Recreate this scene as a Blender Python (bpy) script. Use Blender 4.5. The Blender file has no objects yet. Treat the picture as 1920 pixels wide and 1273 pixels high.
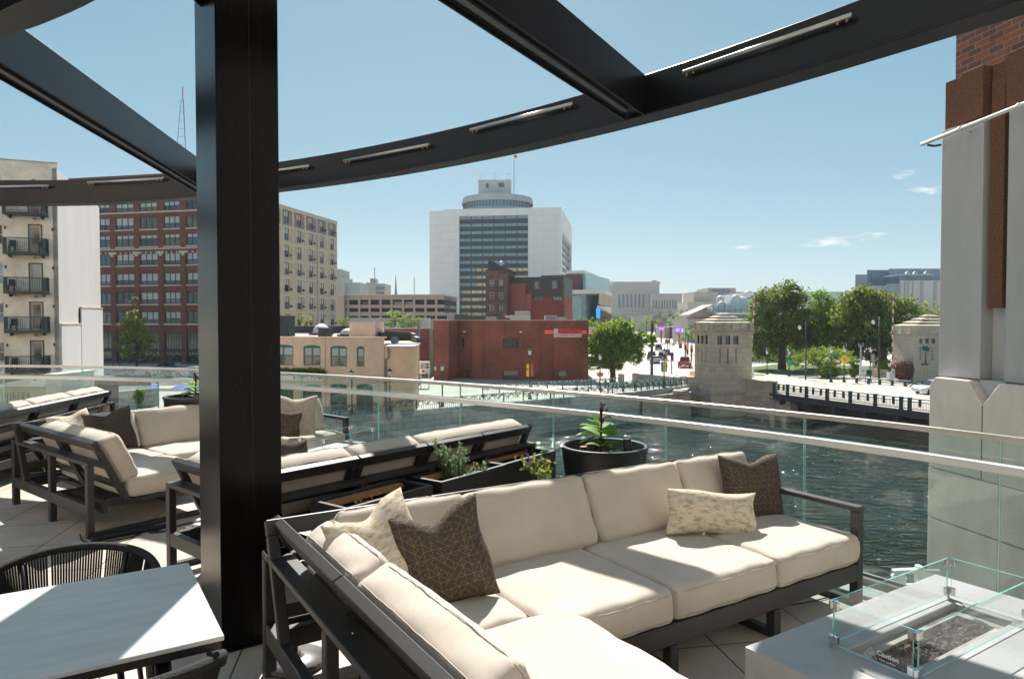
import bpy, bmesh, math, random
import numpy as np
from mathutils import Vector, Matrix, Euler
random.seed(7); rng = np.random.default_rng(7)
R = math.radians
scene = bpy.context.scene
C = scene.collection
# ------------------------------------------------------------------ camera
F = 1300.0; CX, CY = 960.0, 636.5; EYE = 1.7
PITCH = math.atan((CY-603.0)/F)
cam_d = bpy.data.cameras.new('camera'); cam = bpy.data.objects.new('camera', cam_d); C.objects.link(cam)
cam.location = (0, 0, EYE); cam.rotation_euler = (R(90)-PITCH, 0, 0)
cam_d.sensor_width = 36; cam_d.lens = 36*F/1920; cam_d.clip_start = .05; cam_d.clip_end = 6000
scene.camera = cam
# ------------------------------------------------------------------ light
HAZE = .00016; SKYG = (.72, .5, .42); SKYS = .15
SUN_AZ = R(-4); SUN_EL = R(46.5)
SUNV = Vector((math.sin(SUN_AZ)*math.cos(SUN_EL), math.cos(SUN_AZ)*math.cos(SUN_EL), math.sin(SUN_EL)))
w = bpy.data.worlds.new('World'); scene.world = w; w.use_nodes = True
nt = w.node_tree; nt.nodes.clear()
sky = nt.nodes.new('ShaderNodeTexSky'); sky.sky_type = 'NISHITA'; sky.sun_disc = False
sky.sun_elevation = SUN_EL; sky.sun_rotation = SUN_AZ; sky.altitude = 200
sky.air_density = .7; sky.dust_density = .25; sky.ozone_density = 1.0
bg = nt.nodes.new('ShaderNodeBackground'); bg.inputs[1].default_value = SKYS
out = nt.nodes.new('ShaderNodeOutputWorld')
# thin fair-weather wisps low on the right: noise in direction space
tc = nt.nodes.new('ShaderNodeTexCoord'); mp = nt.nodes.new('ShaderNodeMapping'); mp.inputs['Scale'].default_value = (16, 16, 75)
nz = nt.nodes.new('ShaderNodeTexNoise'); nz.inputs['Scale'].default_value = 2.2; nz.inputs['Detail'].default_value = 8; nz.inputs['Roughness'].default_value = .68; nz.inputs['Distortion'].default_value = .6
nt.links.new(tc.outputs['Generated'], mp.inputs['Vector']); nt.links.new(mp.outputs[0], nz.inputs['Vector'])
acc = None
for (px, py, rx, ry) in ((1560, 455, .060, .014), (1738, 357, .034, .009), (1390, 464, .022, .006), (1690, 330, .022, .008), (1640, 440, .03, .007)):
    d = Vector(((px-CX)/F, 1, (603-py)/F)).normalized()
    s = nt.nodes.new('ShaderNodeVectorMath'); s.operation = 'SUBTRACT'; s.inputs[1].default_value = d
    nt.links.new(tc.outputs['Generated'], s.inputs[0])
    m2 = nt.nodes.new('ShaderNodeVectorMath'); m2.operation = 'DIVIDE'; m2.inputs[1].default_value = (rx, rx*1.5, ry)
    nt.links.new(s.outputs[0], m2.inputs[0])
    ln = nt.nodes.new('ShaderNodeVectorMath'); ln.operation = 'LENGTH'; nt.links.new(m2.outputs[0], ln.inputs[0])
    mr = nt.nodes.new('ShaderNodeMapRange'); mr.inputs[1].default_value = 1; mr.inputs[2].default_value = 0; mr.inputs[3].default_value = 0; mr.inputs[4].default_value = .74
    nt.links.new(ln.outputs['Value'], mr.inputs[0])
    if acc is None: acc = mr.outputs[0]
    else:
        mx = nt.nodes.new('ShaderNodeMath'); mx.operation = 'MAXIMUM'; nt.links.new(acc, mx.inputs[0]); nt.links.new(mr.outputs[0], mx.inputs[1]); acc = mx.outputs[0]
ad = nt.nodes.new('ShaderNodeMath'); ad.operation = 'ADD'; nr_ = nt.nodes.new('ShaderNodeMapRange'); nr_.inputs[1].default_value = .32; nr_.inputs[2].default_value = .68; nr_.inputs[3].default_value = 0; nr_.inputs[4].default_value = .62; nt.links.new(nz.outputs[0], nr_.inputs[0]); nt.links.new(acc, ad.inputs[0]); nt.links.new(nr_.outputs[0], ad.inputs[1])
cr = nt.nodes.new('ShaderNodeMapRange'); cr.inputs[1].default_value = .66; cr.inputs[2].default_value = 1.15; cr.inputs[3].default_value = 0; cr.inputs[4].default_value = .9
nt.links.new(ad.outputs[0], cr.inputs[0])
mc = nt.nodes.new('ShaderNodeMixRGB'); mc.inputs[2].default_value = (3.6, 3.6, 3.5, 1)
tn = nt.nodes.new('ShaderNodeMixRGB'); tn.blend_type = 'MULTIPLY'; tn.inputs[0].default_value = 1; tn.inputs[2].default_value = (.525, .915, 1.06, 1); tn.use_clamp = False
nt.links.new(cr.outputs[0], mc.inputs[0]); sx_ = nt.nodes.new('ShaderNodeSeparateColor'); gm = nt.nodes.new('ShaderNodeCombineColor'); nt.links.new(sky.outputs[0], sx_.inputs[0])
for i_, e_ in enumerate(SKYG):
    q_ = nt.nodes.new('ShaderNodeMath'); q_.operation = 'POWER'; q_.inputs[1].default_value = e_; nt.links.new(sx_.outputs[i_], q_.inputs[0]); nt.links.new(q_.outputs[0], gm.inputs[i_])
nt.links.new(gm.outputs[0], tn.inputs[1]); nt.links.new(tn.outputs[0], mc.inputs[1])
nt.links.new(mc.outputs[0], bg.inputs[0]); nt.links.new(bg.outputs[0], out.inputs[0])
sd = bpy.data.lights.new('sun', 'SUN'); sd.energy = 5.0; sd.angle = R(.53); sd.color = (1, .95, .885)
so = bpy.data.objects.new('sun', sd); C.objects.link(so); so.rotation_euler = SUNV.to_track_quat('Z', 'Y').to_euler(); so.location = (0, 0, 60)
vs = scene.view_settings; vs.view_transform = 'Standard'; vs.look = 'None'; vs.exposure = .9; vs.gamma = 1; vs.use_curve_mapping = False
scene.cycles.max_bounces = 8; scene.cycles.transparent_max_bounces = 24; scene.cycles.caustics_reflective = False; scene.cycles.caustics_refractive = False
scene.cycles.volume_step_rate = 8; scene.cycles.volume_max_steps = 32; scene.cycles.volume_bounces = 0
# ------------------------------------------------------------------ pixel of the photograph -> place in the world (used to survey the site)
_cp, _sp = math.cos(PITCH), math.sin(PITCH)
def ray(px, py):
    x = (px-CX)/F; u = (CY-py)/F
    return Vector((x, _cp+u*_sp, u*_cp-_sp))
def W(px, py, z):
    d = ray(px, py); t = (z-EYE)/d.z; return Vector((0, 0, EYE))+d*t
def D(px, py, y):
    d = ray(px, py); t = y/d.y; return Vector((0, 0, EYE))+d*t
def X(px, y): return (px-CX)/F*y
def Zh(py, y): return EYE+(603-py)/F*y
ST = -6.3; WA = -9.3           # street level, water level
# ------------------------------------------------------------------ materials
M = {}
def nodes(name):
    m = bpy.data.materials.new(name); m.use_nodes = True; M[name] = m
    n = m.node_tree; b = n.nodes['Principled BSDF']; return m, n, b
def rgb(c): return (c[0], c[1], c[2], 1)
def pm(name, col, rough=.6, metal=0, var=.1, scale=3, bump=0, bscale=60, spec=.5, col2=None, coat=0, stretch=None, sheen=0, thr=(.35, .65), coord='Object'):
    m, n, b = nodes(name)
    b.inputs['Roughness'].default_value = rough; b.inputs['Metallic'].default_value = metal; b.inputs['Specular IOR Level'].default_value = spec
    b.inputs['Coat Weight'].default_value = coat; b.inputs['Coat Roughness'].default_value = .12
    if sheen: b.inputs['Sheen Weight'].default_value = sheen
    t = n.nodes.new('ShaderNodeTexCoord'); mp = n.nodes.new('ShaderNodeMapping')
    if stretch: mp.inputs['Scale'].default_value = stretch
    n.links.new(t.outputs[coord], mp.inputs[0])
    nz = n.nodes.new('ShaderNodeTexNoise'); nz.inputs['Scale'].default_value = scale; nz.inputs['Detail'].default_value = 7; nz.inputs['Roughness'].default_value = .62
    n.links.new(mp.outputs[0], nz.inputs['Vector'])
    r = n.nodes.new('ShaderNodeValToRGB'); r.color_ramp.elements[0].position = thr[0]; r.color_ramp.elements[1].position = thr[1]
    r.color_ramp.elements[0].color = rgb(col2 if col2 else [c*(1-var) for c in col]); r.color_ramp.elements[1].color = rgb([min(1, c*(1+var)) for c in col])
    n.links.new(nz.outputs[0], r.inputs[0]); n.links.new(r.outputs[0], b.inputs['Base Color'])
    if bump:
        nb = n.nodes.new('ShaderNodeTexNoise'); nb.inputs['Scale'].default_value = bscale; nb.inputs['Detail'].default_value = 4
        n.links.new(mp.outputs[0], nb.inputs['Vector'])
        bp = n.nodes.new('ShaderNodeBump'); bp.inputs['Strength'].default_value = bump; bp.inputs['Distance'].default_value = .02
        n.links.new(nb.outputs[0], bp.inputs['Height']); n.links.new(bp.outputs[0], b.inputs['Normal'])
    return m
def brick(name, c1, c2, mortar, bw=.22, bh=.075, ms=.01, rough=.85, off=.5, bump=.4, blotch=.25, bs=.35, sq=1):
    m, n, b = nodes(name); b.inputs['Roughness'].default_value = rough
    u = n.nodes.new('ShaderNodeUVMap'); t = n.nodes.new('ShaderNodeTexBrick'); n.links.new(u.outputs[0], t.inputs['Vector'])
    t.inputs['Scale'].default_value = 1; t.inputs['Brick Width'].default_value = bw; t.inputs['Row Height'].default_value = bh
    t.inputs['Mortar Size'].default_value = ms; t.inputs['Mortar Smooth'].default_value = .2; t.offset = off; t.inputs['Bias'].default_value = 0
    t.inputs['Color1'].default_value = rgb(c1); t.inputs['Color2'].default_value = rgb(c2); t.inputs['Mortar'].default_value = rgb(mortar)
    nz = n.nodes.new('ShaderNodeTexNoise'); nz.inputs['Scale'].default_value = bs; nz.inputs['Detail'].default_value = 8; nz.inputs['Roughness'].default_value = .65; n.links.new(u.outputs[0], nz.inputs['Vector'])
    mr = n.nodes.new('ShaderNodeMapRange'); mr.inputs[1].default_value = .3; mr.inputs[2].default_value = .7; mr.inputs[3].default_value = 1-blotch; mr.inputs[4].default_value = 1+blotch
    n.links.new(nz.outputs[0], mr.inputs[0])
    x = n.nodes.new('ShaderNodeVectorMath'); x.operation = 'SCALE'; n.links.new(t.outputs[0], x.inputs[0]); n.links.new(mr.outputs[0], x.inputs['Scale'])
    n.links.new(x.outputs[0], b.inputs['Base Color'])
    if bump:
        bp = n.nodes.new('ShaderNodeBump'); bp.inputs['Strength'].default_value = bump; bp.inputs['Distance'].default_value = .01; bp.invert = True
        n.links.new(t.outputs[1], bp.inputs['Height']); n.links.new(bp.outputs[0], b.inputs['Normal'])
    return m
def glass(name, tint, refl=.9, haze=0.0, hazecol=(.8, .85, .85), rough=0.0):
    m = bpy.data.materials.new(name); m.use_nodes = True; M[name] = m; n = m.node_tree; n.nodes.clear()
    o = n.nodes.new('ShaderNodeOutputMaterial'); tr = n.nodes.new('ShaderNodeBsdfTransparent'); tr.inputs[0].default_value = rgb(tint)
    g = n.nodes.new('ShaderNodeBsdfGlossy'); g.inputs['Roughness'].default_value = rough; g.inputs[0].default_value = (refl, refl, refl, 1)
    fr = n.nodes.new('ShaderNodeFresnel'); ge = n.nodes.new('ShaderNodeNewGeometry'); mi_ = n.nodes.new('ShaderNodeMapRange'); mi_.inputs[3].default_value = 1.5; mi_.inputs[4].default_value = 1/1.5; n.links.new(ge.outputs['Backfacing'], mi_.inputs[0]); n.links.new(mi_.outputs[0], fr.inputs[0])
    mx = n.nodes.new('ShaderNodeMixShader'); n.links.new(fr.outputs[0], mx.inputs[0]); n.links.new(tr.outputs[0], mx.inputs[1]); n.links.new(g.outputs[0], mx.inputs[2])
    last = mx
    if haze:
        df = n.nodes.new('ShaderNodeBsdfDiffuse'); df.inputs[0].default_value = rgb(hazecol)
        nz = n.nodes.new('ShaderNodeTexNoise'); nz.inputs['Scale'].default_value = 2.5; nz.inputs['Detail'].default_value = 6
        t = n.nodes.new('ShaderNodeTexCoord'); n.links.new(t.outputs['Object'], nz.inputs['Vector'])
        mr = n.nodes.new('ShaderNodeMapRange'); mr.inputs[1].default_value = .35; mr.inputs[2].default_value = .75; mr.inputs[3].default_value = haze*.4; mr.inputs[4].default_value = haze
        n.links.new(nz.outputs[0], mr.inputs[0])
        m2 = n.nodes.new('ShaderNodeMixShader'); n.links.new(mr.outputs[0], m2.inputs[0]); n.links.new(mx.outputs[0], m2.inputs[1]); n.links.new(df.outputs[0], m2.inputs[2]); last = m2
    n.links.new(last.outputs[0], o.inputs[0]); return m
def emis(name, col, s):
    m, n, b = nodes(name); b.inputs['Base Color'].default_value = rgb(col); b.inputs['Emission Color'].default_value = rgb(col); b.inputs['Emission Strength'].default_value = s; return m
def leafm(name, c1, c2, trans=.45):
    m = bpy.data.materials.new(name); m.use_nodes = True; M[name] = m; n = m.node_tree; n.nodes.clear()
    o = n.nodes.new('ShaderNodeOutputMaterial'); g = n.nodes.new('ShaderNodeNewGeometry')
    r = n.nodes.new('ShaderNodeValToRGB'); r.color_ramp.elements[0].color = rgb(c1); r.color_ramp.elements[1].color = rgb(c2)
    n.links.new(g.outputs['Random Per Island'], r.inputs[0])
    df = n.nodes.new('ShaderNodeBsdfPrincipled'); df.inputs['Roughness'].default_value = .55; df.inputs['Specular IOR Level'].default_value = .3
    tl = n.nodes.new('ShaderNodeBsdfTranslucent'); mx = n.nodes.new('ShaderNodeMixShader'); mx.inputs[0].default_value = trans
    hs = n.nodes.new('ShaderNodeHueSaturation'); hs.inputs['Hue'].default_value = .48; hs.inputs['Value'].default_value = 1.5; n.links.new(r.outputs[0], hs.inputs['Color'])
    n.links.new(r.outputs[0], df.inputs['Base Color']); n.links.new(hs.outputs[0], tl.inputs[0])
    n.links.new(df.outputs[0], mx.inputs[1]); n.links.new(tl.outputs[0], mx.inputs[2]); n.links.new(mx.outputs[0], o.inputs[0]); return m
# ------------------------------------------------------------------ objects
def meta(o, label=None, cat=None, group=None, kind=None):
    if label: o['label'] = label
    if cat: o['category'] = cat
    if group: o['group'] = group
    if kind: o['kind'] = kind
    return o
def thing(name, label, cat, loc=(0, 0, 0), rz=0, group=None):
    o = bpy.data.objects.new(name, None); C.objects.link(o); o.location = loc; o.rotation_euler = (0, 0, rz); o.empty_display_size = .2
    return meta(o, label, cat, group)
def chainm(o):
    m = Matrix()
    while o is not None: m = o.matrix_basis @ m; o = o.parent
    return m
def dup(root, loc, rz=0, label=None, group=None, scale=None, keeprot=False):
    r = root.copy(); C.objects.link(r); r.location = loc
    if not keeprot: r.rotation_euler = (0, 0, rz)
    if scale: r.scale = (scale,)*3
    if label: r['label'] = label
    if group: r['group'] = group
    for ch in list(root.children):
        c = ch.copy(); C.objects.link(c); c.parent = r
        for g in list(ch.children):
            d = g.copy(); C.objects.link(d); d.parent = c
    return r
class MB:
    def __init__(s, T=None): s.v = []; s.f = []; s.m = []; s.T = T; s.mi = 0; s.uv = {}
    def add(s, vs, fs, T=None):
        b = len(s.v)
        for v in vs:
            v = Vector(v)
            if T is not None: v = T @ v
            if s.T is not None: v = s.T @ v
            s.v.append(v)
        for f in fs: s.f.append([b+i for i in f]); s.m.append(s.mi)
        return s
    def box(s, x0, x1, y0, y1, z0, z1, T=None):
        return s.add([(x0, y0, z0), (x1, y0, z0), (x1, y1, z0), (x0, y1, z0), (x0, y0, z1), (x1, y0, z1), (x1, y1, z1), (x0, y1, z1)],
                     [(0, 3, 2, 1), (4, 5, 6, 7), (0, 1, 5, 4), (1, 2, 6, 5), (2, 3, 7, 6), (3, 0, 4, 7)], T)
    def bar(s, a, b, w, h, up=(0, 0, 1)):
        a, b = Vector(a), Vector(b); d = (b-a); L = d.length; d.normalize(); up = Vector(up)
        sd = d.cross(up)
        if sd.length < 1e-4: sd = d.cross(Vector((1, 0, 0)))
        sd.normalize(); u = sd.cross(d)
        T = Matrix((( d.x, sd.x, u.x, a.x), (d.y, sd.y, u.y, a.y), (d.z, sd.z, u.z, a.z), (0, 0, 0, 1)))
        return s.box(0, L, -w/2, w/2, -h/2, h/2, T)
    def tube(s, pts, r, n=8, caps=True):
        pts = [Vector(p) for p in pts]; k = len(pts); rs = r if isinstance(r, (list, tuple)) else [r]*k
        vs = []; up = None
        for i, p in enumerate(pts):
            t = (pts[min(i+1, k-1)]-pts[max(i-1, 0)]).normalized()
            if up is None:
                up = t.orthogonal().normalized()
            up = (up-t*up.dot(t)).normalized(); sd = t.cross(up)
            for j in range(n):
                a = 2*math.pi*j/n; vs.append(p+(up*math.cos(a)+sd*math.sin(a))*rs[i])
        fs = [(i*n+j, i*n+(j+1) % n, (i+1)*n+(j+1) % n, (i+1)*n+j) for i in range(k-1) for j in range(n)]
        if caps: fs += [tuple(range(n-1, -1, -1)), tuple(range((k-1)*n, k*n))]
        return s.add(vs, fs)
    def lathe(s, prof, c=(0, 0, 0), n=24, T=None):
        c = Vector(c); vs = []
        for r, z in prof:
            for j in range(n):
                a = 2*math.pi*j/n; vs.append((c.x+r*math.cos(a), c.y+r*math.sin(a), c.z+z))
        k = len(prof); fs = [(i*n+j, i*n+(j+1) % n, (i+1)*n+(j+1) % n, (i+1)*n+j) for i in range(k-1) for j in range(n)]
        fs += [tuple(range(n-1, -1, -1)), tuple(range((k-1)*n, k*n))]
        return s.add(vs, fs, T)
    def prism(s, poly, z0, z1, T=None):
        n = len(poly); vs = [(x, y, z0) for x, y in poly]+[(x, y, z1) for x, y in poly]
        fs = [tuple(range(n-1, -1, -1)), tuple(range(n, 2*n))]+[(i, (i+1) % n, n+(i+1) % n, n+i) for i in range(n)]
        return s.add(vs, fs, T)
    def sweep(s, pts, prof, closed=True):
        """profile (offset to the left of travel, height) swept along a plan polyline, mitred"""
        pts = [Vector(p) for p in pts]; k = len(pts); n = len(prof); vs = []
        for i, p in enumerate(pts):
            t0 = (pts[i]-pts[max(i-1, 0)]); t1 = (pts[min(i+1, k-1)]-pts[i])
            if t0.length < 1e-6: t0 = t1
            if t1.length < 1e-6: t1 = t0
            t0.z = t1.z = 0; t0.normalize(); t1.normalize(); t = (t0+t1).normalized(); nn = Vector((-t.y, t.x, 0)); sc = 1/max(.3, t.dot(t0))
            for o, z in prof: vs.append(p+nn*o*sc+Vector((0, 0, z)))
        fs = [(i*n+j, (i+1)*n+j, (i+1)*n+(j+1) % n, i*n+(j+1) % n) for i in range(k-1) for j in range(n if closed else n-1)]
        if closed: fs += [tuple(range(n)), tuple(range(k*n-1, (k-1)*n-1, -1))]
        return s.add(vs, fs)
    # facade frame: Fr = (P0 xy, dir xy); t along, o outward (to the right of dir seen from above -> n), z up
    def fbox(s, Fr, t0, t1, z0, z1, o0, o1):
        (px, py), (dx, dy), (nx, ny) = Fr
        T = Matrix(((dx, nx, 0, px), (dy, ny, 0, py), (0, 0, 1, 0), (0, 0, 0, 1)))
        return s.box(t0, t1, o0, o1, z0, z1, T)
    def fpoly(s, Fr, poly, o0, o1):
        (px, py), (dx, dy), (nx, ny) = Fr; n = len(poly)
        f = lambda t, z, o: (px+dx*t+nx*o, py+dy*t+ny*o, z)
        vs = [f(t, z, o0) for t, z in poly]+[f(t, z, o1) for t, z in poly]
        return s.add(vs, [tuple(range(n-1, -1, -1)), tuple(range(n, 2*n))]+[(i, (i+1) % n, n+(i+1) % n, n+i) for i in range(n)])
    def fwall(s, Fr, t0, t1, z0, z1, ops, rev=.2):
        """wall face with real openings (t0,t1,z0,z1) and reveals going in by rev"""
        (px, py), (dx, dy), (nx, ny) = Fr
        f = lambda t, z, o: (px+dx*t+nx*o, py+dy*t+ny*o, z)
        ops = [(max(a, t0), min(b, t1), max(c, z0), min(d, z1)) for a, b, c, d in ops]; ops = [q for q in ops if q[1]-q[0] > .01 and q[3]-q[2] > .01]
        ts = sorted({t0, t1} | {round(v, 4) for q in ops for v in q[:2]}); zs = sorted({z0, z1} | {round(v, 4) for q in ops for v in q[2:]})
        for i in range(len(ts)-1):
            for j in range(len(zs)-1):
                tm = (ts[i]+ts[i+1])/2; zm = (zs[j]+zs[j+1])/2
                if any(a < tm < b and c < zm < d for a, b, c, d in ops): continue
                s.add([f(ts[i], zs[j], 0), f(ts[i+1], zs[j], 0), f(ts[i+1], zs[j+1], 0), f(ts[i], zs[j+1], 0)], [(0, 1, 2, 3)])
        for a, b, c, d in ops:
            q = [(a, c), (b, c), (b, d), (a, d)]
            for k in range(4):
                p, r = q[k], q[(k+1) % 4]
                s.add([f(p[0], p[1], 0), f(r[0], r[1], 0), f(r[0], r[1], -rev), f(p[0], p[1], -rev)], [(0, 1, 2, 3)])
        return s
    def build(s, name, mats, parent=None, world=False, smooth=False, bevel=0, label=None, cat=None, group=None, kind=None, fixn=True, seg=1, cutoff=35):
        vs = s.v
        if world and parent is not None:
            inv = chainm(parent).inverted(); vs = [inv @ v for v in vs]
        me = bpy.data.meshes.new(name)
        me.from_pydata([tuple(v) for v in vs], [], s.f)
        if fixn:
            bm = bmesh.new(); bm.from_mesh(me); bmesh.ops.recalc_face_normals(bm, faces=bm.faces)
            bm.to_mesh(me); bm.free()
        if not isinstance(mats, (list, tuple)): mats = [mats]
        for m in mats: me.materials.append(M[m] if isinstance(m, str) else m)
        if len(mats) > 1: me.polygons.foreach_set('material_index', s.m)
        nl = len(me.loops); uvl = me.uv_layers.new(name='UVMap')
        co = np.empty(len(me.vertices)*3); me.vertices.foreach_get('co', co); co = co.reshape(-1, 3)
        li = np.empty(nl, dtype=np.int64); me.loops.foreach_get('vertex_index', li)
        npol = len(me.polygons); nr = np.empty(npol*3); me.polygons.foreach_get('normal', nr); nr = nr.reshape(-1, 3)
        lt = np.empty(npol, dtype=np.int64); me.polygons.foreach_get('loop_total', lt)
        fi = np.repeat(np.arange(npol), lt); nn = nr[fi]; p = co[li]
        h = np.hypot(nn[:, 0], nn[:, 1]); flat = np.abs(nn[:, 2]) > .75; h[h < 1e-6] = 1
        u = (-nn[:, 1]*p[:, 0]+nn[:, 0]*p[:, 1])/h; v = p[:, 2].copy()
        u[flat] = p[flat, 0]; v[flat] = p[flat, 1]
        uvl.data.foreach_set('uv', np.stack([u, v], 1).ravel())
        if smooth: me.polygons.foreach_set('use_smooth', [True]*npol)
        o = bpy.data.objects.new(name, me); C.objects.link(o)
        if parent is not None: o.parent = parent
        if bevel:
            b = o.modifiers.new('bevel', 'BEVEL'); b.width = bevel; b.segments = seg; b.limit_method = 'ANGLE'; b.angle_limit = R(cutoff)
        return meta(o, label, cat, group, kind)
def frame_of(p0, p1, out_left=True):
    p0 = Vector(p0[:2]); p1 = Vector(p1[:2]); d = (p1-p0); L = d.length; d.normalize(); n = Vector((-d.y, d.x)) if out_left else Vector((d.y, -d.x))
    return ((p0.x, p0.y), (d.x, d.y), (n.x, n.y)), L
def tof(Fr, px, o=0):
    """distance along a facade at which it shows at photo column px"""
    (x, y), (dx, dy), (nx, ny) = Fr; x += nx*o; y += ny*o; k = (px-CX)/F
    return (k*y-x)/(dx-k*dy)
def ypt(Fr, t, o=0): (x, y), (dx, dy), (nx, ny) = Fr; return y+dy*t+ny*o
def text(body, name, mat, size, origin, right, up, parent=None, depth=.004, align='CENTER', sx=1, bold=0, **k):
    cu = bpy.data.curves.new('t', 'FONT'); cu.body = body; cu.size = size; cu.align_x = align; cu.align_y = 'CENTER'; cu.extrude = depth; cu.offset = bold
    cu.resolution_u = 2
    to = bpy.data.objects.new('t', cu); C.objects.link(to); bpy.context.view_layer.update()
    dg = bpy.context.evaluated_depsgraph_get(); me = bpy.data.meshes.new_from_object(to.evaluated_get(dg)); bpy.data.objects.remove(to)
    r = Vector(right).normalized(); u = Vector(up).normalized(); n = r.cross(u); o = Vector(origin)
    T = Matrix(((r.x*sx, u.x, n.x, o.x), (r.y*sx, u.y, n.y, o.y), (r.z*sx, u.z, n.z, o.z), (0, 0, 0, 1)))
    if parent is not None: T = chainm(parent).inverted() @ T
    me.transform(T); me.materials.clear(); me.materials.append(M[mat]); ob = bpy.data.objects.new(name, me); C.objects.link(ob)
    if parent is not None: ob.parent = parent
    return meta(ob, **k)
# ================================================================== MATERIALS
pm('black_steel', (.0055, .0058, .007), rough=.34, var=.25, scale=1.2, stretch=(1, 1, .15), spec=.3, bump=.02, bscale=8)
pm('column_steel', (.005, .0042, .004), rough=.25, var=.3, scale=3, stretch=(3, 3, .2), spec=.14)
pm('bronze_frame', (.030, .0265, .0245), rough=.46, var=.08, scale=6, spec=.5)
pm('cushion_fabric', (.53, .462, .385), rough=.92, var=.07, scale=2.5, bump=.10, bscale=420, spec=.15, sheen=.15)
pm('cushion_seam', (.47, .41, .335), rough=.95, var=.05, spec=.1)
pm('linen_fabric', (.47, .405, .33), rough=.95, var=.12, scale=30, bump=.5, bscale=420, spec=.1)
pm('plain_brown_fabric', (.075, .058, .050), rough=.95, var=.15, scale=30, bump=.4, bscale=500, spec=.1)
pm('planter_black', (.016, .0155, .016), rough=.5, var=.15, scale=5)
pm('planter_rim', (.045, .046, .05), rough=.45, var=.1, scale=5)
pm('pot_black', (.014, .0145, .017), rough=.42, var=.15, scale=4)
pm('soil', (.045, .022, .012), rough=1, var=.5, scale=30, bump=1, bscale=40)
pm('wood_slat', (.42, .22, .09), rough=.6, var=.2, scale=6, stretch=(12, 1, 12))
pm('cast_grey', (.37, .37, .365), rough=.5, var=.12, scale=2.2, bump=.08, bscale=40)
pm('rim_stone', (.36, .335, .29), rough=.7, var=.2, scale=12)
pm('lava', (.13, .085, .06), rough=1, var=.5, scale=22, bump=1, bscale=90)
pm('table_top', (.50, .50, .485), rough=.36, var=.10, scale=4, stretch=(1, 5, 1), spec=.9)
pm('dark_metal', (.012, .012, .012), rough=.4)
pm('rope', (.012, .0115, .011), rough=.75, var=.3, scale=80, bump=.6, bscale=300)
pm('stainless', (.44, .42, .385), rough=.38, metal=1, var=.06, scale=4)
pm('rail_white', (.66, .64, .60), rough=.35, metal=0, var=.05, scale=4)
pm('tube_glass', (.42, .42, .40), rough=.25, metal=.6)
pm('chrome', (.65, .65, .66), rough=.22, metal=1)
pm('white_plastic', (.72, .72, .72), rough=.4, var=.03)
pm('cable_black', (.01, .01, .01), rough=.6)
pm('iron_plate', (.11, .105, .10), rough=.4, var=.2, scale=9, spec=.6)
pm('granite_pier', (.48, .475, .475), rough=.85, var=.07, scale=1.6, stretch=(1, 1, .25), bump=.3, bscale=160, col2=(.43, .425, .42))
pm('pale_pier', (.74, .655, .575), rough=.85, var=.15, scale=1.3, bump=.3, bscale=120, stretch=(1, 1, .5))
pm('brown_granite', (.17, .078, .042), rough=.9, var=.45, scale=60, bump=.6, bscale=120)
brick('near_brick', (.33, .115, .062), (.13, .066, .068), (.28, .23, .17), bw=.205, bh=.076, ms=.007, bump=.8, blotch=.2, bs=3)
glass('rail_glass', (.87, .96, .945), refl=.85, haze=.02)
glass('fire_glass', (.965, .985, .98), refl=.8, haze=.012)
m, n, b = nodes('glass_edge'); b.inputs['Base Color'].default_value = (.22, .62, .55, 1); b.inputs['Roughness'].default_value = .15; b.inputs['Transmission Weight'].default_value = .3
pm('white_print', (.75, .75, .75), rough=.6, var=.01)
pm('copper_fixture', (.35, .17, .07), rough=.35, metal=.8)
leafm('herb_leaf', (.10, .17, .08), (.22, .32, .17), .5); leafm('canna_leaf', (.12, .30, .04), (.24, .44, .06), .5); leafm('canna_dark', (.035, .010, .010), (.09, .03, .015), .2)
leafm('purple_bloom', (.20, .11, .22), (.33, .20, .33), .3); leafm('green_leaf', (.06, .12, .025), (.22, .24, .05), .5); leafm('dry_leaf', (.12, .06, .02), (.22, .12, .04), .3)
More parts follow.
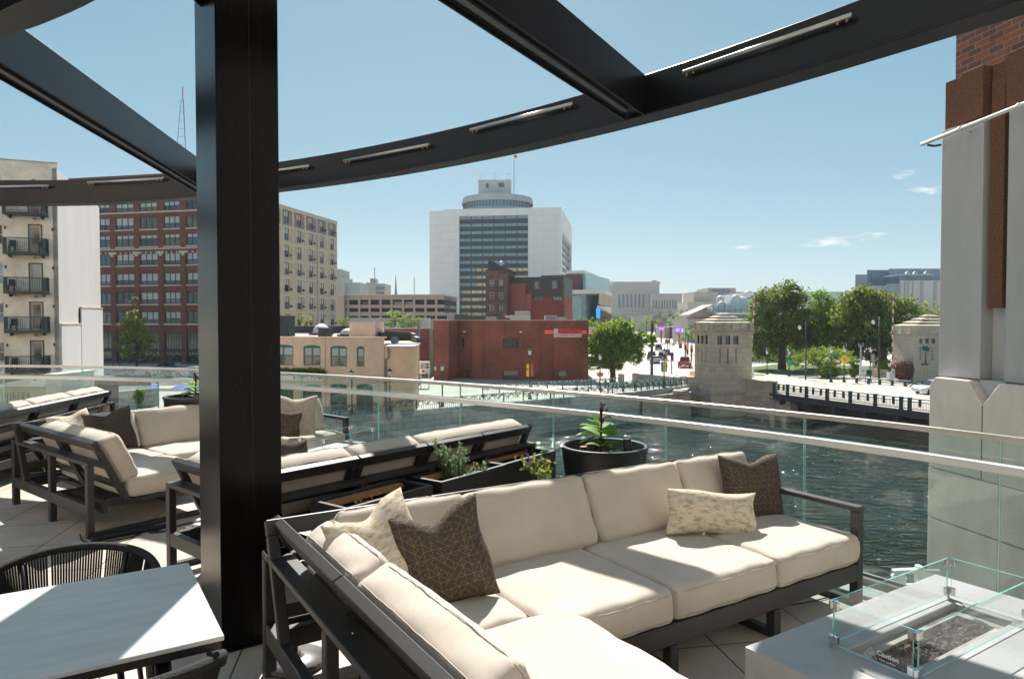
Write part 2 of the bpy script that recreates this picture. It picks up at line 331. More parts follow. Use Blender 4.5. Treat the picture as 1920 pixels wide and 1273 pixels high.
# gold line-work on the dark scatter cushions, in uv space
def line_fabric(name, base, line, per=7.0, keep=.45, th=.035):
    m, n, b = nodes(name); b.inputs['Roughness'].default_value = .9; b.inputs['Specular IOR Level'].default_value = .2
    u = n.nodes.new('ShaderNodeUVMap'); sp = n.nodes.new('ShaderNodeSeparateXYZ'); n.links.new(u.outputs[0], sp.inputs[0])
    def mth(op, a, c=None):
        k = n.nodes.new('ShaderNodeMath'); k.operation = op
        for i, q in enumerate((a, c)):
            if q is None: continue
            if isinstance(q, (int, float)): k.inputs[i].default_value = q
            else: n.links.new(q, k.inputs[i])
        return k.outputs[0]
    acc = None
    for i, (a, sc) in enumerate(((0, 1), (90, 1), (45, 1.4142), (-45, 1.4142))):
        ca, sa = math.cos(R(a)), math.sin(R(a))
        q = mth('ADD', mth('MULTIPLY', sp.outputs[0], ca*per*sc), mth('MULTIPLY', sp.outputs[1], sa*per*sc))
        s_ = mth('ADD', mth('MULTIPLY', sp.outputs[0], -sa*per*sc), mth('MULTIPLY', sp.outputs[1], ca*per*sc))
        d = mth('ABSOLUTE', mth('SUBTRACT', mth('FRACT', mth('ADD', q, .5)), .5))
        on = mth('LESS_THAN', d, th*sc)
        cell = n.nodes.new('ShaderNodeCombineXYZ'); n.links.new(mth('FLOOR', mth('ADD', q, .5)), cell.inputs[0]); n.links.new(mth('FLOOR', s_), cell.inputs[1]); cell.inputs[2].default_value = i*7.3
        wn = n.nodes.new('ShaderNodeTexWhiteNoise'); wn.noise_dimensions = '3D'; n.links.new(cell.outputs[0], wn.inputs[0])
        kp = mth('GREATER_THAN', wn.outputs[0], keep); on = mth('MULTIPLY', on, kp)
        acc = on if acc is None else mth('MAXIMUM', acc, on)
    nz = n.nodes.new('ShaderNodeTexNoise'); nz.inputs['Scale'].default_value = 60; n.links.new(u.outputs[0], nz.inputs['Vector'])
    mx = n.nodes.new('ShaderNodeMixRGB'); mx.inputs[1].default_value = rgb(base); mx.inputs[2].default_value = rgb(line); n.links.new(mth('MULTIPLY', acc, .8), mx.inputs[0])
    n.links.new(mx.outputs[0], b.inputs['Base Color'])
    bp = n.nodes.new('ShaderNodeBump'); bp.inputs['Strength'].default_value = .2; bp.inputs['Distance'].default_value = .003; n.links.new(nz.outputs[0], bp.inputs['Height']); n.links.new(bp.outputs[0], b.inputs['Normal'])
line_fabric('gold_line_fabric', (.066, .051, .043), (.24, .185, .095), per=25, keep=.36, th=.024)
# worn cream velvet with brown flecks
m, n, b = nodes('fleck_velvet'); b.inputs['Roughness'].default_value = .9; b.inputs['Specular IOR Level'].default_value = .15
t = n.nodes.new('ShaderNodeUVMap'); mp = n.nodes.new('ShaderNodeMapping'); mp.inputs['Scale'].default_value = (1, 2.6, 1); n.links.new(t.outputs[0], mp.inputs[0])
n1 = n.nodes.new('ShaderNodeTexNoise'); n1.inputs['Scale'].default_value = 15; n1.inputs['Detail'].default_value = 12; n1.inputs['Roughness'].default_value = .75; n.links.new(mp.outputs[0], n1.inputs['Vector'])
r1 = n.nodes.new('ShaderNodeValToRGB'); e = r1.color_ramp.elements; e[0].position = .40; e[0].color = (.34, .27, .18, 1); e[1].position = .53; e[1].color = (.62, .555, .46, 1)
x = r1.color_ramp.elements.new(.455); x.color = (.50, .41, .27, 1)
n.links.new(n1.outputs[0], r1.inputs[0]); n.links.new(r1.outputs[0], b.inputs['Base Color'])
bp = n.nodes.new('ShaderNodeBump'); bp.inputs['Strength'].default_value = .5; bp.inputs['Distance'].default_value = .006; n.links.new(n1.outputs[0], bp.inputs['Height']); n.links.new(bp.outputs[0], b.inputs['Normal'])
# terrace paving: 60 cm slabs, grid turned 10.5 degrees
m, n, b = nodes('paving'); b.inputs['Roughness'].default_value = .62
t = n.nodes.new('ShaderNodeTexCoord'); mp = n.nodes.new('ShaderNodeMapping'); mp.inputs['Rotation'].default_value = (0, 0, R(-10.5)); mp.inputs['Location'].default_value = (.12, .31, 0); n.links.new(t.outputs['Object'], mp.inputs[0])
bt = n.nodes.new('ShaderNodeTexBrick'); bt.offset = 0; bt.inputs['Scale'].default_value = 1; bt.inputs['Brick Width'].default_value = .61; bt.inputs['Row Height'].default_value = .61; bt.inputs['Mortar Size'].default_value = .004; bt.inputs['Mortar Smooth'].default_value = 0
bt.inputs['Color1'].default_value = (.54, .455, .365, 1); bt.inputs['Color2'].default_value = (.44, .37, .30, 1); bt.inputs['Mortar'].default_value = (.03, .024, .02, 1); n.links.new(mp.outputs[0], bt.inputs['Vector'])
nz = n.nodes.new('ShaderNodeTexNoise'); nz.inputs['Scale'].default_value = 3; nz.inputs['Detail'].default_value = 10; nz.inputs['Roughness'].default_value = .7; n.links.new(mp.outputs[0], nz.inputs['Vector'])
mr = n.nodes.new('ShaderNodeMapRange'); mr.inputs[1].default_value = .3; mr.inputs[2].default_value = .7; mr.inputs[3].default_value = .8; mr.inputs[4].default_value = 1.15; n.links.new(nz.outputs[0], mr.inputs[0])
x = n.nodes.new('ShaderNodeVectorMath'); x.operation = 'SCALE'; n.links.new(bt.outputs[0], x.inputs[0]); n.links.new(mr.outputs[0], x.inputs['Scale']); n.links.new(x.outputs[0], b.inputs['Base Color'])
# ================================================================== TERRACE SHELL
cap = [(0, 684), (200, 687), (367, 691), (527, 699), (707, 706.5), (862, 716), (1060, 734), (1250, 750), (1480, 770), (1744, 799), (1920, 821)]
_c = np.polyfit([p[0]/1000 for p in cap], [p[1]-603 for p in cap], 4)
def capdy(px):
    if px < 0: return float(np.polyval(_c, 0))-(0-px)*.012
    if px > 1920: a = float(np.polyval(_c, 1.92)); b_ = float(np.polyval(_c, 1.85)); return a+(px-1920)*(a-b_)/70*1.02
    return float(np.polyval(_c, px/1000))
CAPZ = 1.07
def railpt(px, off=0):
    y = (EYE-CAPZ)*F/capdy(px); return Vector((X(px, y), y, 0))
jp = [-700, -420, -170, 6, 153, 295, 430, 564, 709, 863, 1038, 1250, 1511, 1880, 2400, 3100]
allpx = []
for a, b_ in zip(jp, jp[1:]):
    k = max(2, int(abs(b_-a)/45)); allpx += [a+(b_-a)*i/k for i in range(k)]
allpx.append(jp[-1])
railcurve = [railpt(p) for p in allpx]
deckpoly = [(p.x, p.y) for p in railcurve]
def offset_poly(pts, o):
    res = []
    for i, p in enumerate(pts):
        a = pts[max(i-1, 0)]; c = pts[min(i+1, len(pts)-1)]; t = Vector((c[0]-a[0], c[1]-a[1])).normalized(); res.append((p[0]-t.y*o, p[1]+t.x*o))
    return res
outer = offset_poly(deckpoly, .16)
poly = outer+[(outer[-1][0]+.2, -6), (outer[0][0]-1, -6)]
MB().prism(poly, -.5, 0).build('terrace_floor', 'paving', kind='structure')
inner = offset_poly(deckpoly, -1.2)
MB().prism(inner+[(inner[-1][0], -7), (inner[0][0], -7)], WA-2, -.5).build('terrace_podium', 'pale_pier', kind='structure')
# glass balustrade
gr = thing('glass_railing', 'long curved glass guard rail with steel cap and pale handrail around the terrace edge', 'railing', railcurve[40])
for k in range(len(jp)-1):
    a, b_ = jp[k], jp[k+1]; n_ = max(2, int(abs(b_-a)/45)); g = 4 if b_ < 1500 else 4
    pts = [railpt(a+(b_-a)*i/n_) for i in range(n_+1)]
    d0 = (pts[1]-pts[0]).normalized()*.006; d1 = (pts[-2]-pts[-1]).normalized()*.006; pts[0] = pts[0]+d0; pts[-1] = pts[-1]+d1
    mb = MB(); nn_ = len(pts); vs = []
    for i, p in enumerate(pts):
        t_ = (pts[min(i+1, nn_-1)]-pts[max(i-1, 0)]).normalized(); q = Vector((-t_.y, t_.x, 0))*.006
        vs += [p-q+Vector((0, 0, .02)), p+q+Vector((0, 0, .02)), p+q+Vector((0, 0, CAPZ-.035)), p-q+Vector((0, 0, CAPZ-.035))]
    mb.mi = 0
    for i in range(nn_-1): mb.add([], []); 
    base = len(mb.v); mb.v += vs
    for i in range(nn_-1):
        o_ = base+i*4
        for j, mi in ((0, 1), (1, 0), (2, 1), (3, 0)): mb.f.append([o_+j, o_+4+j, o_+4+(j+1) % 4, o_+(j+1) % 4]); mb.m.append(mi)
    mb.f.append([base, base+1, base+2, base+3]); mb.m.append(1); e_ = base+(nn_-1)*4; mb.f.append([e_+3, e_+2, e_+1, e_]); mb.m.append(1)
    mb.build('glass_panel', ['rail_glass', 'glass_edge'], gr, world=True)
MB().sweep(railcurve, [(-.024, CAPZ-.035), (.024, CAPZ-.035), (.024, CAPZ), (-.024, CAPZ)]).build('top_cap', 'stainless', gr, world=True, bevel=.006, seg=2)
hz = .925
MB().sweep(railcurve, [(-.135, hz-.05), (-.055, hz-.05), (-.055, hz), (-.135, hz)]).build('handrail', 'rail_white', gr, world=True, bevel=.01, seg=2)
for p in jp[1:-1]:
    for f_ in (.3, .72):
        px = p+(200)*f_
        if px > 2300: continue
        a = railpt(px); t_ = (railpt(px+5)-railpt(px-5)).normalized(); q = Vector((-t_.y, t_.x, 0))
        MB().tube([a+Vector((0, 0, hz-.06)), a-q*.05+Vector((0, 0, hz-.06)), a-q*.085+Vector((0, 0, hz-.04))], .011, 8).build('handrail_bracket', 'chrome', gr, world=True, smooth=True)
MB().sweep(railcurve, [(-.06, .0), (.05, .0), (.05, .055), (.012, .055), (.012, .07), (-.012, .07), (-.012, .055), (-.06, .055)]).build('base_shoe', 'stainless', gr, world=True)
MB().sweep(railcurve, [(-.26, .004), (-.10, .004), (-.10, .022), (-.26, .022)]).build('drain_edge', 'cast_grey', gr, world=True)
# unseen terrace building and neighbours behind the viewpoint, added to bounce sunlight forward
pm('bounce_facade', (.88, .79, .69), rough=.8, var=.06, scale=1); pm('unseen_terrace_wall', (.34, .335, .33), rough=.8, var=.06, scale=1)
for (x0_, x1_, y_, h_) in ((-15, 14, -6.5, 25), (-80, -15.2, -9, 30), (14.2, 70, -9, 25)):
    Fb = ((x0_, y_), (1, 0), (0, 1)); ow = MB(); op_ = []
    for fl in range(9):
        k_ = 2.0
        while k_ < x1_-x0_-3: op_.append((k_, k_+1.5, WA+1.2+fl*3.6, WA+3.2+fl*3.6)); k_ += 4.4
    ow.fwall(Fb, 0, x1_-x0_, WA-2, h_, [q for q in op_ if q[3] < h_-.5], .25); ow.mi = 1; ow.fbox(Fb, .1, x1_-x0_-.1, WA-2, h_-.2, -12, -.26)
    ow.build('unseen_bounce_facade', ['bounce_facade' if y_ < -7 else 'unseen_terrace_wall', 'dark_metal'], kind='structure', fixn=False)
# ================================================================== PERGOLA
HR = 1.67; ZB = EYE+HR
rb = [(0, 388), (180, 379.5), (365, 372), (527, 362), (700, 338), (900, 302), (1100, 250), (1190, 229), (1500, 150), (1788, 62), (1910, 18)]
_r = np.polyfit([p[0]/1000 for p in rb], [603-p[1] for p in rb], 4)
def ringpt(px):
    q = px/1000; e = float(np.polyval(_r, min(max(q, 0), 1.91)))
    if q < 0: e += (q)*18
    if q > 1.91: e += (px-1910)*.37
    y = HR*F/e; return Vector((X(px, y), y, ZB))
ring = [ringpt(p) for p in range(-900, 2700, 40)]
BH = .34; fw = .11
Iprof = [(-fw, 0), (fw, 0), (fw, .022), (.012, .022), (.012, BH-.022), (fw, BH-.022), (fw, BH), (-fw, BH), (-fw, BH-.022), (-.012, BH-.022), (-.012, .022), (-fw, .022)]
# the visible (inner) web stands almost flush with the inner flange edge
Iprof = [(-fw, 0), (fw, 0), (fw, .022), (-.055, .022), (-.055, BH-.022), (fw, BH-.022), (fw, BH), (-.075, BH), (-.075, .022), (-fw, .022)]
ro = MB().sweep(ring, Iprof).build('curved_roof_beam', 'black_steel', bevel=.004, label='long curved black steel ring beam crossing the sky above the glass rail', cat='beam')
def radial(a, b, label, rails=True):
    a, b = Vector(a), Vector(b); o = thing('straight_roof_beam', label, 'beam', (a.x, a.y, a.z), 0, 'straight roof beams running to the ring')
    pr = [(-.1, 0), (-.085, 0), (-.085, .03), (.085, .03), (.085, 0), (.1, 0), (.1, BH-.01), (-.1, BH-.01)]
    MB().sweep([a, b], pr).build('beam_body', 'black_steel', o, world=True, bevel=.003)
    d = (b-a).normalized(); s_ = Vector((-d.y, d.x, 0)); mb = MB()
    mb.bar(a+d*.2+Vector((0, 0, .016)), b-d*.25+Vector((0, 0, .016)), .045, .02)
    k = 0
    mb.build('light_track', 'planter_rim', o, world=True)
    return o
j1 = ringpt(1196)
dr = Vector((-.4, 3.66, 0))-Vector((.957, 5.88, 0)); dr.normalize()
radial(j1-Vector((.0, .0, -.002))+dr*.09, j1+dr*9+Vector((0, 0, .002)), 'straight black roof beam meeting the ring beam above the river')
j2 = Vector((-4.02, 9.15, ZB+.002)); d2 = (Vector((-3.45, 4.79, 0))-Vector((-4.0, 8.93, 0))).normalized()
radial(j2, j2+d2*12, 'straight black roof beam ending behind the black column')
ic = [(-5.2, 5.6), (-4.3, 5.05), (-3.12-.08, 4.13), (-2.62-.08, 3.86), (-2.05-.08, 3.50), (-1.5, 2.95), (-.9, 2.1), (-.45, 1.1), (-.25, 0), (-.3, -1.2)]
def catmull(P, k=6):
    P = [Vector(p) for p in P]; r = []
    for i in range(len(P)-1):
        p0 = P[max(i-1, 0)]; p1 = P[i]; p2 = P[i+1]; p3 = P[min(i+2, len(P)-1)]
        for j in range(k):
            t = j/k; r.append(.5*((2*p1)+(p2-p0)*t+(2*p0-5*p1+4*p2-p3)*t*t+(3*p1-p0-3*p2+p3)*t**3))
    r.append(P[-1]); return r
ic = [Vector((p.x, p.y, ZB-.004)) for p in catmull([(x_, y_, 0) for x_, y_ in ic])]
MB().sweep(ic, [(-.1, 0), (.1, 0), (.1, .3), (-.1, .3)]).build('curved_roof_beam', 'black_steel', bevel=.004, label='inner curved black roof beam at the top left corner', cat='beam')
# column
co = thing('steel_column', 'massive rectangular black steel column standing between the dining table and the sofa', 'column', (-1.4876, 3.51, 0))
cu_, cv_ = Vector((math.cos(R(36)), math.sin(R(36)), 0)), Vector((-math.sin(R(36)), math.cos(R(36)), 0))
P0 = Vector((-1.4876, 3.51, 0)); cw, cl = .314, .46
Tc = Matrix(((cu_.x, cv_.x, 0, P0.x), (cu_.y, cv_.y, 0, P0.y), (0, 0, 1, 0), (0, 0, 0, 1)))
mb = MB(); mb.box(0, cw, 0, cl, 0, ZB+.3, Tc); mb.build('column_shaft', 'column_steel', co, world=True, bevel=.006, seg=2); MB().box(cw*.52, cw*.52+.003, -.0012, .001, .01, ZB+.3, Tc).build('weld_seam', 'black_steel', co, world=True)
MB().box(-.012, cw+.012, -.012, cl+.012, 0, .008, Tc).build('base_plate', 'black_steel', co, world=True)
radial(Vector((-1.56, 3.9, ZB+.008)), Vector((-1.60, 2.95, ZB+.008)), 'short straight beam tying the column head to the inner curved beam')
# tube lights on the inner web of the ring
def tube_light(p0, p1, drop, label):
    a, b_ = ringpt(p0), ringpt(p1); d = (b_-a).normalized(); q = Vector((-d.y, d.x, 0))*-1
    za = BH-drop
    a2 = a+q*.125+Vector((0, 0, za)); b2 = b_+q*.125+Vector((0, 0, za))
    o = thing('tube_light', label, 'light fitting', a2, 0, 'clear tube lights fixed to the ring beam')
    MB().tube([a2, b2], .016, 10).build('tube', 'tube_glass', o, world=True, smooth=True)
    for f_ in (.0, 1.0):
        c = a2.lerp(b2, f_); s_ = -1 if f_ else 1
        for k in (0.03, .09):
            c2 = c+d*s_*k; MB().tube([c2-Vector((0, 0, .035)), c2+Vector((0, 0, -.01)), c2-q*.05], .008, 6).build('clip', 'copper_fixture', o, world=True)
for (a, b_, dr_, l) in ((-300, 108, .09, 'clear tube light at the far left end of the ring beam'), (182, 322, .06, 'clear tube light on the ring beam left of the column'), (470, 595, .12, 'clear tube light just emerging right of the column'), (662, 820, .13, 'clear tube light second to the right of the column'), (899, 1088, .08, 'clear tube light just left of the beam junction'), (1297, 1607, .1, 'longest looking clear tube light right of the beam junction')):
    tube_light(a, b_, dr_, l)
# ================================================================== CUSHIONS, SOFAS
def cushion_mesh(sx, sy, sz, puff=.035, r=.045, wr=.008, seed=0, nx=20, ny=16, nz=6, seam=True):
    """closed soft box centred on x,y and standing on z=0"""
    rs = np.random.default_rng(seed); ph = rs.random(12)*6.28; mb = MB()
    def shape(p):
        x, y, z = p; u, v, w_ = 2*x/sx, 2*y/sy, 2*z/sz-1
        q = Vector((max(-sx/2+r, min(sx/2-r, x)), max(-sy/2+r, min(sy/2-r, y)), max(r*.8, min(sz-r*.8, z))))
        d = Vector(p)-q
        if d.length > 1e-6: p2 = q+Vector((d.x, d.y, d.z/.8)).normalized()*r*Vector((1, 1, .8)).length/1.62 if False else q+d.normalized()*r*(.8+.2*abs(d.normalized().x*d.normalized().x+d.normalized().y*d.normalized().y))
        else: p2 = Vector(p)
        b = (1-u**2)*(1-v**2)
        p2.z += w_*puff*max(0, b)**.7
        k = max(0, 1-w_*w_)
        p2.x += (1 if u > 0 else -1)*(abs(u) > .98)*puff*.5*k*(1-v*v); p2.y += (1 if v > 0 else -1)*(abs(v) > .98)*puff*.5*k*(1-u*u)
        p2.z += wr*(math.sin(9*u+ph[0]+2*v)*math.sin(5*v+ph[1])+.6*math.sin(23*u*(1+.2*v)+ph[2])*math.exp(-3*(1-abs(v)))+.6*math.sin(19*v+ph[3])*math.exp(-3*(1-abs(u))))*(.4 if w_ > 0 else .2)
        p2.x += wr*.5*math.sin(8*v+ph[4]+3*w_); p2.y += wr*.5*math.sin(9*u+ph[5]+3*w_)
        return p2
    def grid(f, a, b):
        vs = [shape(f(i/a, j/b)) for j in range(b+1) for i in range(a+1)]
        mb.add(vs, [(j*(a+1)+i, j*(a+1)+i+1, (j+1)*(a+1)+i+1, (j+1)*(a+1)+i) for j in range(b) for i in range(a)])
    def dist(t): return .5-.5*math.cos(math.pi*t) if True else t
    D_ = dist
    grid(lambda s, t: (sx*(D_(s)-.5), sy*(D_(t)-.5), sz), nx, ny); grid(lambda s, t: (sx*(D_(s)-.5), sy*(D_(t)-.5), 0), nx, ny)
    for g_ in (-1, 1):
        grid(lambda s, t: (sx*(D_(s)-.5), g_*sy/2, sz*D_(t)), nx, nz); grid(lambda s, t: (g_*sx/2, sy*(D_(s)-.5), sz*D_(t)), ny, nz)
    pip = MB()
    if seam:
        for w_ in (.86, .14):
            ring_ = []
            N = 72
            for k in range(N):
                a = 2*math.pi*k/N; cx, sy_ = math.cos(a), math.sin(a); m_ = max(abs(cx), abs(sy_)); p = (sx/2*cx/m_, sy/2*sy_/m_, sz*w_)
                q = shape(p); ctr = Vector((0, 0, q.z)); ring_.append(q+(q-ctr).normalized()*.001)
            pip.tube(ring_+[ring_[0]], .0024, 5, caps=False)
    return mb, pip
def weld(o, d=.0008):
    bm = bmesh.new(); bm.from_mesh(o.data); bmesh.ops.remove_doubles(bm, verts=bm.verts, dist=d); bmesh.ops.recalc_face_normals(bm, faces=bm.faces); bm.to_mesh(o.data); bm.free()
CUSH = {}
def cushion(name, parent, sx, sy, sz, T, mat='cushion_fabric', puff=.03, seed=0, r=.045, lod=0):
    mb, pip = cushion_mesh(sx, sy, sz, puff, r, seed=seed, nx=14 if lod else 22, ny=10 if lod else 16, nz=4 if lod else 6)
    o = mb.build(name, mat, parent, smooth=True); weld(o); o.matrix_basis = T
    p = pip.build('piping', 'cushion_seam', o, smooth=True)
    return o
def Tm(o, ax, ay, az):
    ax, ay, az = Vector(ax).normalized(), Vector(ay).normalized(), Vector(az).normalized(); o = Vector(o)
    return Matrix(((ax.x, ay.x, az.x, o.x), (ax.y, ay.y, az.y, o.y), (ax.z, ay.z, az.z, o.z), (0, 0, 0, 1)))
SEATZ = .255; ARM = .60; BACKZ = .755
def sofa_run(root, O, A, B, Dp, posts, x0=None, x1=None, seat=True, backs=(), seats=(), arm0=False, arm1=False, lod=0, seed=0, seatx=None, endloop=(True, True), bh=.405):
    """O rear corner, A along the length, B towards the front, all in root space"""
    O, A, B = Vector((*O, 0)), Vector((*A, 0)), Vector((*B, 0)); Z = Vector((0, 0, 1))
    P = lambda a, b, z: O+A*a+B*b+Z*z
    x0 = posts[0]; x1 = posts[-1]; sx0, sx1 = seatx if seatx else (x0, x1)
    fr = MB(); lw = .055
    def rbar(a0, a1, b0, b1, z0, z1, mb): # box in A/B/Z space
        T = Matrix(((A.x, B.x, 0, O.x), (A.y, B.y, 0, O.y), (0, 0, 1, 0), (0, 0, 0, 1))); mb.box(a0, a1, b0, b1, z0, z1, T)
    # seat rails
    if seat:
        rbar(sx0+lw, sx1-lw, Dp-.05, Dp, .16, .262, fr); rbar(sx0+lw, sx1-lw, .12, .17, .17, .262, fr)
        k = sx0+.3
        while k < sx1-.1: rbar(k, k+.05, .17, Dp-.05, .2, .24, fr); k += .26
    # rear shelf and low rear rail
    rbar(x0, x1, 0, .115, ARM-.03, ARM, fr); rbar(x0+lw, x1-lw, .001, .05, .17, .262, fr)
    fr.build('seat_frame', 'bronze_frame', root, bevel=.004)
    # legs: closed loops
    def loop(a, front=True, top=False):
        l = MB(); rbar(a, a+lw, 0, .05, 0, ARM-.031, l)
        if front:
            rbar(a, a+lw, Dp-lw, Dp+.001, 0, ARM-.03 if top else .155, l); rbar(a, a+lw, .05, Dp-lw, 0, .04, l)
            if top: rbar(a-.002, a+lw+.002, .116, Dp+.002, ARM-.03, ARM+.002, l)
        l.build('leg', 'bronze_frame', root, bevel=.004)
    for i, a in enumerate(posts):
        first, last = i == 0, i == len(posts)-1
        a_ = a if first else (a-lw if last else a-lw/2)
        fr_ = (sx0-.01 <= a <= sx1+.01) and (not first or endloop[0]) and (not last or endloop[1])
        loop(a_, fr_, (first and arm0) or (last and arm1))
    # leaning back frame
    bk = MB()
    lo = (.30, .25); hi = (.055, BACKZ)
    dv = Vector((hi[0]-lo[0], hi[1]-lo[1])); dl = dv.length; dv.normalize()
    def bb(a0, a1, s0, s1, th=.028, off=0):
        # slab in the leaning plane between heights s0..s1 along the slope
        up = B*dv.x+Z*dv.y; nn = A.cross(up) ; 
        if nn.dot(B) < 0: nn = -nn
        q = P(0, lo[0], lo[1]); vs = []
        for a in (a0, a1):
            for s_, o_ in ((s0, -th/2+off), (s1, -th/2+off), (s1, th/2+off), (s0, th/2+off)): vs.append(q+A*a+up*s_+nn*o_)
        bk.add(vs, [(0, 1, 2, 3), (7, 6, 5, 4), (0, 4, 5, 1), (1, 5, 6, 2), (2, 6, 7, 3), (3, 7, 4, 0)])
    for i in range(len(posts)-1):
        a, c = posts[i]+.004, posts[i+1]-.004
        bb(a, a+.05, 0, dl-.075, .045); bb(c-.05, c, 0, dl-.075, .045); bb(a, c, dl-.075, dl, .045)
        bb(a+.05, c-.05, dl*.52, dl*.52+.06, .02); bb(a+.05, c-.05, dl*.2, dl*.2+.06, .02)
    bk.build('back_frame', 'bronze_frame', root, bevel=.004)
    up = B*dv.x+Z*dv.y; nb = (B-up*B.dot(up)).normalized()
    for i, (a0, a1, *h) in enumerate(backs):
        hh = h[0] if h else bh; c = P((a0+a1)/2, lo[0], lo[1])+up*(.12)+nb*.03
        rs = random.Random(seed+i*3); T = Tm(c+up*(hh/2)+A*rs.uniform(-.005, .005), A, up*1, A.cross(up) if A.cross(up).dot(nb) > 0 else nb)
        if A.cross(up).dot(nb) < 0: T = Tm(c+up*(hh/2), -A, up, nb)
        cushion('back_cushion', root, a1-a0-.01, hh,   .165, T, puff=.02, seed=seed+i, r=.045, lod=lod)
    for i, (a0, a1, b0, b1) in enumerate(seats):
        c = P((a0+a1)/2, (b0+b1)/2, .262)
        if A.cross(B).z > 0: T = Tm(c, A, B, Z)
        else: T = Tm(c, -A, B, Z)
        cushion('seat_cushion', root, a1-a0-.006, b1-b0, .17, T, puff=.014, seed=seed+20+i, r=.04, lod=lod)
TH = R(32.5)
# --- nearest L-shaped sofa
s1 = thing('sectional_sofa', 'nearest big L shaped outdoor sofa with cream cushions and dark frame', 'sofa', (-1.205, 3.31, 0), TH)
sofa_run(s1, (0, 0), (1, 0), (0, -1), 1.10, [0, .86, 1.65, 2.42, 3.22], seat=True, backs=[(.29, .99), (.99, 1.775), (1.775, 2.54), (2.54, 3.21)],
         seats=[(.30, .92, .30, .97), (.92, 1.655, .30, 1.105), (1.655, 2.425, .30, 1.105), (2.425, 3.2, .30, 1.105)], arm1=True, seed=1, endloop=(False, True))
sofa_run(s1, (.002, -.001), (0, -1), (1, 0), 1.10, [.0, .957, 1.95], seat=True, seatx=(1.1, 1.95), backs=[(.30, .97), (.97, 1.93)],
         seats=[(.97, 1.94, .30, 1.10)], arm0=False, seed=40, endloop=(False, True))
# --- sofa with its back to the camera, centre
s2 = thing('sectional_sofa', 'cream L shaped sofa in the middle turned with its dark slatted back to us', 'sofa', (-1.62, 4.09, 0), R(50))
sofa_run(s2, (0, 0), (1, 0), (0, 1), .95, [0, .92, 1.57, 2.2, 2.86], backs=[(.2, .93, .42), (.93, 1.57, .42), (1.57, 2.83, .42)], seats=[(.3, .93, .3, .93), (.93, 1.57, .3, .95), (1.57, 2.83, .3, .95)], seed=60, lod=1, endloop=(False, True))
sofa_run(s2, (.002, .001), (0, 1), (1, 0), .95, [0, .99], seatx=(.94, .99), backs=[(.25, .97)], seats=[], seed=70, lod=1, endloop=(False, True))
# --- far sofa facing us beside the rail
s3 = thing('outdoor_sofa', 'cream sofa facing us close to the glass rail right behind the column', 'sofa', (-2.95, 7.85, 0), R(50))
sofa_run(s3, (0, 0), (1, 0), (0, -1), .76, [0, .77], backs=[(.03, .74)], seats=[(.03, .74, .28, .76)], arm1=True, seed=80, lod=1)
# --- L sofa on the left
s4 = thing('sectional_sofa', 'L shaped cream sofa left of the column, its dark frame end towards us', 'sofa', (-4.66, 6.42, 0), R(52))
sofa_run(s4, (0, 0), (1, 0), (0, -1), 1.0, [0, .95, 1.9], backs=[(.27, 1.0), (1.0, 1.87)], seats=[(.3, 1.0, .3, .93), (1.0, 1.87, .3, 1.0)], seed=100, lod=1, endloop=(False, True))
sofa_run(s4, (.002, -.001), (0, -1), (1, 0), 1.0, [0, .92, 1.72], seatx=(1.0, 1.72), backs=[(.3, .92), (.92, 1.69)], seats=[(.93, 1.71, .3, 1.0)], seed=120, lod=1, endloop=(False, True))
# --- back of another sofa behind it
p_a, p_b = W(-120, 800, BACKZ), W(216, 732, BACKZ)
an = math.atan2(p_b.y-p_a.y, p_b.x-p_a.x); L_ = (p_b-p_a).length
s5 = thing('outdoor_sofa', 'long sofa at the far left seen over its slatted back beside the glass rail', 'sofa', (p_a.x, p_a.y, 0), an)
k5 = L_/4
sofa_run(s5, (0, 0), (1, 0), (0, 1), .9, [0, k5, 2*k5, 3*k5, L_], backs=[(.03, k5, .43), (k5, 2*k5, .43), (2*k5, 3*k5, .43), (3*k5, L_-.03, .43)], seats=[(.03, 2*k5, .3, .9), (2*k5, L_-.03, .3, .9)], seed=140, lod=1)
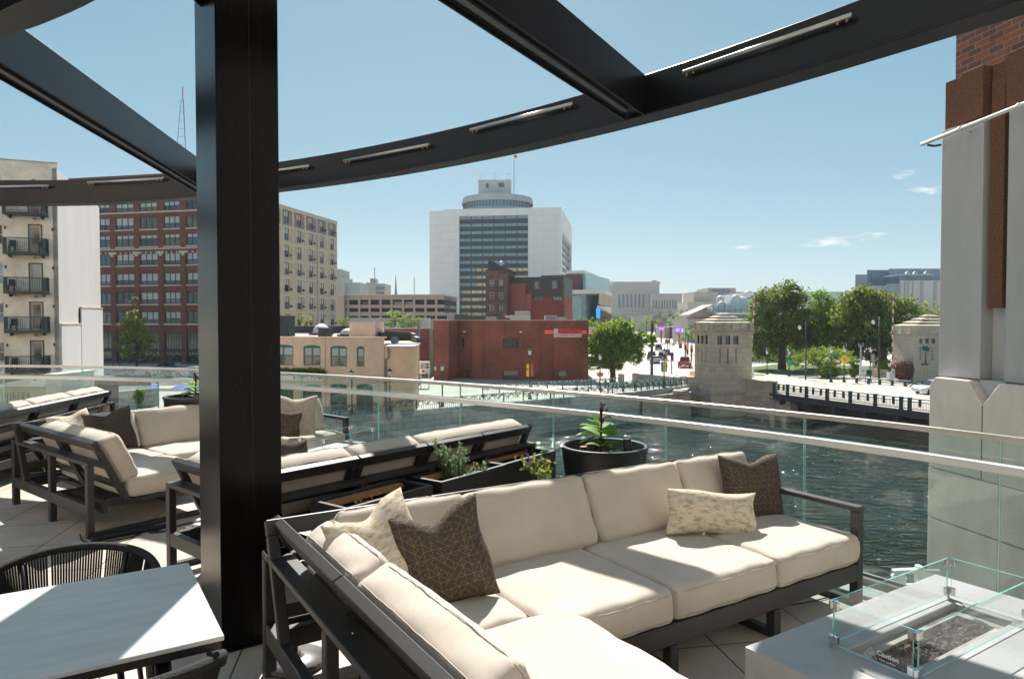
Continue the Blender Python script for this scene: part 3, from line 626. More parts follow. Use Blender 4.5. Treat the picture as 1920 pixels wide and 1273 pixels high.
# ================================================================== SCATTER CUSHIONS
def pillow(name, mat, wd, ht, th, loc, face, up, label, chop=0, seed=0, cat='cushion', ears=.06, uvs=1.0):
    rs = np.random.default_rng(seed); ph = rs.random(8)*6.28; N = 30
    T = Matrix.Identity(4)
    up = Vector(up).normalized(); nrm = Vector(face).normalized(); rt = up.cross(nrm).normalized(); nrm = rt.cross(up)
    vs = []; fs = []; uv = []
    for side in (1, -1):
        for j in range(N+1):
            for i in range(N+1):
                u = -1+2*i/N; v = -1+2*j/N
                x = wd/2*u*(1-ears*(1-v*v)); y = ht/2*v*(1-ears*(1-u*u))
                if chop: y -= chop*ht*math.exp(-(u/.42)**2)*max(0, (v+.2)/1.2)**2.2
                t = ((1-u**4)*(1-v**4))**.62
                z = side*th/2*t*(1+.12*math.sin(2.2*u+ph[0])*math.cos(2*v+ph[1]))
                if chop: z *= 1-.35*math.exp(-(u/.35)**2)*max(0, v)
                z += side*t*.006*(math.sin(11*u*(1-.3*v)+ph[2])*abs(v)**2+math.sin(10*v+ph[3])*abs(u)**2*1.1)
                z += .012*math.sin(2.5*u+ph[4])*math.sin(2.1*v+ph[5])
                x += .006*math.sin(5*v+ph[6])*abs(u)**3; y += .008*math.sin(4*u+ph[7])*abs(v)**3
                vs.append((x, y, z)); uv.append(((u+1)/2*wd*uvs, (v+1)/2*ht*uvs))
        b = (0 if side == 1 else (N+1)**2)
        for j in range(N):
            for i in range(N):
                q = [b+j*(N+1)+i, b+j*(N+1)+i+1, b+(j+1)*(N+1)+i+1, b+(j+1)*(N+1)+i]
                fs.append(q if side == 1 else q[::-1])
    me = bpy.data.meshes.new(name); me.from_pydata(vs, [], fs); ul = me.uv_layers.new(name='UVMap')
    for l in me.loops: ul.data[l.index].uv = uv[l.vertex_index]
    me.materials.append(M[mat]); me.polygons.foreach_set('use_smooth', [True]*len(fs))
    bm = bmesh.new(); bm.from_mesh(me); bmesh.ops.remove_doubles(bm, verts=bm.verts, dist=.0005); bm.to_mesh(me); bm.free()
    o = bpy.data.objects.new(name, me); C.objects.link(o)
    o.matrix_basis = Matrix(((rt.x, up.x, nrm.x, loc[0]), (rt.y, up.y, nrm.y, loc[1]), (rt.z, up.z, nrm.z, loc[2]), (0, 0, 0, 1)))
    return meta(o, label, cat, 'scatter cushions on the sofas')
U1 = Vector((math.cos(TH), math.sin(TH), 0)); V1 = Vector((-math.sin(TH), math.cos(TH), 0)); S1 = Vector((-1.205, 3.31, 0))
def s1p(a, b, z): return S1+U1*a-V1*b+Vector((0, 0, z))
pillow('scatter_cushion', 'gold_line_fabric',   .435, .465, .16, s1p(.66, .62, .635), (.28, -1, .34), (-.30, .22, 1), 'large dark brown cushion with thin gold geometric lines leaning in the near sofa corner', chop=.17, seed=3)
pillow('scatter_cushion', 'fleck_velvet', .46, .45, .14, s1p(.40, .53, .67), (.62, -.62, .34), (-.48, .12, 1), 'square cream cushion with brown flecks beside the dark one in the sofa corner', chop=.12, seed=5)
pillow('scatter_cushion', 'fleck_velvet', .61, .27, .15, s1p(2.47, .60, .555), (.30, -1, .30), (.06, .25, 1), 'long low cream flecked cushion lying before the sofa back', chop=.05, seed=8)
pillow('scatter_cushion', 'gold_line_fabric', .46, .45, .15, s1p(3.00, .47, .61), (.35, -1, .22), (-.05, .2, 1), 'dark gold lined cushion with two raised corners at the right end of the near sofa', chop=.13, seed=11)
# left sofa
def pl(px, py, y): return D(px, py, y)
pillow('scatter_cushion', 'plain_brown_fabric', .41, .42, .14, pl(206, 808, 6.45), (.35, -1, .25), (-.28, .1, 1), 'plain chocolate brown cushion on the left sofa', chop=.12, seed=13)
pillow('scatter_cushion', 'fleck_velvet', .38, .38, .13, pl(138, 806, 6.45), (.9, -.6, .4), (-.6, .2, 1), 'cream flecked cushion behind the brown one on the left sofa', chop=.1, seed=15)
# far sofa
pillow('scatter_cushion', 'linen_fabric', .46, .44, .15, pl(553, 780, 7.55), (.25, -1, .2), (-.02, .2, 1), 'large oatmeal linen cushion on the far sofa beside the column', chop=.06, seed=17)
pillow('scatter_cushion', 'gold_line_fabric', .36, .27, .12, pl(531, 794, 7.3), (.3, -1, .2), (.06, .2, 1), 'small dark patterned cushion in front of the oatmeal one', chop=.04, seed=19)
pillow('scatter_cushion', 'plain_brown_fabric', .32, .32, .12, D(534, 872, 4.75), (-.4, 1, .2), (.0, -.1, 1), 'dark brown cushion peeking above the back of the middle sofa', seed=21)
# ================================================================== FIRE TABLES
def fire_table(loc, ang, L, Wd, gx0, gx1, gy0, gy1, label, seed=0, caution=False, H=.40):
    rs = random.Random(seed)
    o = thing('fire_table', label, 'fire pit table', loc, ang)
    ix0, ix1, iy0, iy1 = gx0+.045, gx1-.045, gy0+.045, gy1-.045
    mb = MB(); t0 = H-.09
    # slab top as a ring of four pieces + plinth below
    def ringbox(mb, x0, x1, y0, y1, a0, a1, b0, b1, z0, z1):
        pts = [(x0, y0), (x1, y0), (x1, y1), (x0, y1)]; ins = [(a0, b0), (a1, b0), (a1, b1), (a0, b1)]
        vs = [(x, y, z) for z in (z0, z1) for (x, y) in pts]+[(x, y, z) for z in (z0, z1) for (x, y) in ins]
        fs = []
        for i in range(4):
            j = (i+1) % 4; fs += [(i, j, 4+j, 4+i), (8+j, 8+i, 12+i, 12+j), (4+i, 4+j, 12+j, 12+i), (j, i, 8+i, 8+j)]
        mb.add(vs, fs)
    ringbox(mb, 0, L, -Wd, 0, ix0, ix1, -iy1, -iy0, 0, H)
    mb.build('table_body', 'cast_grey', o, bevel=.007, seg=2)
    b = MB(); ringbox(b, ix0+.0015, ix1-.0015, -iy1+.0015, -iy0-.0015, ix0+.055, ix1-.055, -iy1+.045, -iy0-.045, H-.055, H-.03); b.build('burner_tray', 'rim_stone', o, bevel=.002)
    b = MB(); b.box(ix0+.001, ix1-.001, -iy1+.001, -iy0-.001, H-.14, H-.10); b.build('burner_floor', 'dark_metal', o)
    # lava rock
    base = bmesh.new(); bmesh.ops.create_icosphere(base, subdivisions=1, radius=1); bv = [v.co.copy() for v in base.verts]; bf = [[v.index for v in f.verts] for f in base.faces]; base.free()
    r = MB(); nx = int((ix1-ix0-.13)/.030); ny = int((iy1-iy0-.1)/.030)
    for lay in range(2):
        for i in range(nx+1):
            for j in range(ny+1):
                s = rs.uniform(.014, .026); c = Vector((ix0+.065+i*.030+rs.uniform(-.009, .009), -iy0-.05-j*.030+rs.uniform(-.009, .009), H-.075+lay*.018+rs.uniform(-.006, .012)))
                E = Euler((rs.random()*6, rs.random()*6, rs.random()*6)).to_matrix(); sc = Vector((s*rs.uniform(.8, 1.3), s*rs.uniform(.8, 1.2), s*rs.uniform(.7, 1)))
                r.add([c+E @ Vector((v.x*sc.x*rs.uniform(.75, 1.2), v.y*sc.y*rs.uniform(.75, 1.2), v.z*sc.z*rs.uniform(.75, 1.2))) for v in bv], bf)
    r.build('lava_rock_bed', 'lava', o, kind='stuff', fixn=False)
    # glass guard
    gh0, gh1 = H+.015, H+.19
    def pane(a, b_):
        a = Vector(a); b_ = Vector(b_); d = (b_-a).normalized(); q = Vector((-d.y, d.x, 0))*.003; a = a+d*.012; b_ = b_-d*.012; m_ = MB()
        vs = [a-q, b_-q, b_+q, a+q]; vs = [v+Vector((0, 0, gh0)) for v in vs]+[v+Vector((0, 0, gh1)) for v in vs]; m_.v = vs
        m_.f = [[0, 3, 2, 1], [4, 5, 6, 7], [0, 1, 5, 4], [1, 2, 6, 5], [2, 3, 7, 6], [3, 0, 4, 7]]; m_.m = [1, 1, 0, 1, 0, 1]
        return m_.build('glass_pane', ['fire_glass', 'glass_edge'], o)
    cs = [(gx0, -gy0, 0), (gx1, -gy0, 0), (gx1, -gy1, 0), (gx0, -gy1, 0)]
    for i in range(4): pane(cs[i], cs[(i+1) % 4])
    for (x, y, _) in cs:
        sx = 1 if x == gx0 else -1; sy = -1 if y == -gy0 else 1
        for z in (gh0+.02, gh1-.018):
            m_ = MB(); m_.box(min(x-sx*.006, x+sx*.030), max(x-sx*.006, x+sx*.030), y-.008, y+.008, z-.017, z+.017); m_.box(x-.008, x+.008, min(y-sy*.006, y+sy*.030), max(y-sy*.006, y+sy*.030), z-.0165, z+.0165)
            m_.tube([(x, y, z-.014), (x, y, z+.014)], .012, 10)
            if z < H+.1: m_.tube([(x, y, H), (x, y, z-.014)], .007, 8)
            m_.build('glass_clamp', 'chrome', o, bevel=.002)
    if caution:
        bpy.context.view_layer.update(); R0 = chainm(o)
        # on the short near-left pane, reading from outside
        a, b_ = R0 @ Vector((gx0, -gy0, 0)), R0 @ Vector((gx0, -gy1, 0)); d = (b_-a).normalized(); nn = Vector((0, 0, 1)); out_ = d.cross(nn)
        q = lambda f_, z: a+d*((b_-a).length*f_)+out_*.0042+Vector((0, 0, z))
        text('Caution', 'warning_print', 'white_print', .026, q(.69, gh0+.040), d, (0, 0, 1), o, depth=.0002, bold=.0004)
        text('Hot surface', 'warning_print', 'white_print', .013, q(.69, gh0+.018), d, (0, 0, 1), o, depth=.0002)
        tr = MB(); c0 = q(.44, gh0+.012); c1 = q(.44, gh0+.012)+d*.042; c0 = c0-d*.008; tp = (c0+c1)/2+Vector((0, 0, .040))
        tr.tube([c0, c1, tp, c0], .0011, 4)
        for k in (.38, .5, .62): p_ = c0.lerp(c1, k); tr.tube([p_+Vector((0, 0, .007)), p_+d*.002+Vector((0, 0, .013)), p_+Vector((0, 0, .02))], .0009, 4)
        tr.build('warning_symbol', 'white_print', o, world=True)
    return o
fire_table((.932, 2.748, 0), TH, 1.49, .72, .29, 1.215, .19, .52, 'grey cast fire table with a glass guard and lava rocks in the near right corner', 3, True)
fire_table((-2.297, 6.56, 0), R(65), 1.12, .70, .17, .95, .2, .5, 'far grey fire table with glass guard between the middle and far sofas', 5, False)
# ================================================================== DINING TABLE AND ROPE CHAIRS
tq = (-1.29, 2.74)
dt = thing('dining_table', 'pale grey square edged dining table at the lower left, half in column shade', 'table', (tq[0], tq[1], 0), R(32.5))
MB().box(-1.75, 0, -.765, 0, .727, .742).build('tabletop', 'table_top', dt, bevel=.002)
MB().box(-1.742, -.008, -.757, -.008, .700, .7255).build('apron', 'dark_metal', dt)
for sx_, sy_ in ((-.16, -.62), (-.16, -.14), (-1.6, -.62), (-1.6, -.14)):
    MB().tube([(sx_, sy_, .70), (sx_+(.04 if sx_ > -1 else -.04), sy_+(.05 if sy_ > -.4 else -.05), 0)], [.026, .018], 10).build('leg', 'dark_metal', dt, smooth=True)
MB().tube([(-.17, -.62, .60), (-.17, -.14, .60)], .014, 8).build('stretcher', 'dark_metal', dt, smooth=True)
def rope_chair(loc, rz, label, first=[None]):
    if first[0] is not None: return dup(first[0], loc, rz, label)
    o = thing('rope_chair', label, 'chair', loc, rz, 'black rope dining chairs')
    # seat plane z .44, back opens toward +y local front = -y
    rim = []; low = []
    N = 60
    for i in range(N+1):
        a = math.pi*(-.10)+math.pi*1.20*i/N; x = .31*math.cos(a); y = .26*math.sin(a)
        h = .60+.115*max(0, math.sin(a))**.55; rim.append(Vector((x*1.08, y*1.12, h))); low.append(Vector((x*.80, y*.80-.01, .43)))
    r = MB(); r.tube(rim, .0175, 10); r.build('rim', 'rope', o, smooth=True)
    l = MB(); l.tube(low, .012, 8); l.build('seat_rail', 'dark_metal', o, smooth=True)
    st = MB(); K = 118
    for k in range(K+1):
        f_ = k/K*N; i = min(N-1, int(f_)); t_ = f_-i; a = rim[i].lerp(rim[i+1], t_); b = low[i].lerp(low[i+1], t_)
        if k % 20 in (9,): continue
        for d_ in (0,):
            m_ = a.lerp(b, .5); m_ = m_+Vector((m_.x*.06, m_.y*.06, 0)); st.tube([a, m_, b], .005, 4, caps=False)
    st.build('rope_back', 'rope', o, fixn=False)
    for i in (4, 20, 40, 56):
        MB().tube([rim[i], low[i]], .011, 8).build('back_post', 'dark_metal', o, smooth=True)
    # perforated woven seat
    se = MB()
    for k in range(-7, 8):
        x = k*.034; y1 = .21*math.sqrt(max(0, 1-(x/.27)**2)); se.tube([(x, -.24, .445), (x, y1*.95, .440)], .0075, 5)
    for k in range(-7, 7):
        y = k*.033; xw = .25 if y < 0 else .25*math.sqrt(max(0, 1-(y/.24)**2)); se.tube([(-xw, y, .447), (xw, y, .447)], .0075, 5)
    se.build('woven_seat', 'rope', o)
    for sx_ in (-1, 1):
        for yy in (-.22, .17): MB().tube([(sx_*.22, yy, .43), (sx_*.26, yy*1.2, 0)], [.013, .010], 8).build('leg', 'dark_metal', o, smooth=True)
    first[0] = o; return o
tc_ = Vector((-1.29, 2.74, 0)); du, dvv = Vector((math.cos(TH), math.sin(TH), 0)), Vector((-math.sin(TH), math.cos(TH), 0))
rope_chair((-1.79, 2.74, 0), R(22), 'black rope chair behind the far edge of the dining table')
rope_chair((-1.225, 2.04, 0), R(212.5), 'black rope chair tucked in at the near right corner of the dining table')
# ================================================================== PLANTERS
def leafquads(mb, c, n, spread, size, rs, dirn=None, asp=.4):
    for _ in range(n):
        p = Vector(c)+Vector((rs.gauss(0, spread[0]), rs.gauss(0, spread[1]), rs.gauss(0, spread[2])))
        d = Vector((rs.gauss(0, 1), rs.gauss(0, 1), rs.gauss(.3, .8))).normalized() if dirn is None else (Vector(dirn)+Vector((rs.gauss(0, .4), rs.gauss(0, .4), rs.gauss(0, .4)))).normalized()
        s_ = d.orthogonal(); s_.rotate(Matrix.Rotation(rs.random()*6.28, 3, d)); k = size*rs.uniform(.6, 1.3)
        mb.add([p, p+d*k*.5+s_*k*asp*.5, p+d*k, p+d*k*.5-s_*k*asp*.5], [(0, 1, 2, 3)])
def leafblade(mb, p, d, L, wd, droop=.3, n=5):
    p = Vector(p); d = Vector(d).normalized(); s_ = d.cross(Vector((0, 0, 1))).normalized(); vs = []; q = p.copy()
    for i in range(n+1):
        t = i/n; k = wd*math.sin(math.pi*min(1, t*.92+.06))**.8; vs += [q-s_*k/2+Vector((0, 0, k*.12)), q.copy(), q+s_*k/2+Vector((0, 0, k*.12))]
        q = q+d*L/n; d = (d-Vector((0, 0, droop/n))).normalized()
    mb.add(vs, [f for i in range(n) for f in ((3*i, 3*i+1, 3*i+4, 3*i+3), (3*i+1, 3*i+2, 3*i+5, 3*i+4))])
def trough(p, ang, label, L=.78, Wd=.345, H=.55):
    o = thing('planter_box', label, 'planter', (p[0], p[1], 0), ang, 'black rectangular planter boxes')
    m_ = MB(); pts = [(0, 0), (L, 0), (L, Wd), (0, Wd)]; t = .03; ins = [(t, t), (L-t, t), (L-t, Wd-t), (t, Wd-t)]
    vs = [(x, y, 0) for x, y in pts]+[(x, y, H) for x, y in pts]+[(x, y, H) for x, y in ins]+[(x, y, H-.22) for x, y in ins]; fs = [(3, 2, 1, 0), (12, 13, 14, 15)]; mi = [0, 0]
    m_.add(vs, fs)
    for i in range(4):
        j = (i+1) % 4; m_.mi = 0; m_.f.append([i, j, 4+j, 4+i]); m_.m.append(0); m_.f.append([4+i, 4+j, 8+j, 8+i]); m_.m.append(1); m_.f.append([8+i, 8+j, 12+j, 12+i]); m_.m.append(0)
    m_.build('box_body', ['planter_black', 'planter_rim'], o, bevel=.003)
    MB().box(t+.001, L-t-.001, Wd-t-.05, Wd-t-.001, H-.055, H-.02).build('wood_slat', 'wood_slat', o)
    g = MB(); N = 14
    rs = random.Random(label); vs = [(t+(L-2*t)*i/N, t+(Wd-2*t)*j/6, H-.10+rs.uniform(-.02, .02)) for j in range(7) for i in range(N+1)]
    g.add(vs, [(j*(N+1)+i, j*(N+1)+i+1, (j+1)*(N+1)+i+1, (j+1)*(N+1)+i) for j in range(6) for i in range(N)]); g.build('soil', 'soil', o, fixn=False)
    return o
PA = R(53.5)
pcorn = [W(649, 954, .55), W(828, 904, .55), W(946, 870.5, .55)]
trough(pcorn[0], PA, 'black planter box nearest us with bare soil and dry twigs'); trough(pcorn[1], PA, 'black planter box in the middle of the row holding rosemary'); trough(pcorn[2], PA, 'black planter box at the far end of the row with a hanging purple flower stem', L=.76)
trough(W(175, 801, .55), R(60), 'black planter box behind the left sofa with dry stalks', L=.8)
trough(W(330, 790, .55), R(55), 'black planter box behind the left sofa cushions beside the round pot', L=.6)
rs = random.Random(4)
def up_pt(corner, ang, a, b, z=.45): return Vector((corner.x, corner.y, 0))+Vector((math.cos(ang), math.sin(ang), 0))*a+Vector((-math.sin(ang), math.cos(ang), 0))*b+Vector((0, 0, z))
def rosemary(base, label, hs, k=1.0):
    o = thing('rosemary_bush', label, 'plant', base); st = MB(); lf = MB()
    for (dx, dy, h) in hs:
        a = Vector(base)+Vector((dx*.4, dy*.4, 0)); b = Vector(base)+Vector((dx, dy, h)); pts = [a.lerp(b, t)+Vector((rs.gauss(0, .006), rs.gauss(0, .006), 0)) for t in (0, .35, .7, 1)]
        st.tube(pts, [.005, .004, .003, .0015], 5)
        for q in range(int(120*h/.2*k)):
            t = rs.random()**.8; c = a.lerp(b, .12+.88*t); dd = Vector((rs.gauss(0, 1), rs.gauss(0, 1), .9)).normalized(); leafquads(lf, c, 1, (.004,)*3, .030*k, rs, dd, .22)
    st.build('stem', 'dry_leaf', o, world=True); lf.build('foliage', 'herb_leaf', o, world=True, fixn=False)
rb_ = up_pt(pcorn[1], PA, .34, .17)
rosemary(rb_, 'tall green rosemary growing in the middle planter box', [(-.16, .0, .34), (-.13, .04, .24), (-.02, -.03, .20), (.04, .03, .31), (.0, .0, .22), (.09, -.02, .2), (.16, .02, .15), (.24, .05, .16), (.26, .0, .13), (-.06, .05, .26), (.13, -.06, .12), (-.09, -.02, .30), (.03, .01, .16), (.07, .05, .25)])
rosemary(W(345, 775, .5), 'small rosemary sprigs showing above the left sofa back', [(-.05, 0, .2), (.0, .03, .16), (.1, .0, .17), (.15, .02, .12)])
# drooping butterfly-bush stem
fb = up_pt(pcorn[2], PA, .30, .06, .5)
o = thing('flowering_shrub', 'leafy stem with faded purple flower spikes hanging over the far planter box', 'plant', fb)
st = MB(); lf = MB(); bl = MB()
endp = [fb, D(1003, 875, 5.45), D(1022, 897, 5.25), D(1043, 916, 5.05), D(1060, 920, 4.95)]
pts = catmull(endp, 6); st.tube(pts, .006, 6)
for p in pts: leafquads(lf, p, 9, (.022, .022, .022), .05, rs)
leafquads(lf, D(1012, 868, 5.5), 60, (.045, .04, .05), .05, rs); leafquads(lf, D(1020, 885, 5.4), 40, (.03, .03, .03), .05, rs)
for (a_, b_) in (((1005, 872), (986, 851)), ((1006, 880), (984, 865)), ((1004, 884), (993, 872))):
    p, q = D(*a_, 5.5), D(*b_, 5.55)
    for k in range(70): t = rs.random(); leafquads(bl, p.lerp(q, t), 1, (.010*(1.2-t),)*3, .016, rs)
    st.tube([p, q], .003, 5)
st.build('stem', 'dry_leaf', o, world=True); lf.build('foliage', 'green_leaf', o, world=True, fixn=False); bl.build('flower_spike', 'purple_bloom', o, world=True, fixn=False)
# dry twigs
def twigs(base, label, n=10, h=.1):
    m_ = MB()
    for k in range(n):
        a = Vector(base)+Vector((rs.gauss(0, .03), rs.gauss(0, .03), -.02)); b = a+Vector((rs.gauss(0, .05), rs.gauss(0, .05), rs.uniform(.4, 1)*h)); m_.tube([a, a.lerp(b, .5)+Vector((rs.gauss(0, .015), 0, .01)), b], [.003, .0025, .001], 5)
        leafquads(m_, b, 3, (.02,)*3, .03, rs)
    o = m_.build('dry_twigs', 'dry_leaf', label=label, cat='plant', fixn=False)
twigs(up_pt(pcorn[0], PA, .32, .13), 'withered brown twigs in the nearest planter box', 16, .09)
twigs(W(192, 778, .55), 'bare orange brown stalks behind the left sofa', 12, .16)
# round pots
def round_pot(c, label, r=.365, H=.66):
    o = thing('round_planter', label, 'planter', (c[0], c[1], 0), 0, 'tapered round black planters')
    MB().lathe([(r*.74, 0), (r*.80, .15), (r*.97, H-.04), (r, H-.012), (r*.995, H), (r*.91, H), (r*.90, H-.02), (r*.85, H-.14)], n=64).build('pot', 'pot_black', o, smooth=True, bevel=0)
    g = MB(); N = 40; vs = [(0, 0, H-.10)]
    for ring_ in (.5, 1):
        for j in range(N): a = 2*math.pi*j/N; vs.append((r*.86*ring_*math.cos(a), r*.86*ring_*math.sin(a), H-.11+rs.uniform(-.01, .01)))
    fs = [(0, 1+j, 1+(j+1) % N) for j in range(N)]+[(1+j, 1+N+j, 1+N+(j+1) % N, 1+(j+1) % N) for j in range(N)]; g.add(vs, fs); g.build('soil', 'soil', o, fixn=False)
    return o
pc = D(1133, 834, 5.72); pc.z = 0
round_pot(pc, 'large round black planter with a canna, in front of the glass rail', .362, .68)
pc2 = D(372, 745, 7.9); pc2.z = 0
round_pot(pc2, 'round black planter half hidden behind the left side of the column', .37, .86)
def canna(base, label, s=1.0, seed=2):
    rs = random.Random(seed); o = thing('canna_plant', label, 'plant', base); st = MB(); lf = MB(); dk = MB(); B_ = Vector(base)
    st.tube([B_, B_+Vector((0, 0, .25*s)), B_+Vector((.008*s, 0, .5*s))], [.012, .009, .006], 8)
    for k in range(16): t = rs.random(); leafquads(dk, B_+Vector((.006*s, 0, .36*s+.15*s*t)), 2, (.012*s,)*3, .05*s, rs, (0, 0, 1), .4)
    for (a, h, L, wd, dr) in ((190, .22, .26, .085, .8), (165, .27, .22, .08, .7), (150, .33, .17, .05, .1), (115, .34, .16, .05, -.4), (25, .30, .24, .075, .7), (350, .26, .2, .08, .8), (60, .3, .19, .07, .5), (210, .16, .26, .09, .9), (330, .14, .2, .08, .8), (250, .2, .17, .09, .7), (290, .12, .2, .08, .9), (180, .12, .17, .07, .8), (200, .3, .24, .07, .5), (340, .2, .26, .07, .5), (135, .22, .24, .08, .4), (40, .2, .26, .08, .4), (270, .26, .16, .07, .6)):
        leafblade(lf, B_+Vector((0, 0, h*s)), (math.cos(R(a)), math.sin(R(a))*.8, .42), L*s, wd*s*1.5, dr)
    for (a, h, L) in ((30, .42, .15), (200, .2, .2), (15, .40, .17), (235, .12, .15)):
        leafblade(dk, B_+Vector((0, 0, h*s)), (math.cos(R(a)), math.sin(R(a)), .35), L*s, .055*s, 1.4)
    for k in range(9): a = rs.random()*6.28; b0 = B_+Vector((rs.uniform(-.25, .25)*s, rs.uniform(-.1, .1)*s, 0)); leafblade(lf, b0, (math.cos(a), math.sin(a), 1.6), .13*s, .016, 1.5)
    st.build('stem', 'canna_dark', o, world=True, fixn=False); lf.build('foliage', 'canna_leaf', o, world=True, fixn=False); dk.build('flower_bud', 'canna_dark', o, world=True, fixn=False)
canna((pc.x-.03, pc.y-.02, .57), 'green and burgundy canna with a tall red bud in the round planter', .82)
canna((pc2.x-.03, pc2.y, .75), 'yellow green canna leaves beside the column edge', .7, 5)
def uplight(p, h, r, label, tilt=.3):
    o = thing('garden_uplight', label, 'light fitting', p, 0, 'small uplights in the round planters'); a = Vector(p); b = a+Vector((-tilt*h*.3, 0, h))
    MB().tube([a, b], r, 14).build('housing', 'dark_metal', o, world=True, smooth=True); MB().tube([b+Vector((0, 0, .001)), b+Vector((0, 0, .004))], r*.8, 14).build('lens', 'copper_fixture', o, world=True)
uplight((pc.x-.16, pc.y+.02, .56), .10, .035, 'short black uplight left of the canna stem'); uplight((pc.x+.21, pc.y-.02, .56), .17, .038, 'tilted black uplight with a copper lens at the right of the round planter', .6)
uplight((pc2.x-.14, pc2.y, .74), .13, .035, 'black uplight in the planter beside the column')
# small things on the floor
ub = W(553, 1243, .0)
o = thing('umbrella_base', 'round grey metal umbrella base on the floor beneath the near sofa frame', 'umbrella base', ub)
MB().lathe([(.15, 0), (.155, .012), (.15, .03), (.05, .036), (.03, .04), (.03, .06)], n=40).build('weight', 'iron_plate', o, smooth=True, bevel=0)
MB().tube([(0, 0, .05), (0, 0, .16)], .016, 12).build('stub_pole', 'dark_metal', o)
def floorcable(px, label, r=.006):
    pts = catmull([W(a, b_, .008) for a, b_ in px], 6); MB().tube(pts, r, 6).build('power_cable', 'cable_black', label=label, cat='cable', smooth=True)
floorcable([(150, 1002), (156, 1014), (180, 1016), (220, 1011), (262, 1001), (268, 990), (285, 985), (300, 992), (280, 998), (310, 995), (335, 985), (380, 975)], 'black cable looping over the floor below the left sofa')
floorcable([(1380, 1136), (1440, 1134), (1500, 1131), (1560, 1118), (1625, 1108)], 'thin dark cable on the paving behind the near sofa legs', .004)
MB().bar(W(170, 1012, .02), W(312, 985, .02), .04, .035).build('cable_ramp', 'dark_metal', bevel=.008, label='low black bar lying on the floor in front of the left sofa', cat='cable cover')
# white security fitting outside the rail
sc_ = D(1700, 1082, 5.35)
o = thing('security_camera', 'white dome camera on a short arm fixed outside the glass rail', 'camera', sc_)
m_ = MB(); m_.lathe([(.0, -.07), (.035, -.06), (.05, -.03), (.055, .0), (.058, .012), (.03, .02)], n=24, c=(-.06, 0, 0)); m_.build('dome', 'white_plastic', o, smooth=True)
m_ = MB(); m_.bar((-.11, 0, .045), (.10, 0, .055), .06, .035); m_.box(.075, .12, -.035, .035, -.05, .095); m_.build('arm', 'white_plastic', o, bevel=.012, seg=3)
m_ = MB(); m_.box(.125, .26, -.01, .01, -.03, .06); m_.bar((.12, 0, -.02), (.6, -.1, -.3), .03, .03); m_.build('bracket', 'white_plastic', o, bevel=.004)
m_ = MB(); m_.box(.0, .065, -.03, .03, -.12, -.055); m_.build('junction_box', 'white_plastic', o, bevel=.004)
# ================================================================== NEIGHBOURING PIER WALL (concrete)
pw = thing('concrete_pier', 'tall pale concrete building pier with dark granite strips and brick at the right edge', 'building wall', (5.43, 9.0, ST))
FP = ((5.43, 9.0), (.193, -.981), (-.981, -.193)); FPn = FP
TT = 5.0
zt = .985
g0, g1 = tof(FP, 1838, -.13), tof(FP, 1887, -.13)
# lower block, courses with open joints, V notch below the recess
lb = MB(); zz = [WA-1, -4.2, -2.45, -.83, -.18]
for a, b_ in zip(zz, zz[1:]): lb.fbox(FP, 0, TT, a, b_-.012, -1.2, 0)
cg = .06
lb.fpoly(FP, [(0, -.18), (TT, -.18), (TT, zt), (g1+.05, zt), (g1, zt-.05), ((g0+g1)/2+.01, zt-.27), ((g0+g1)/2-.01, zt-.27), (g0, zt-.05), (g0-.03, zt), (.09, zt), (0, zt-.11)], -1.2, 0)
lb.build('base_course', 'pale_pier', pw, world=True, bevel=.012, seg=2)
jt = MB(); jt.fbox(FP, .02, TT-.02, WA, zt-.35, -1.1, -.03); jt.build('joint_backing', 'granite_pier', pw, world=True)
dr_ = MB(); dr_.fbox(FP, (g0+g1)/2-.006, (g0+g1)/2+.006, -.17, zt-.28, .0005, .002); dr_.build('rust_streak', 'brown_granite', pw, world=True)
up_ = MB(); zu = 4.16
up_.fbox(FP, 0, g0, zt+.012, zu, -1.2, -.13); up_.fbox(FP, g1, TT, zt+.012, zu, -1.2, -.11); up_.fbox(FP, g0, g1, zt+.012, zu, -1.2, -.30)
up_.fpoly(FP, [(g0, zt+.012), (g1, zt+.012), (g1, zt-.06), ((g0+g1)/2, zt-.28), (g0, zt-.06)], -1.0, -.13)
up_.build('upper_pier', 'granite_pier', pw, world=True, bevel=.01, seg=2)
gs = tof(FP, 1862, -.24); gs2 = tof(FP, 1888, -.24)
MB().fbox(FP, gs, gs2, Zh(577, 8.0), zu+.4, -.29, -.16).build('granite_strip', 'brown_granite', pw, world=True, bevel=.004)
cr_ = MB()
tt = [tof(FP, p, -.13) for p in (1762, 1800.7, 1842, 1888, 1960, 2050)]
for i in range(5): cr_.fbox(FP, tt[i]+.008, tt[i+1]-.006, zu+.002, 4.77, -1.1, (-.15, -.08, -.20, -.05, -.15)[i])
cr_.build('granite_crown', 'brown_granite', pw, world=True, bevel=.006)
MB().fbox(FP, .02, TT, 4.772, 9, -1.2, -.30).build('brick_wall', 'near_brick', pw, world=True)
wp = thing('white_conduit', 'white pipe running across the front of the concrete pier', 'pipe', (5.35, 9.0, 4.03))
(fx, fy), (fdx, fdy), (fnx, fny) = FP
fp_ = lambda t, z, o: Vector((fx+fdx*t+fnx*o, fy+fdy*t+fny*o, z))
MB().tube([fp_(-.16, 4.02, .03), fp_(2.6, 4.17, .03)], .024, 14).build('pipe', 'white_plastic', wp, world=True, smooth=True)
for t in (.45, 1.25, 2.0):
    m_ = MB(); m_.tube([fp_(t-.02, 4.03+t*.055, .03), fp_(t+.02, 4.032+t*.055, .03)], .031, 14); m_.tube([fp_(t, 4.03+t*.055, .03), fp_(t, 4.0+t*.055, -.12)], .01, 8); m_.build('coupling', 'white_plastic', wp, world=True, smooth=True)
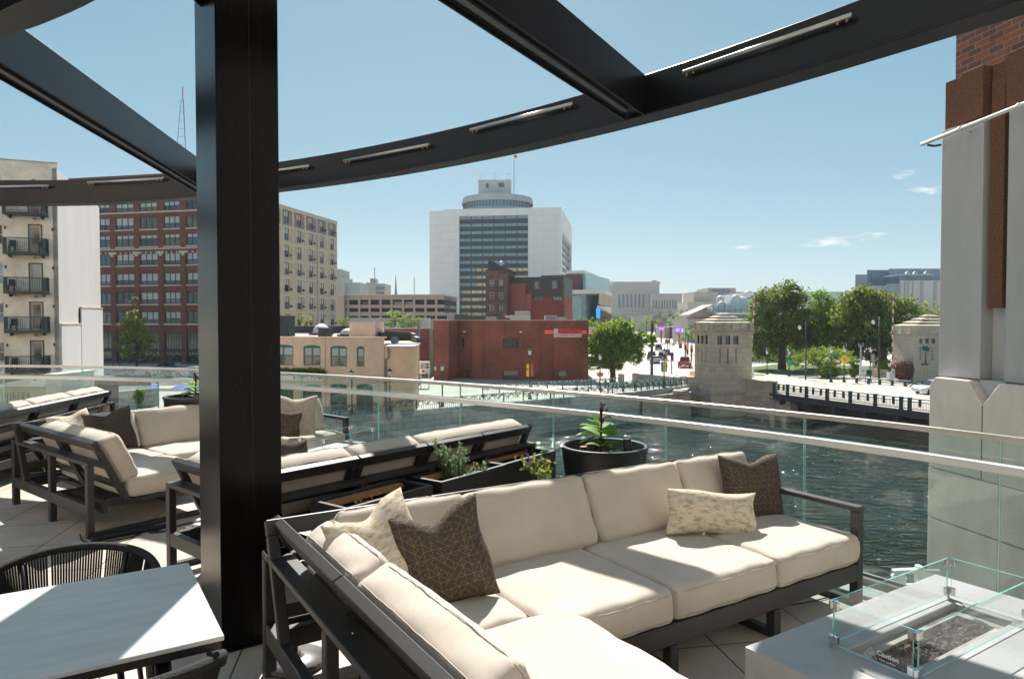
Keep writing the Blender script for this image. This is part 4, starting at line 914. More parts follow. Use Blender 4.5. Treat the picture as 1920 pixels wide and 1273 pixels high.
m_ = MB(); m_.tube([fp_(-.05, 3.985, .04), fp_(.02, 3.955, .0), fp_(.08, 3.96, -.05)], .014, 8); m_.build('end_clip', 'dark_metal', wp, world=True, smooth=True)
# ================================================================== CITY MATERIALS
pm('street_concrete', (.46, .41, .345), rough=.9, var=.10, scale=.15, bump=.1, bscale=3)
pm('road_surface', (.44, .40, .35), rough=.85, var=.14, scale=.22)
pm('asphalt_lot', (.11, .11, .115), rough=.9, var=.2, scale=.3)
pm('sidewalk_tone', (.54, .48, .40), rough=.9, var=.08, scale=.4)
pm('grass', (.07, .12, .028), rough=1, var=.35, scale=1.5)
pm('paint_white', (.7, .7, .68), rough=.6, var=.05); pm('paint_yellow', (.70, .38, .03), rough=.6, var=.08)
brick('river_blocks', (.40, .41, .40), (.35, .36, .35), (.2, .21, .2), bw=1.2, bh=.5, ms=.03, bump=.3)
brick('ashlar', (.58, .47, .35), (.44, .365, .285), (.36, .30, .24), bw=1.1, bh=.55, ms=.018, bump=.2, blotch=.22, bs=.5)
brick('ashlar_pale', (.55, .49, .40), (.48, .43, .355), (.38, .34, .28), bw=1.1, bh=.5, ms=.015, bump=.2, blotch=.1)
brick('cream_brick', (.97, .85, .70), (.90, .78, .64), (.80, .69, .57), bw=.3, bh=.1, ms=.012, bump=.3, blotch=.25, bs=.6)
brick('red_brick', (.20, .058, .036), (.14, .042, .030), (.15, .085, .065), bw=.5, bh=.16, ms=.012, bump=.2, blotch=.2)
brick('steak_brick', (.29, .080, .042), (.225, .060, .036), (.16, .075, .055), bw=.4, bh=.12, ms=.010, bump=.2, blotch=.36, bs=.3)
brick('tan_infill', (.60, .47, .33), (.48, .38, .27), (.40, .33, .24), bw=.5, bh=.16, ms=.014, bump=.2, blotch=.3, bs=.3)
brick('old_red_infill', (.32, .215, .165), (.25, .16, .125), (.25, .2, .16), bw=.5, bh=.16, ms=.014, bump=.2, blotch=.3, bs=.3)
brick('dark_old_brick', (.19, .085, .045), (.055, .045, .045), (.13, .09, .07), bw=.9, bh=.3, ms=.02, bump=.2, blotch=.5, bs=.5)
brick('pinkish_brick', (.84, .58, .43), (.78, .54, .40), (.70, .49, .37), bw=.35, bh=.11, ms=.010, bump=.2, blotch=.10, bs=.8)
pm('tan_concrete', (.56, .47, .35), rough=.85, var=.1, scale=.8); pm('stone_trim', (.58, .50, .41), rough=.8, var=.08)
brick('white_panel', (.86, .83, .80), (.83, .80, .775), (.64, .62, .61), bw=5.6, bh=3.4, ms=.06, bump=0, blotch=.05, off=0)
pm('white_painted', (.58, .55, .51), rough=.75, var=.07, scale=.35, stretch=(1, 1, .2))
pm('white_painted_low', (.58, .56, .54), rough=.75, var=.05, scale=.35, stretch=(1, 1, .2))
pm('dark_spandrel', (.018, .022, .028), rough=.35); pm('window_frame_dark', (.02, .022, .025), rough=.5); pm('window_frame_teal', (.02, .17, .13), rough=.5)
pm('balcony_teal', (.016, .045, .048), rough=.5); pm('railing_teal', (.02, .10, .095), rough=.45, var=.15); pm('lamp_green', (.010, .055, .042), rough=.45); pm('bridge_green', (.016, .060, .058), rough=.5)
pm('blind', (.50, .50, .47), rough=.8, var=.1, scale=.6); pm('brick_red_dark', (.25, .05, .035), rough=.8, var=.12); pm('metal_black_panel', (.035, .033, .034), rough=.5, var=.1); pm('metal_red_panel', (.27, .062, .045), rough=.55, var=.06)
pm('tan_stucco', (.84, .56, .36), rough=.85, var=.08, scale=.8); pm('yellow_stucco', (.78, .60, .38), rough=.85, var=.08, scale=.8); pm('roof_gravel', (.33, .30, .27), rough=.95, var=.15, scale=.8); pm('tar_black', (.03, .034, .042), rough=.6, var=.3, scale=1)
pm('galvanised', (.45, .46, .47), rough=.4, metal=.5, var=.1); pm('garage_tan', (.42, .32, .265), rough=.85, var=.06); pm('dark_void', (.012, .012, .013), rough=.9); pm('far_stone', (.40, .37, .33), rough=.9, var=.06, scale=.1); pm('far_stone_tan', (.45, .385, .32), rough=.9, var=.06, scale=.1)
pm('pale_roof', (.70, .68, .64), rough=.6, var=.05, scale=.1); pm('blue_metal', (.24, .28, .34), rough=.5, var=.08, scale=.3, stretch=(4, 4, .2)); pm('pale_metal', (.55, .56, .58), rough=.5, var=.05); pm('girder', (.055, .05, .052), rough=.6, var=.1); pm('rust', (.125, .045, .025), rough=.7, var=.35, scale=2); pm('bark', (.075, .055, .04), rough=1, var=.3, scale=4)
pm('red_paint', (.55, .03, .025), rough=.4, var=.02); pm('car_white', (.75, .76, .78), rough=.25, var=.01, coat=.6); pm('car_red', (.38, .02, .02), rough=.25, var=.01, coat=.6); pm('car_silver', (.40, .43, .46), rough=.3, metal=.4, coat=.5); pm('car_black', (.015, .017, .02), rough=.25, coat=.6); pm('car_blue', (.03, .06, .12), rough=.25, coat=.6); pm('tyre', (.012, .012, .012), rough=.85); pm('rim_metal', (.35, .35, .36), rough=.3, metal=.8)
pm('yellow_sign', (.85, .55, .01), rough=.5, var=.02); pm('sign_blue', (.02, .05, .35), rough=.5); pm('sign_teal', (.01, .35, .30), rough=.5); pm('terracotta', (.35, .13, .05), rough=.8); pm('slate_brown', (.12, .045, .035), rough=.6); pm('chalk', (.62, .63, .60), rough=.9, var=.15, scale=3); pm('flag_red', (.6, .12, .1), rough=.8)
emis('red_lamp', (1, .05, .03), 1.6); emis('neon_red', (1, .13, .06), .5); emis('screen_purple', (.24, .12, .62), .45); emis('screen_blue', (.02, .35, .85), .5); emis('screen_pink', (.75, .55, .85), .45); pm('sign_letters', (.80, .03, .045), rough=.4, var=.01)
pm('sign_white', (.78, .74, .70), rough=.5, var=.02); pm('lamp_glass', (.75, .73, .66), rough=.3)
def winmat(name, col, rough=.06, spec=.9, var=.3):
    m = pm(name, col, rough=rough, var=var, scale=.7, spec=spec, bump=.02, bscale=1.2); return m
winmat('pane_dark', (.025, .028, .032)); winmat('pane_blue', (.06, .10, .13)); winmat('pane_teal', (.22, .36, .40), var=.12); winmat('painted_gold_reflection', (.80, .58, .2), var=.4); winmat('pane_hazy', (.12, .13, .15)); winmat('pane_olive', (.10, .09, .05), var=.4)
leafm('leaf_dark', (.045, .10, .012), (.20, .27, .04), .5); leafm('leaf_mid', (.07, .16, .015), (.23, .34, .04), .55); leafm('leaf_bright', (.07, .19, .018), (.22, .36, .04), .55); leafm('leaf_yellow', (.10, .15, .02), (.26, .29, .05), .55); leafm('leaf_far', (.05, .08, .04), (.11, .15, .06), .35)
# ================================================================== GROUND, RIVER
bank = [(-600, 8), (-75, 30), (-30, 47)]+[tuple(W(px, py, ST).xy) for px, py in ((583, 792), (981, 757), (1191, 739), (1290, 727))]+[(28.5, 84.5), (30.2, 79.5), (58, 88), (160, 95), (1500, 120)]
gp = bank+[(1500, 3000), (-1500, 3000), (-1500, 8)]
MB().prism(gp, WA-3, ST).build('city_ground', 'street_concrete', kind='structure')
rp = bank[:9]
rw = MB().sweep([Vector((x, y, 0)) for x, y in rp], [(-.35, WA-2), (-.002, WA-2), (-.002, ST+.12), (.45, ST+.12), (.45, ST+.30), (-.45, ST+.30), (-.45, ST+.12), (-.35, ST+.12)])
rw.build('river_wall', 'river_blocks', label='long grey block retaining wall along the far river bank with a flat coping', cat='river wall')
MB().add([(-900, -300, WA), (900, -300, WA), (900, 400, WA), (-900, 400, WA)], [(0, 1, 2, 3)]).build('river', None if False else 'street_concrete', kind='structure', fixn=False)
m, n, b = nodes('water'); b.inputs['Base Color'].default_value = (.024, .025, .011, 1); b.inputs['Roughness'].default_value = .045; b.inputs['IOR'].default_value = 2.2; b.inputs['Specular IOR Level'].default_value = .6
t = n.nodes.new('ShaderNodeTexCoord'); mp = n.nodes.new('ShaderNodeMapping'); mp.inputs['Rotation'].default_value = (0, 0, R(25)); mp.inputs['Scale'].default_value = (1, 2.0, 1); n.links.new(t.outputs['Object'], mp.inputs[0])
n1 = n.nodes.new('ShaderNodeTexNoise'); n1.inputs['Scale'].default_value = .65; n1.inputs['Detail'].default_value = 3.5; n1.inputs['Roughness'].default_value = .5; n1.inputs['Distortion'].default_value = .5; n.links.new(mp.outputs[0], n1.inputs['Vector'])
n2 = n.nodes.new('ShaderNodeTexNoise'); n2.inputs['Scale'].default_value = .08; n2.inputs['Detail'].default_value = 3; n.links.new(t.outputs['Object'], n2.inputs['Vector'])
ml = n.nodes.new('ShaderNodeMath'); ml.operation = 'MULTIPLY'; n.links.new(n1.outputs[0], ml.inputs[0]); mr = n.nodes.new('ShaderNodeMapRange'); mr.inputs[1].default_value = .4; mr.inputs[2].default_value = .65; mr.inputs[3].default_value = .3; mr.inputs[4].default_value = 1.4; n.links.new(n2.outputs[0], mr.inputs[0]); n.links.new(mr.outputs[0], ml.inputs[1])
bp = n.nodes.new('ShaderNodeBump'); bp.inputs['Strength'].default_value = 1; bp.inputs['Distance'].default_value = 1.9; n.links.new(ml.outputs[0], bp.inputs['Height']); n.links.new(bp.outputs[0], b.inputs['Normal'])
bpy.data.objects['river'].data.materials[0] = M['water']
def patch(name, pts, mat, dz=.004, z=ST, **k):
    q = [W(px, py, z) if len(pt) == 2 else None for pt in pts for px, py in [pt[:2]]]
    vs = [(p.x, p.y, z+dz) for p in q]; o = MB().add(vs, [tuple(range(len(vs)))]).build(name, mat, kind='structure', fixn=False, **k)
    if o.data.polygons[0].normal.z < 0: o.data.flip_normals()
    return o
patch('road', [(1168, 712), (1180, 686), (1203, 654), (1226, 630), (1236, 622), (1246, 622), (1253, 634), (1268, 650), (1310, 688), (1340, 706), (1300, 722), (1290, 720)], 'road_surface', .004)
patch('pavement', [(1100, 712), (1170, 713), (1188, 719), (1286, 726), (1180, 738), (1050, 752), (930, 755), (820, 748), (960, 722)], 'sidewalk_tone', .01)
patch('parking_lot', [(-300, 712), (130, 712), (372, 706), (520, 712), (500, 735), (212, 733), (60, 732), (-300, 745)], 'asphalt_lot', .005)
patch('park_lawn', [(1398, 690), (1460, 683), (1540, 684), (1740, 690), (1740, 697), (1640, 702), (1560, 703), (1470, 702), (1400, 698)], 'grass', .05)
patch('cross_street', [(1100, 697), (1180, 684), (1180, 690), (1170, 712), (1102, 706)], 'road_surface', .006)
def stripe(a, b_, wd, mat, name='road_marking', dz=.012):
    p, q = W(*a, ST), W(*b_, ST); m_ = MB(); d = (q-p).normalized(); s_ = Vector((-d.y, d.x, 0))*wd/2; h = Vector((0, 0, dz))
    m_.add([p-s_+h, q-s_+h, q+s_+h, p+s_+h], [(0, 1, 2, 3)]); o = m_.build(name, mat, kind='structure', fixn=False)
    if o.data.polygons[0].normal.z < 0: o.data.flip_normals()
for a, b_ in (((1262, 684), (1243, 640)), ((1282, 686), (1256, 652)), ((1240, 702), (1238, 660))): stripe(a, b_, .2, 'paint_white')
for a, b_ in (((1196, 706), (1276, 708)), ((1196, 701), (1270, 702))): stripe(a, b_, .3, 'paint_white')
def kerb(a, b_, label, mat='paint_yellow', h=.15):
    p, q = W(*a, ST), W(*b_, ST); MB().bar(p+Vector((0, 0, h/2)), q+Vector((0, 0, h/2)), .35, h).build('traffic_kerb', mat, label=label, cat='kerb', group='painted kerb noses on the avenue', bevel=.03)
for i, (a, b_) in enumerate((((1278, 690), (1299, 691)), ((1246, 677), (1264, 678)), ((1237, 661), (1246, 661)), ((1104, 694), (1116, 694)), ((1408, 703), (1434, 704)))):
    kerb(a, b_, ['yellow kerb nose just behind the red pickup', 'small yellow kerb nose in the middle of the avenue', 'farthest yellow kerb nose up the avenue', 'yellow kerb nose beside the steakhouse parking', 'yellow kerb nose beside the bridge barrier'][i])
# ================================================================== FACADE HELPERS
def window(parent, Fr, t0, t1, z0, z1, ins=.15, nv=0, nh=0, fm='window_frame_dark', pmn='pane_dark', fw_=.07, blind=0, name='window'):
    f = MB(); o1 = -ins+.06
    f.fbox(Fr, t0, t0+fw_, z0, z1, -ins, o1); f.fbox(Fr, t1-fw_, t1, z0, z1, -ins, o1); f.fbox(Fr, t0+fw_, t1-fw_, z0, z0+fw_, -ins, o1); f.fbox(Fr, t0+fw_, t1-fw_, z1-fw_, z1, -ins, o1)
    for i in range(nv): c = t0+(t1-t0)*(i+1)/(nv+1); f.fbox(Fr, c-fw_*.8, c+fw_*.8, z0+fw_, z1-fw_, -ins, o1-.004)
    for i in range(nh): c = z0+(z1-z0)*(i+1)/(nh+1); f.fbox(Fr, t0+fw_, t1-fw_, c-fw_*.5, c+fw_*.5, -ins, o1-.008)
    w_ = f.build(name, fm, parent, world=True, fixn=True)
    p = MB(); p.fbox(Fr, t0+.01, t1-.01, z0+.01, z1-.01, -ins-.06, -ins+.015); p.build('pane', pmn, w_, world=True)
    if blind: q = MB(); q.fbox(Fr, t0+fw_, t1-fw_, z1-(z1-z0)*blind, z1-fw_, -ins+.017, -ins+.024); q.build('blind', 'blind', w_, world=True)
    return w_
def bld(name, label, cat, pts, zt, mat, zb=ST-.2, wallname='wall', roof=None, group=None):
    o = thing(name, label, cat, (pts[0][0], pts[0][1], ST), 0, group)
    MB().prism(pts, zb, zt).build(wallname, mat, o, world=True); return o
def boxat(mb, Fr, t0, t1, o0, o1, z0, z1): mb.fbox(Fr, t0, t1, z0, z1, o0, o1)
# ---- cream building with balconies
Kc = Vector((-35.9, 55)); fd = Vector((-.922, -.387)); sdv = Vector((-.387, .922))
cb = thing('cream_building', 'cream brick apartment building with teal balconies and a blank white side wall', 'building', (Kc.x, Kc.y, ST))
FF = ((Kc.x, Kc.y), (fd.x, fd.y), (-sdv.x, -sdv.y)); rt_ = 14.1
ops = []; floors = [10.1, 7.08, 4.06, 1.04, -1.98, -5.0]
for zf in floors:
    ops.append((1.12, 1.90, zf, zf+2.15)); ops.append((3.62, 5.0, zf+.55, zf+2.1)); ops.append((6.5, 7.9, zf+.55, zf+2.1))
ops.append((3.7, 5.0, 12.0, 13.2))
fw_ = MB(); fw_.fwall(FF, 0, 15, ST-.2, rt_, ops, .3)
FS = ((Kc.x, Kc.y), (sdv.x, sdv.y), (-fd.x, -fd.y))
fw_.build('front_wall', 'cream_brick', cb, world=True, fixn=False)
bk = MB(); bk.prism([tuple((Kc+fd*.35+sdv*.35)), tuple((Kc+fd*15+sdv*.35)), tuple((Kc+fd*15+sdv*20.7)), tuple((Kc+fd*.35+sdv*20.7))], ST-.2, rt_-.4); bk.build('core', 'roof_gravel', cb, world=True)
sw = MB(); sw.fbox(FS, .0, 20.7, ST-.2, rt_-.35, -.34, 0); sw.build('side_wall', 'white_painted', cb, world=True)
lo_ = MB(); lo_.fbox(FS, .0, 8.2, ST-.2, 1.45, .002, .16); lo_.fbox(FS, 8.5, 20.7, ST-.2, 2.95, .002, .18); lo_.build('lower_side_wall', 'white_painted_low', cb, world=True)
cp = MB(); cp.fbox(FS, -.05, 8.2, 1.452, 1.55, .0, .2); cp.fbox(FS, 8.5, 12.5, 2.952, 3.05, 0, .22); cp.fbox(FS, 12.6, 16.5, 3.0, 3.1, 0, .22); cp.fbox(FS, 16.6, 20.7, 3.05, 3.15, 0, .22); cp.build('coping', 'stone_trim', cb, world=True); MB().fbox(FF, -.06, 15, rt_, rt_+.12, -.4, .06).build('coping', 'stone_trim', cb, world=True)
nt_ = MB(); nt_.fbox(FS, 8.2, 8.5, 1.2, 2.9, .002, .08); nt_.build('open_seam', 'dark_void', cb, world=True)
ch = MB(); ch.fbox(FS, 17.5, 20.5, rt_-.35, rt_+1.1, -6, -.3); ch.fbox(FS, 20, 21.0, rt_-.35, rt_+1.9, -6, -.2); ch.build('roof_bulkhead', 'cream_brick', cb, world=True)
for k, zf in enumerate(floors):
    window(cb, FF, 1.12, 1.90, zf+.01, zf+2.14, .22, 0, 0, 'white_painted', ['pane_dark', 'pane_olive', 'blind', 'pane_olive', 'pane_dark', 'pane_dark'][k], .13, name='balcony_door')
    tr = MB(); tr.fbox(FF, 1.04, 1.12, zf, zf+2.22, 0, .03); tr.fbox(FF, 1.9, 1.98, zf, zf+2.22, 0, .03); tr.fbox(FF, 1.12, 1.9, zf+2.15, zf+2.22, 0, .03); tr.build('door_trim', 'window_frame_dark', cb, world=True)
    window(cb, FF, 3.62, 5.0, zf+.56, zf+2.09, .15, 1, 1, 'white_painted', ['pane_blue', 'rust', 'pane_teal', 'pane_hazy', 'pane_olive', 'pane_dark'][k], .08)
    ar = MB(); ar.fpoly(FF, [(3.55, zf+2.1)]+[(4.31+.76*math.cos(a), zf+2.1+.28*math.sin(a)) for a in [math.pi*(1-i/8) for i in range(9)]][1:-1]+[(5.07, zf+2.1)], .0, .05); ar.build('window_arch', 'cream_brick', cb, world=True)
    # balcony
    ba = MB(); a0, a1, dp = .6, 3.4, 1.05
    ba.fbox(FF, a0, a1, zf-.22, zf-.02, .02, dp); ba.fbox(FF, a0+.3, a0+.36, zf-.45, zf-.22, .0, dp*.8); ba.fbox(FF, a1-.36, a1-.3, zf-.45, zf-.22, .0, dp*.8)
    bb_ = ba.build('balcony', 'balcony_teal', cb, world=True)
    rl = MB()
    rl.fbox(FF, a0, a1, zf+.98, zf+1.04, dp-.05, dp); rl.fbox(FF, a0, a1, zf+.06, zf+.10, dp-.05, dp-.01)
    t_ = a0
    while t_ < a1: rl.fbox(FF, t_, t_+.022, zf+.1, zf+.98, dp-.04, dp-.02); t_ += .115
    for aa in (a0, a1-.05):
        rl.fbox(FF, aa, aa+.05, zf-.02, zf+1.04, dp-.05, dp); rl.fbox(FF, aa, aa+.04, zf+.98, zf+1.04, .02, dp-.05)
        for q in range(8): rl.fbox(FF, aa+.01, aa+.03, zf, zf+.98, .08+q*.12, .10+q*.12)
    for q in (0, 1): rl.fbox(FF, (a0+.02, a1-.24)[q], (a0+.24, a1-.02)[q], zf, zf+.98, dp-.015, dp+.0)
    rl.build('railing', 'balcony_teal', bb_, world=True)
    fu = MB()
    if k in (1, 2, 3, 4):
        for tt_ in ((.95, 2.9) if k != 2 else (3.0,)):
            fu.fbox(FF, tt_-.22, tt_+.22, zf+.38, zf+.43, .3, .75); fu.fbox(FF, tt_-.22, tt_+.22, zf+.43, zf+.9, .3, .35)
            for s_ in (-.2, .18): fu.fbox(FF, tt_+s_, tt_+s_+.03, zf, zf+.38, .32, .72)
        fu.build('balcony_chair', 'window_frame_dark', bb_, world=True)
    li = MB(); (x_, y_), (dx_, dy_), (nx_, ny_) = FF; q = lambda t, z, o: Vector((x_+dx_*t+nx_*o, y_+dy_*t+ny_*o, z))
    li.tube([q(1.5, zf+2.45, 0), q(1.5, zf+2.75, .12), q(1.5, zf+2.68, .3)], .02, 6); li.lathe([(.03, .1), (.06, .06), (.17, 0), (.16, -.01)], c=q(1.5, zf+2.58, .32), n=12); li.build('wall_lamp', 'galvanised', cb, world=True)
    for tt_ in (.35, 3.45):
        MB().fbox(FF, tt_-.05, tt_+.05, zf+1.75, zf+1.98, 0, .1).build('wall_sconce', 'window_frame_dark', cb, world=True)
window(cb, FF, 3.7, 5.0, 12.01, 13.19, .15, 2, 0, 'white_painted', 'pane_blue', .06)
# ---- red brick loft building
P_l = Vector((X(150, 135.1), 135.1)); P_c = Vector((-51.1, 127.8))
rbF, rbL = frame_of((-59.3-.976*25, 129.6+.218*25), P_c, out_left=False)
rr = thing('red_brick_building', 'tall dark red brick loft building with rows of triple windows', 'building', (P_c.x, P_c.y, ST))
zr = 29.5
yrow = [(372, 396), (406.5, 429), (439.6, 461.6), (474.8, 496.7), (512, 534), (547.8, 569.7), (584, 606)]
cols = [(193.5, 208.3), (220, 252.7), (264.9, 297), (309.8, 338.9), (351.8, 382), (396, 425)]
zs_ = [(Zh(b_, 131), Zh(a, 131)) for a, b_ in yrow]; ts_ = [(tof(rbF, a), tof(rbF, b_)) for a, b_ in cols]; ts_[0] = (ts_[0][1]-3.3, ts_[0][1])
ops = [(a, b_, c, d) for (a, b_) in ts_ for (c, d) in zs_]
sf = [(ts_[0][0]-4, tof(rbF, 254)), (tof(rbF, 263), tof(rbF, 298)), (tof(rbF, 309.8), tof(rbF, 340)), (tof(rbF, 350), tof(rbF, 384)), (tof(rbF, 394), tof(rbF, 428))]
zsf = [(Zh(655, 131), Zh(624.5, 131)), (ST+.3, Zh(659.5, 131))]
ops += [(a, b_, c, d) for a, b_ in sf for c, d in zsf]
w_ = MB(); w_.fwall(rbF, -14, rbL, ST-.2, zr, ops, .3); w_.build('wall', 'red_brick', rr, world=True, fixn=False)
b2 = MB(); b2.fbox(rbF, -14, rbL, ST-.2, zr-.1, -11, -.31); b2.build('core', 'red_brick', rr, world=True)
rs = random.Random(9)
for (a, b_) in ts_:
    for i, (c, d) in enumerate(zs_):
        window(rr, rbF, a, b_, c, d, .2, 2, 0, 'window_frame_dark', rs.choice(['pane_dark', 'pane_hazy', 'pane_blue']) if i > 2 else rs.choice(['pane_blue', 'pane_dark', 'pane_olive']), .12, blind=rs.choice([0, .55, .6, .65]) if i != 2 else .3)
for a, b_ in sf:
    for c, d in zsf: window(rr, rbF, a, b_, c, d, .22, 5 if d > -2 else 4, 0 if c > -4 else 1, 'window_frame_dark', 'pane_olive' if d > -2 else 'pane_dark', .1, name='shop_window')
tr = MB()
for (c, d) in zs_:
    for (a, b_) in ts_: tr.fbox(rbF, a-.15, b_+.15, c-.26, c-.02, 0, .09)
for y_ in (398, 466.5): tr.fbox(rbF, -14, rbL, Zh(y_+1.2, 131), Zh(y_-1.2, 131), 0, .16)
tr.fbox(rbF, -14, rbL, Zh(609.5, 131), Zh(607.5, 131), .0, .14)
tr.build('stone_band', 'stone_trim', rr, world=True)
tr = MB(); zc = Zh(473.5, 131); t_ = -13.5
while t_ < rbL-.5: tr.fbox(rbF, t_, t_+.35, zc-.15, zc+.12, 0, .12); t_ += 1.12
for px in (213, 258.5, 303, 345): c = tof(rbF, px); tr.fbox(rbF, c-.75, c+.75, zc-.25, zc+.2, 0, .18); tr.fbox(rbF, c-.3, c+.3, zc-.65, zc-.25, 0, .16)
tr.build('dentil_trim', 'stone_trim', rr, world=True)
pi = MB()
for (a, b_) in ((208.3, 220), (252.7, 264.9), (297, 309.8), (338.9, 351.8)): ta, tb = tof(rbF, a)+.2, tof(rbF, b_)-.2; pi.fbox(rbF, ta, tb, ST, zc-.7, .0, .14)
pi.build('pilaster', 'red_brick', rr, world=True)
mb = MB(); mb.fbox(rbF, -14, rbL, Zh(659.4, 131), Zh(655.1, 131), 0, .3); mb.build('shop_canopy', 'window_frame_dark', rr, world=True)
# ---- tan concrete-frame building
tF, tL = frame_of((X(527, 145), 145), (X(633, 169.8), 169.8), out_left=False)
tb = thing('tan_building', 'tall tan concrete frame building with brick infill right behind the column', 'building', (tF[0][0], tF[0][1], ST))
dz = lambda y: Zh(y, 148.5)
tt_c = [(tof(tF, a), tof(tF, b_)) for a, b_ in ((534.4, 543), (557.8, 566.3), (580, 587.7), (600.7, 608), (620, 627))]
rows_t = [(dz(397.5+31.7*i+23), dz(397.5+31.7*i)) for i in range(8)]
ops = [(a, b_, c, d) for a, b_ in tt_c for c, d in rows_t]
ztt = Zh(385, 145)
w_ = MB(); w_.fwall(tF, -12, tL, ST-.2, rows_t[1][1]+.4, [q for q in ops if q[3] < rows_t[1][1]+.3], .3); w_.build('wall', 'tan_infill', tb, world=True, fixn=False)
w_ = MB(); w_.fwall(tF, -12, tL, rows_t[1][1]+.4, ztt, [q for q in ops if q[3] > rows_t[1][1]+.3], .3); w_.build('upper_wall', 'old_red_infill', tb, world=True, fixn=False)
MB().fbox(tF, -12, tL, ST-.2, ztt-.2, -20, -.31).build('core', 'tan_concrete', tb, world=True)
fr_ = MB()
for i in range(8): zz_ = rows_t[i][0]-.75; fr_.fbox(tF, -12, tL, zz_-.28, zz_+.28, 0, .06)
fr_.fbox(tF, -12, tL, ztt-.7, ztt+.1, 0, .07)
for px in (529, 551, 573.5, 595, 614, 631.5): c = tof(tF, px); fr_.fbox(tF, c-.35, c+.35, ST, ztt-.7, 0, .055)
fr_.build('concrete_frame', 'tan_concrete', tb, world=True)
dp_ = MB(); c = tof(tF, 595.5); dp_.fbox(tF, c-.12, c+.12, ST, ztt-1, .07, .25); dp_.build('downpipe', 'galvanised', tb, world=True)
for a, b_ in tt_c:
    for i, (c, d) in enumerate(rows_t):
        window(tb, tF, a, b_, c, d, .2, 1, 0, 'window_frame_dark', 'pane_blue' if rs.random() < .5 else 'pane_dark', .12, blind=rs.choice([.45, .5]))
for a, b_ in tt_c:
    for i, (c, d) in enumerate(rows_t[:7]):
        if rs.random() < .6: MB().fbox(tF, b_+.15, b_+.75, c+.3, c+.75, .0, .4).build('air_conditioner', 'pane_hazy', tb, world=True)
# ---- radio mast
o = thing('radio_mast', 'thin red and white lattice radio mast against the sky left of the column', 'mast', (X(345, 300), 300, ST))
dm = 300; m_ = MB(); zt_ = Zh(190, dm); zb_ = 0
def lw_(z): return .75+(zt_-z)/(zt_-Zh(310, dm))*1.75
for s_ in ((-1, -1), (1, -1), (0, 1)): m_.tube([(X(348, dm)+s_[0]*lw_(ST)*1.0, dm+s_[1]*lw_(ST), ST), (X(348, dm)+s_[0]*lw_(zt_)*.5, dm+s_[1]*.7, zt_)], .11, 4)
m_.build('mast_leg', 'pane_hazy', o, world=True)
m_ = MB(); k = 0
for y_ in (310, 296, 284, 275, 260, 246, 232, 214, 196): z_ = Zh(y_, dm); h = 1.0*(zt_-z_)/(zt_-ST)*lw_(ST)+.45; m_.bar((X(348, dm)-h, dm-h*.7, z_), (X(348, dm)+h, dm-h*.7, z_), .12, .12)
m_.build('cross_brace', 'pane_hazy', o, world=True)
MB().tube([(X(348, dm), dm, zt_), (X(348, dm), dm, Zh(168, dm))], .22, 6).build('antenna', 'red_paint', o, world=True)
# ---- white hotel tower
hF, hL = frame_of((X(806, 310), 310), (X(1051.5, 303), 303), out_left=False)
ht = thing('hotel_tower', 'big white tower with dark window bands and a round crown on the roof', 'building', (hF[0][0], hF[0][1], ST))
(hx, hy), (hdx, hdy), (hnx, hny) = hF; zh = Zh(389.5, 303)
g0_, g1_ = tof(hF, 861), tof(hF, 990)
H2 = (X(1072, 365), 365.0); sF, sL = frame_of((X(1051.5, 303), 303), H2, out_left=False)
ztop = Zh(404, 305); zbot = ST
w_ = MB(); w_.fwall(hF, tof(hF, 833), hL-0, ST-.2, zh, [(g0_, g1_, ST, ztop)], 2.2)
w_.fwall(hF, 0, tof(hF, 833), ST-.2, zh-.6, [], 1)
s0_, s1_ = tof(sF, 1052.8), tof(sF, 1071)
s0_ = 5.5; s1_ = sL-4.5
w_.fwall(sF, 0, sL, ST-.2, zh, [(s0_, s1_, ST, zh-9.5)], 1.6)
w_.build('wall', 'white_panel', ht, world=True, fixn=False)
pl_ = [(hx+hnx*-2.3, hy+hny*-2.3), (X(1051.5, 303)-2.3, 303+2.3), (H2[0]-2.3, H2[1]), (hx+9, H2[1]+4)]
MB().prism(pl_, ST, zh-.3).build('core', 'dark_spandrel', ht, world=True)
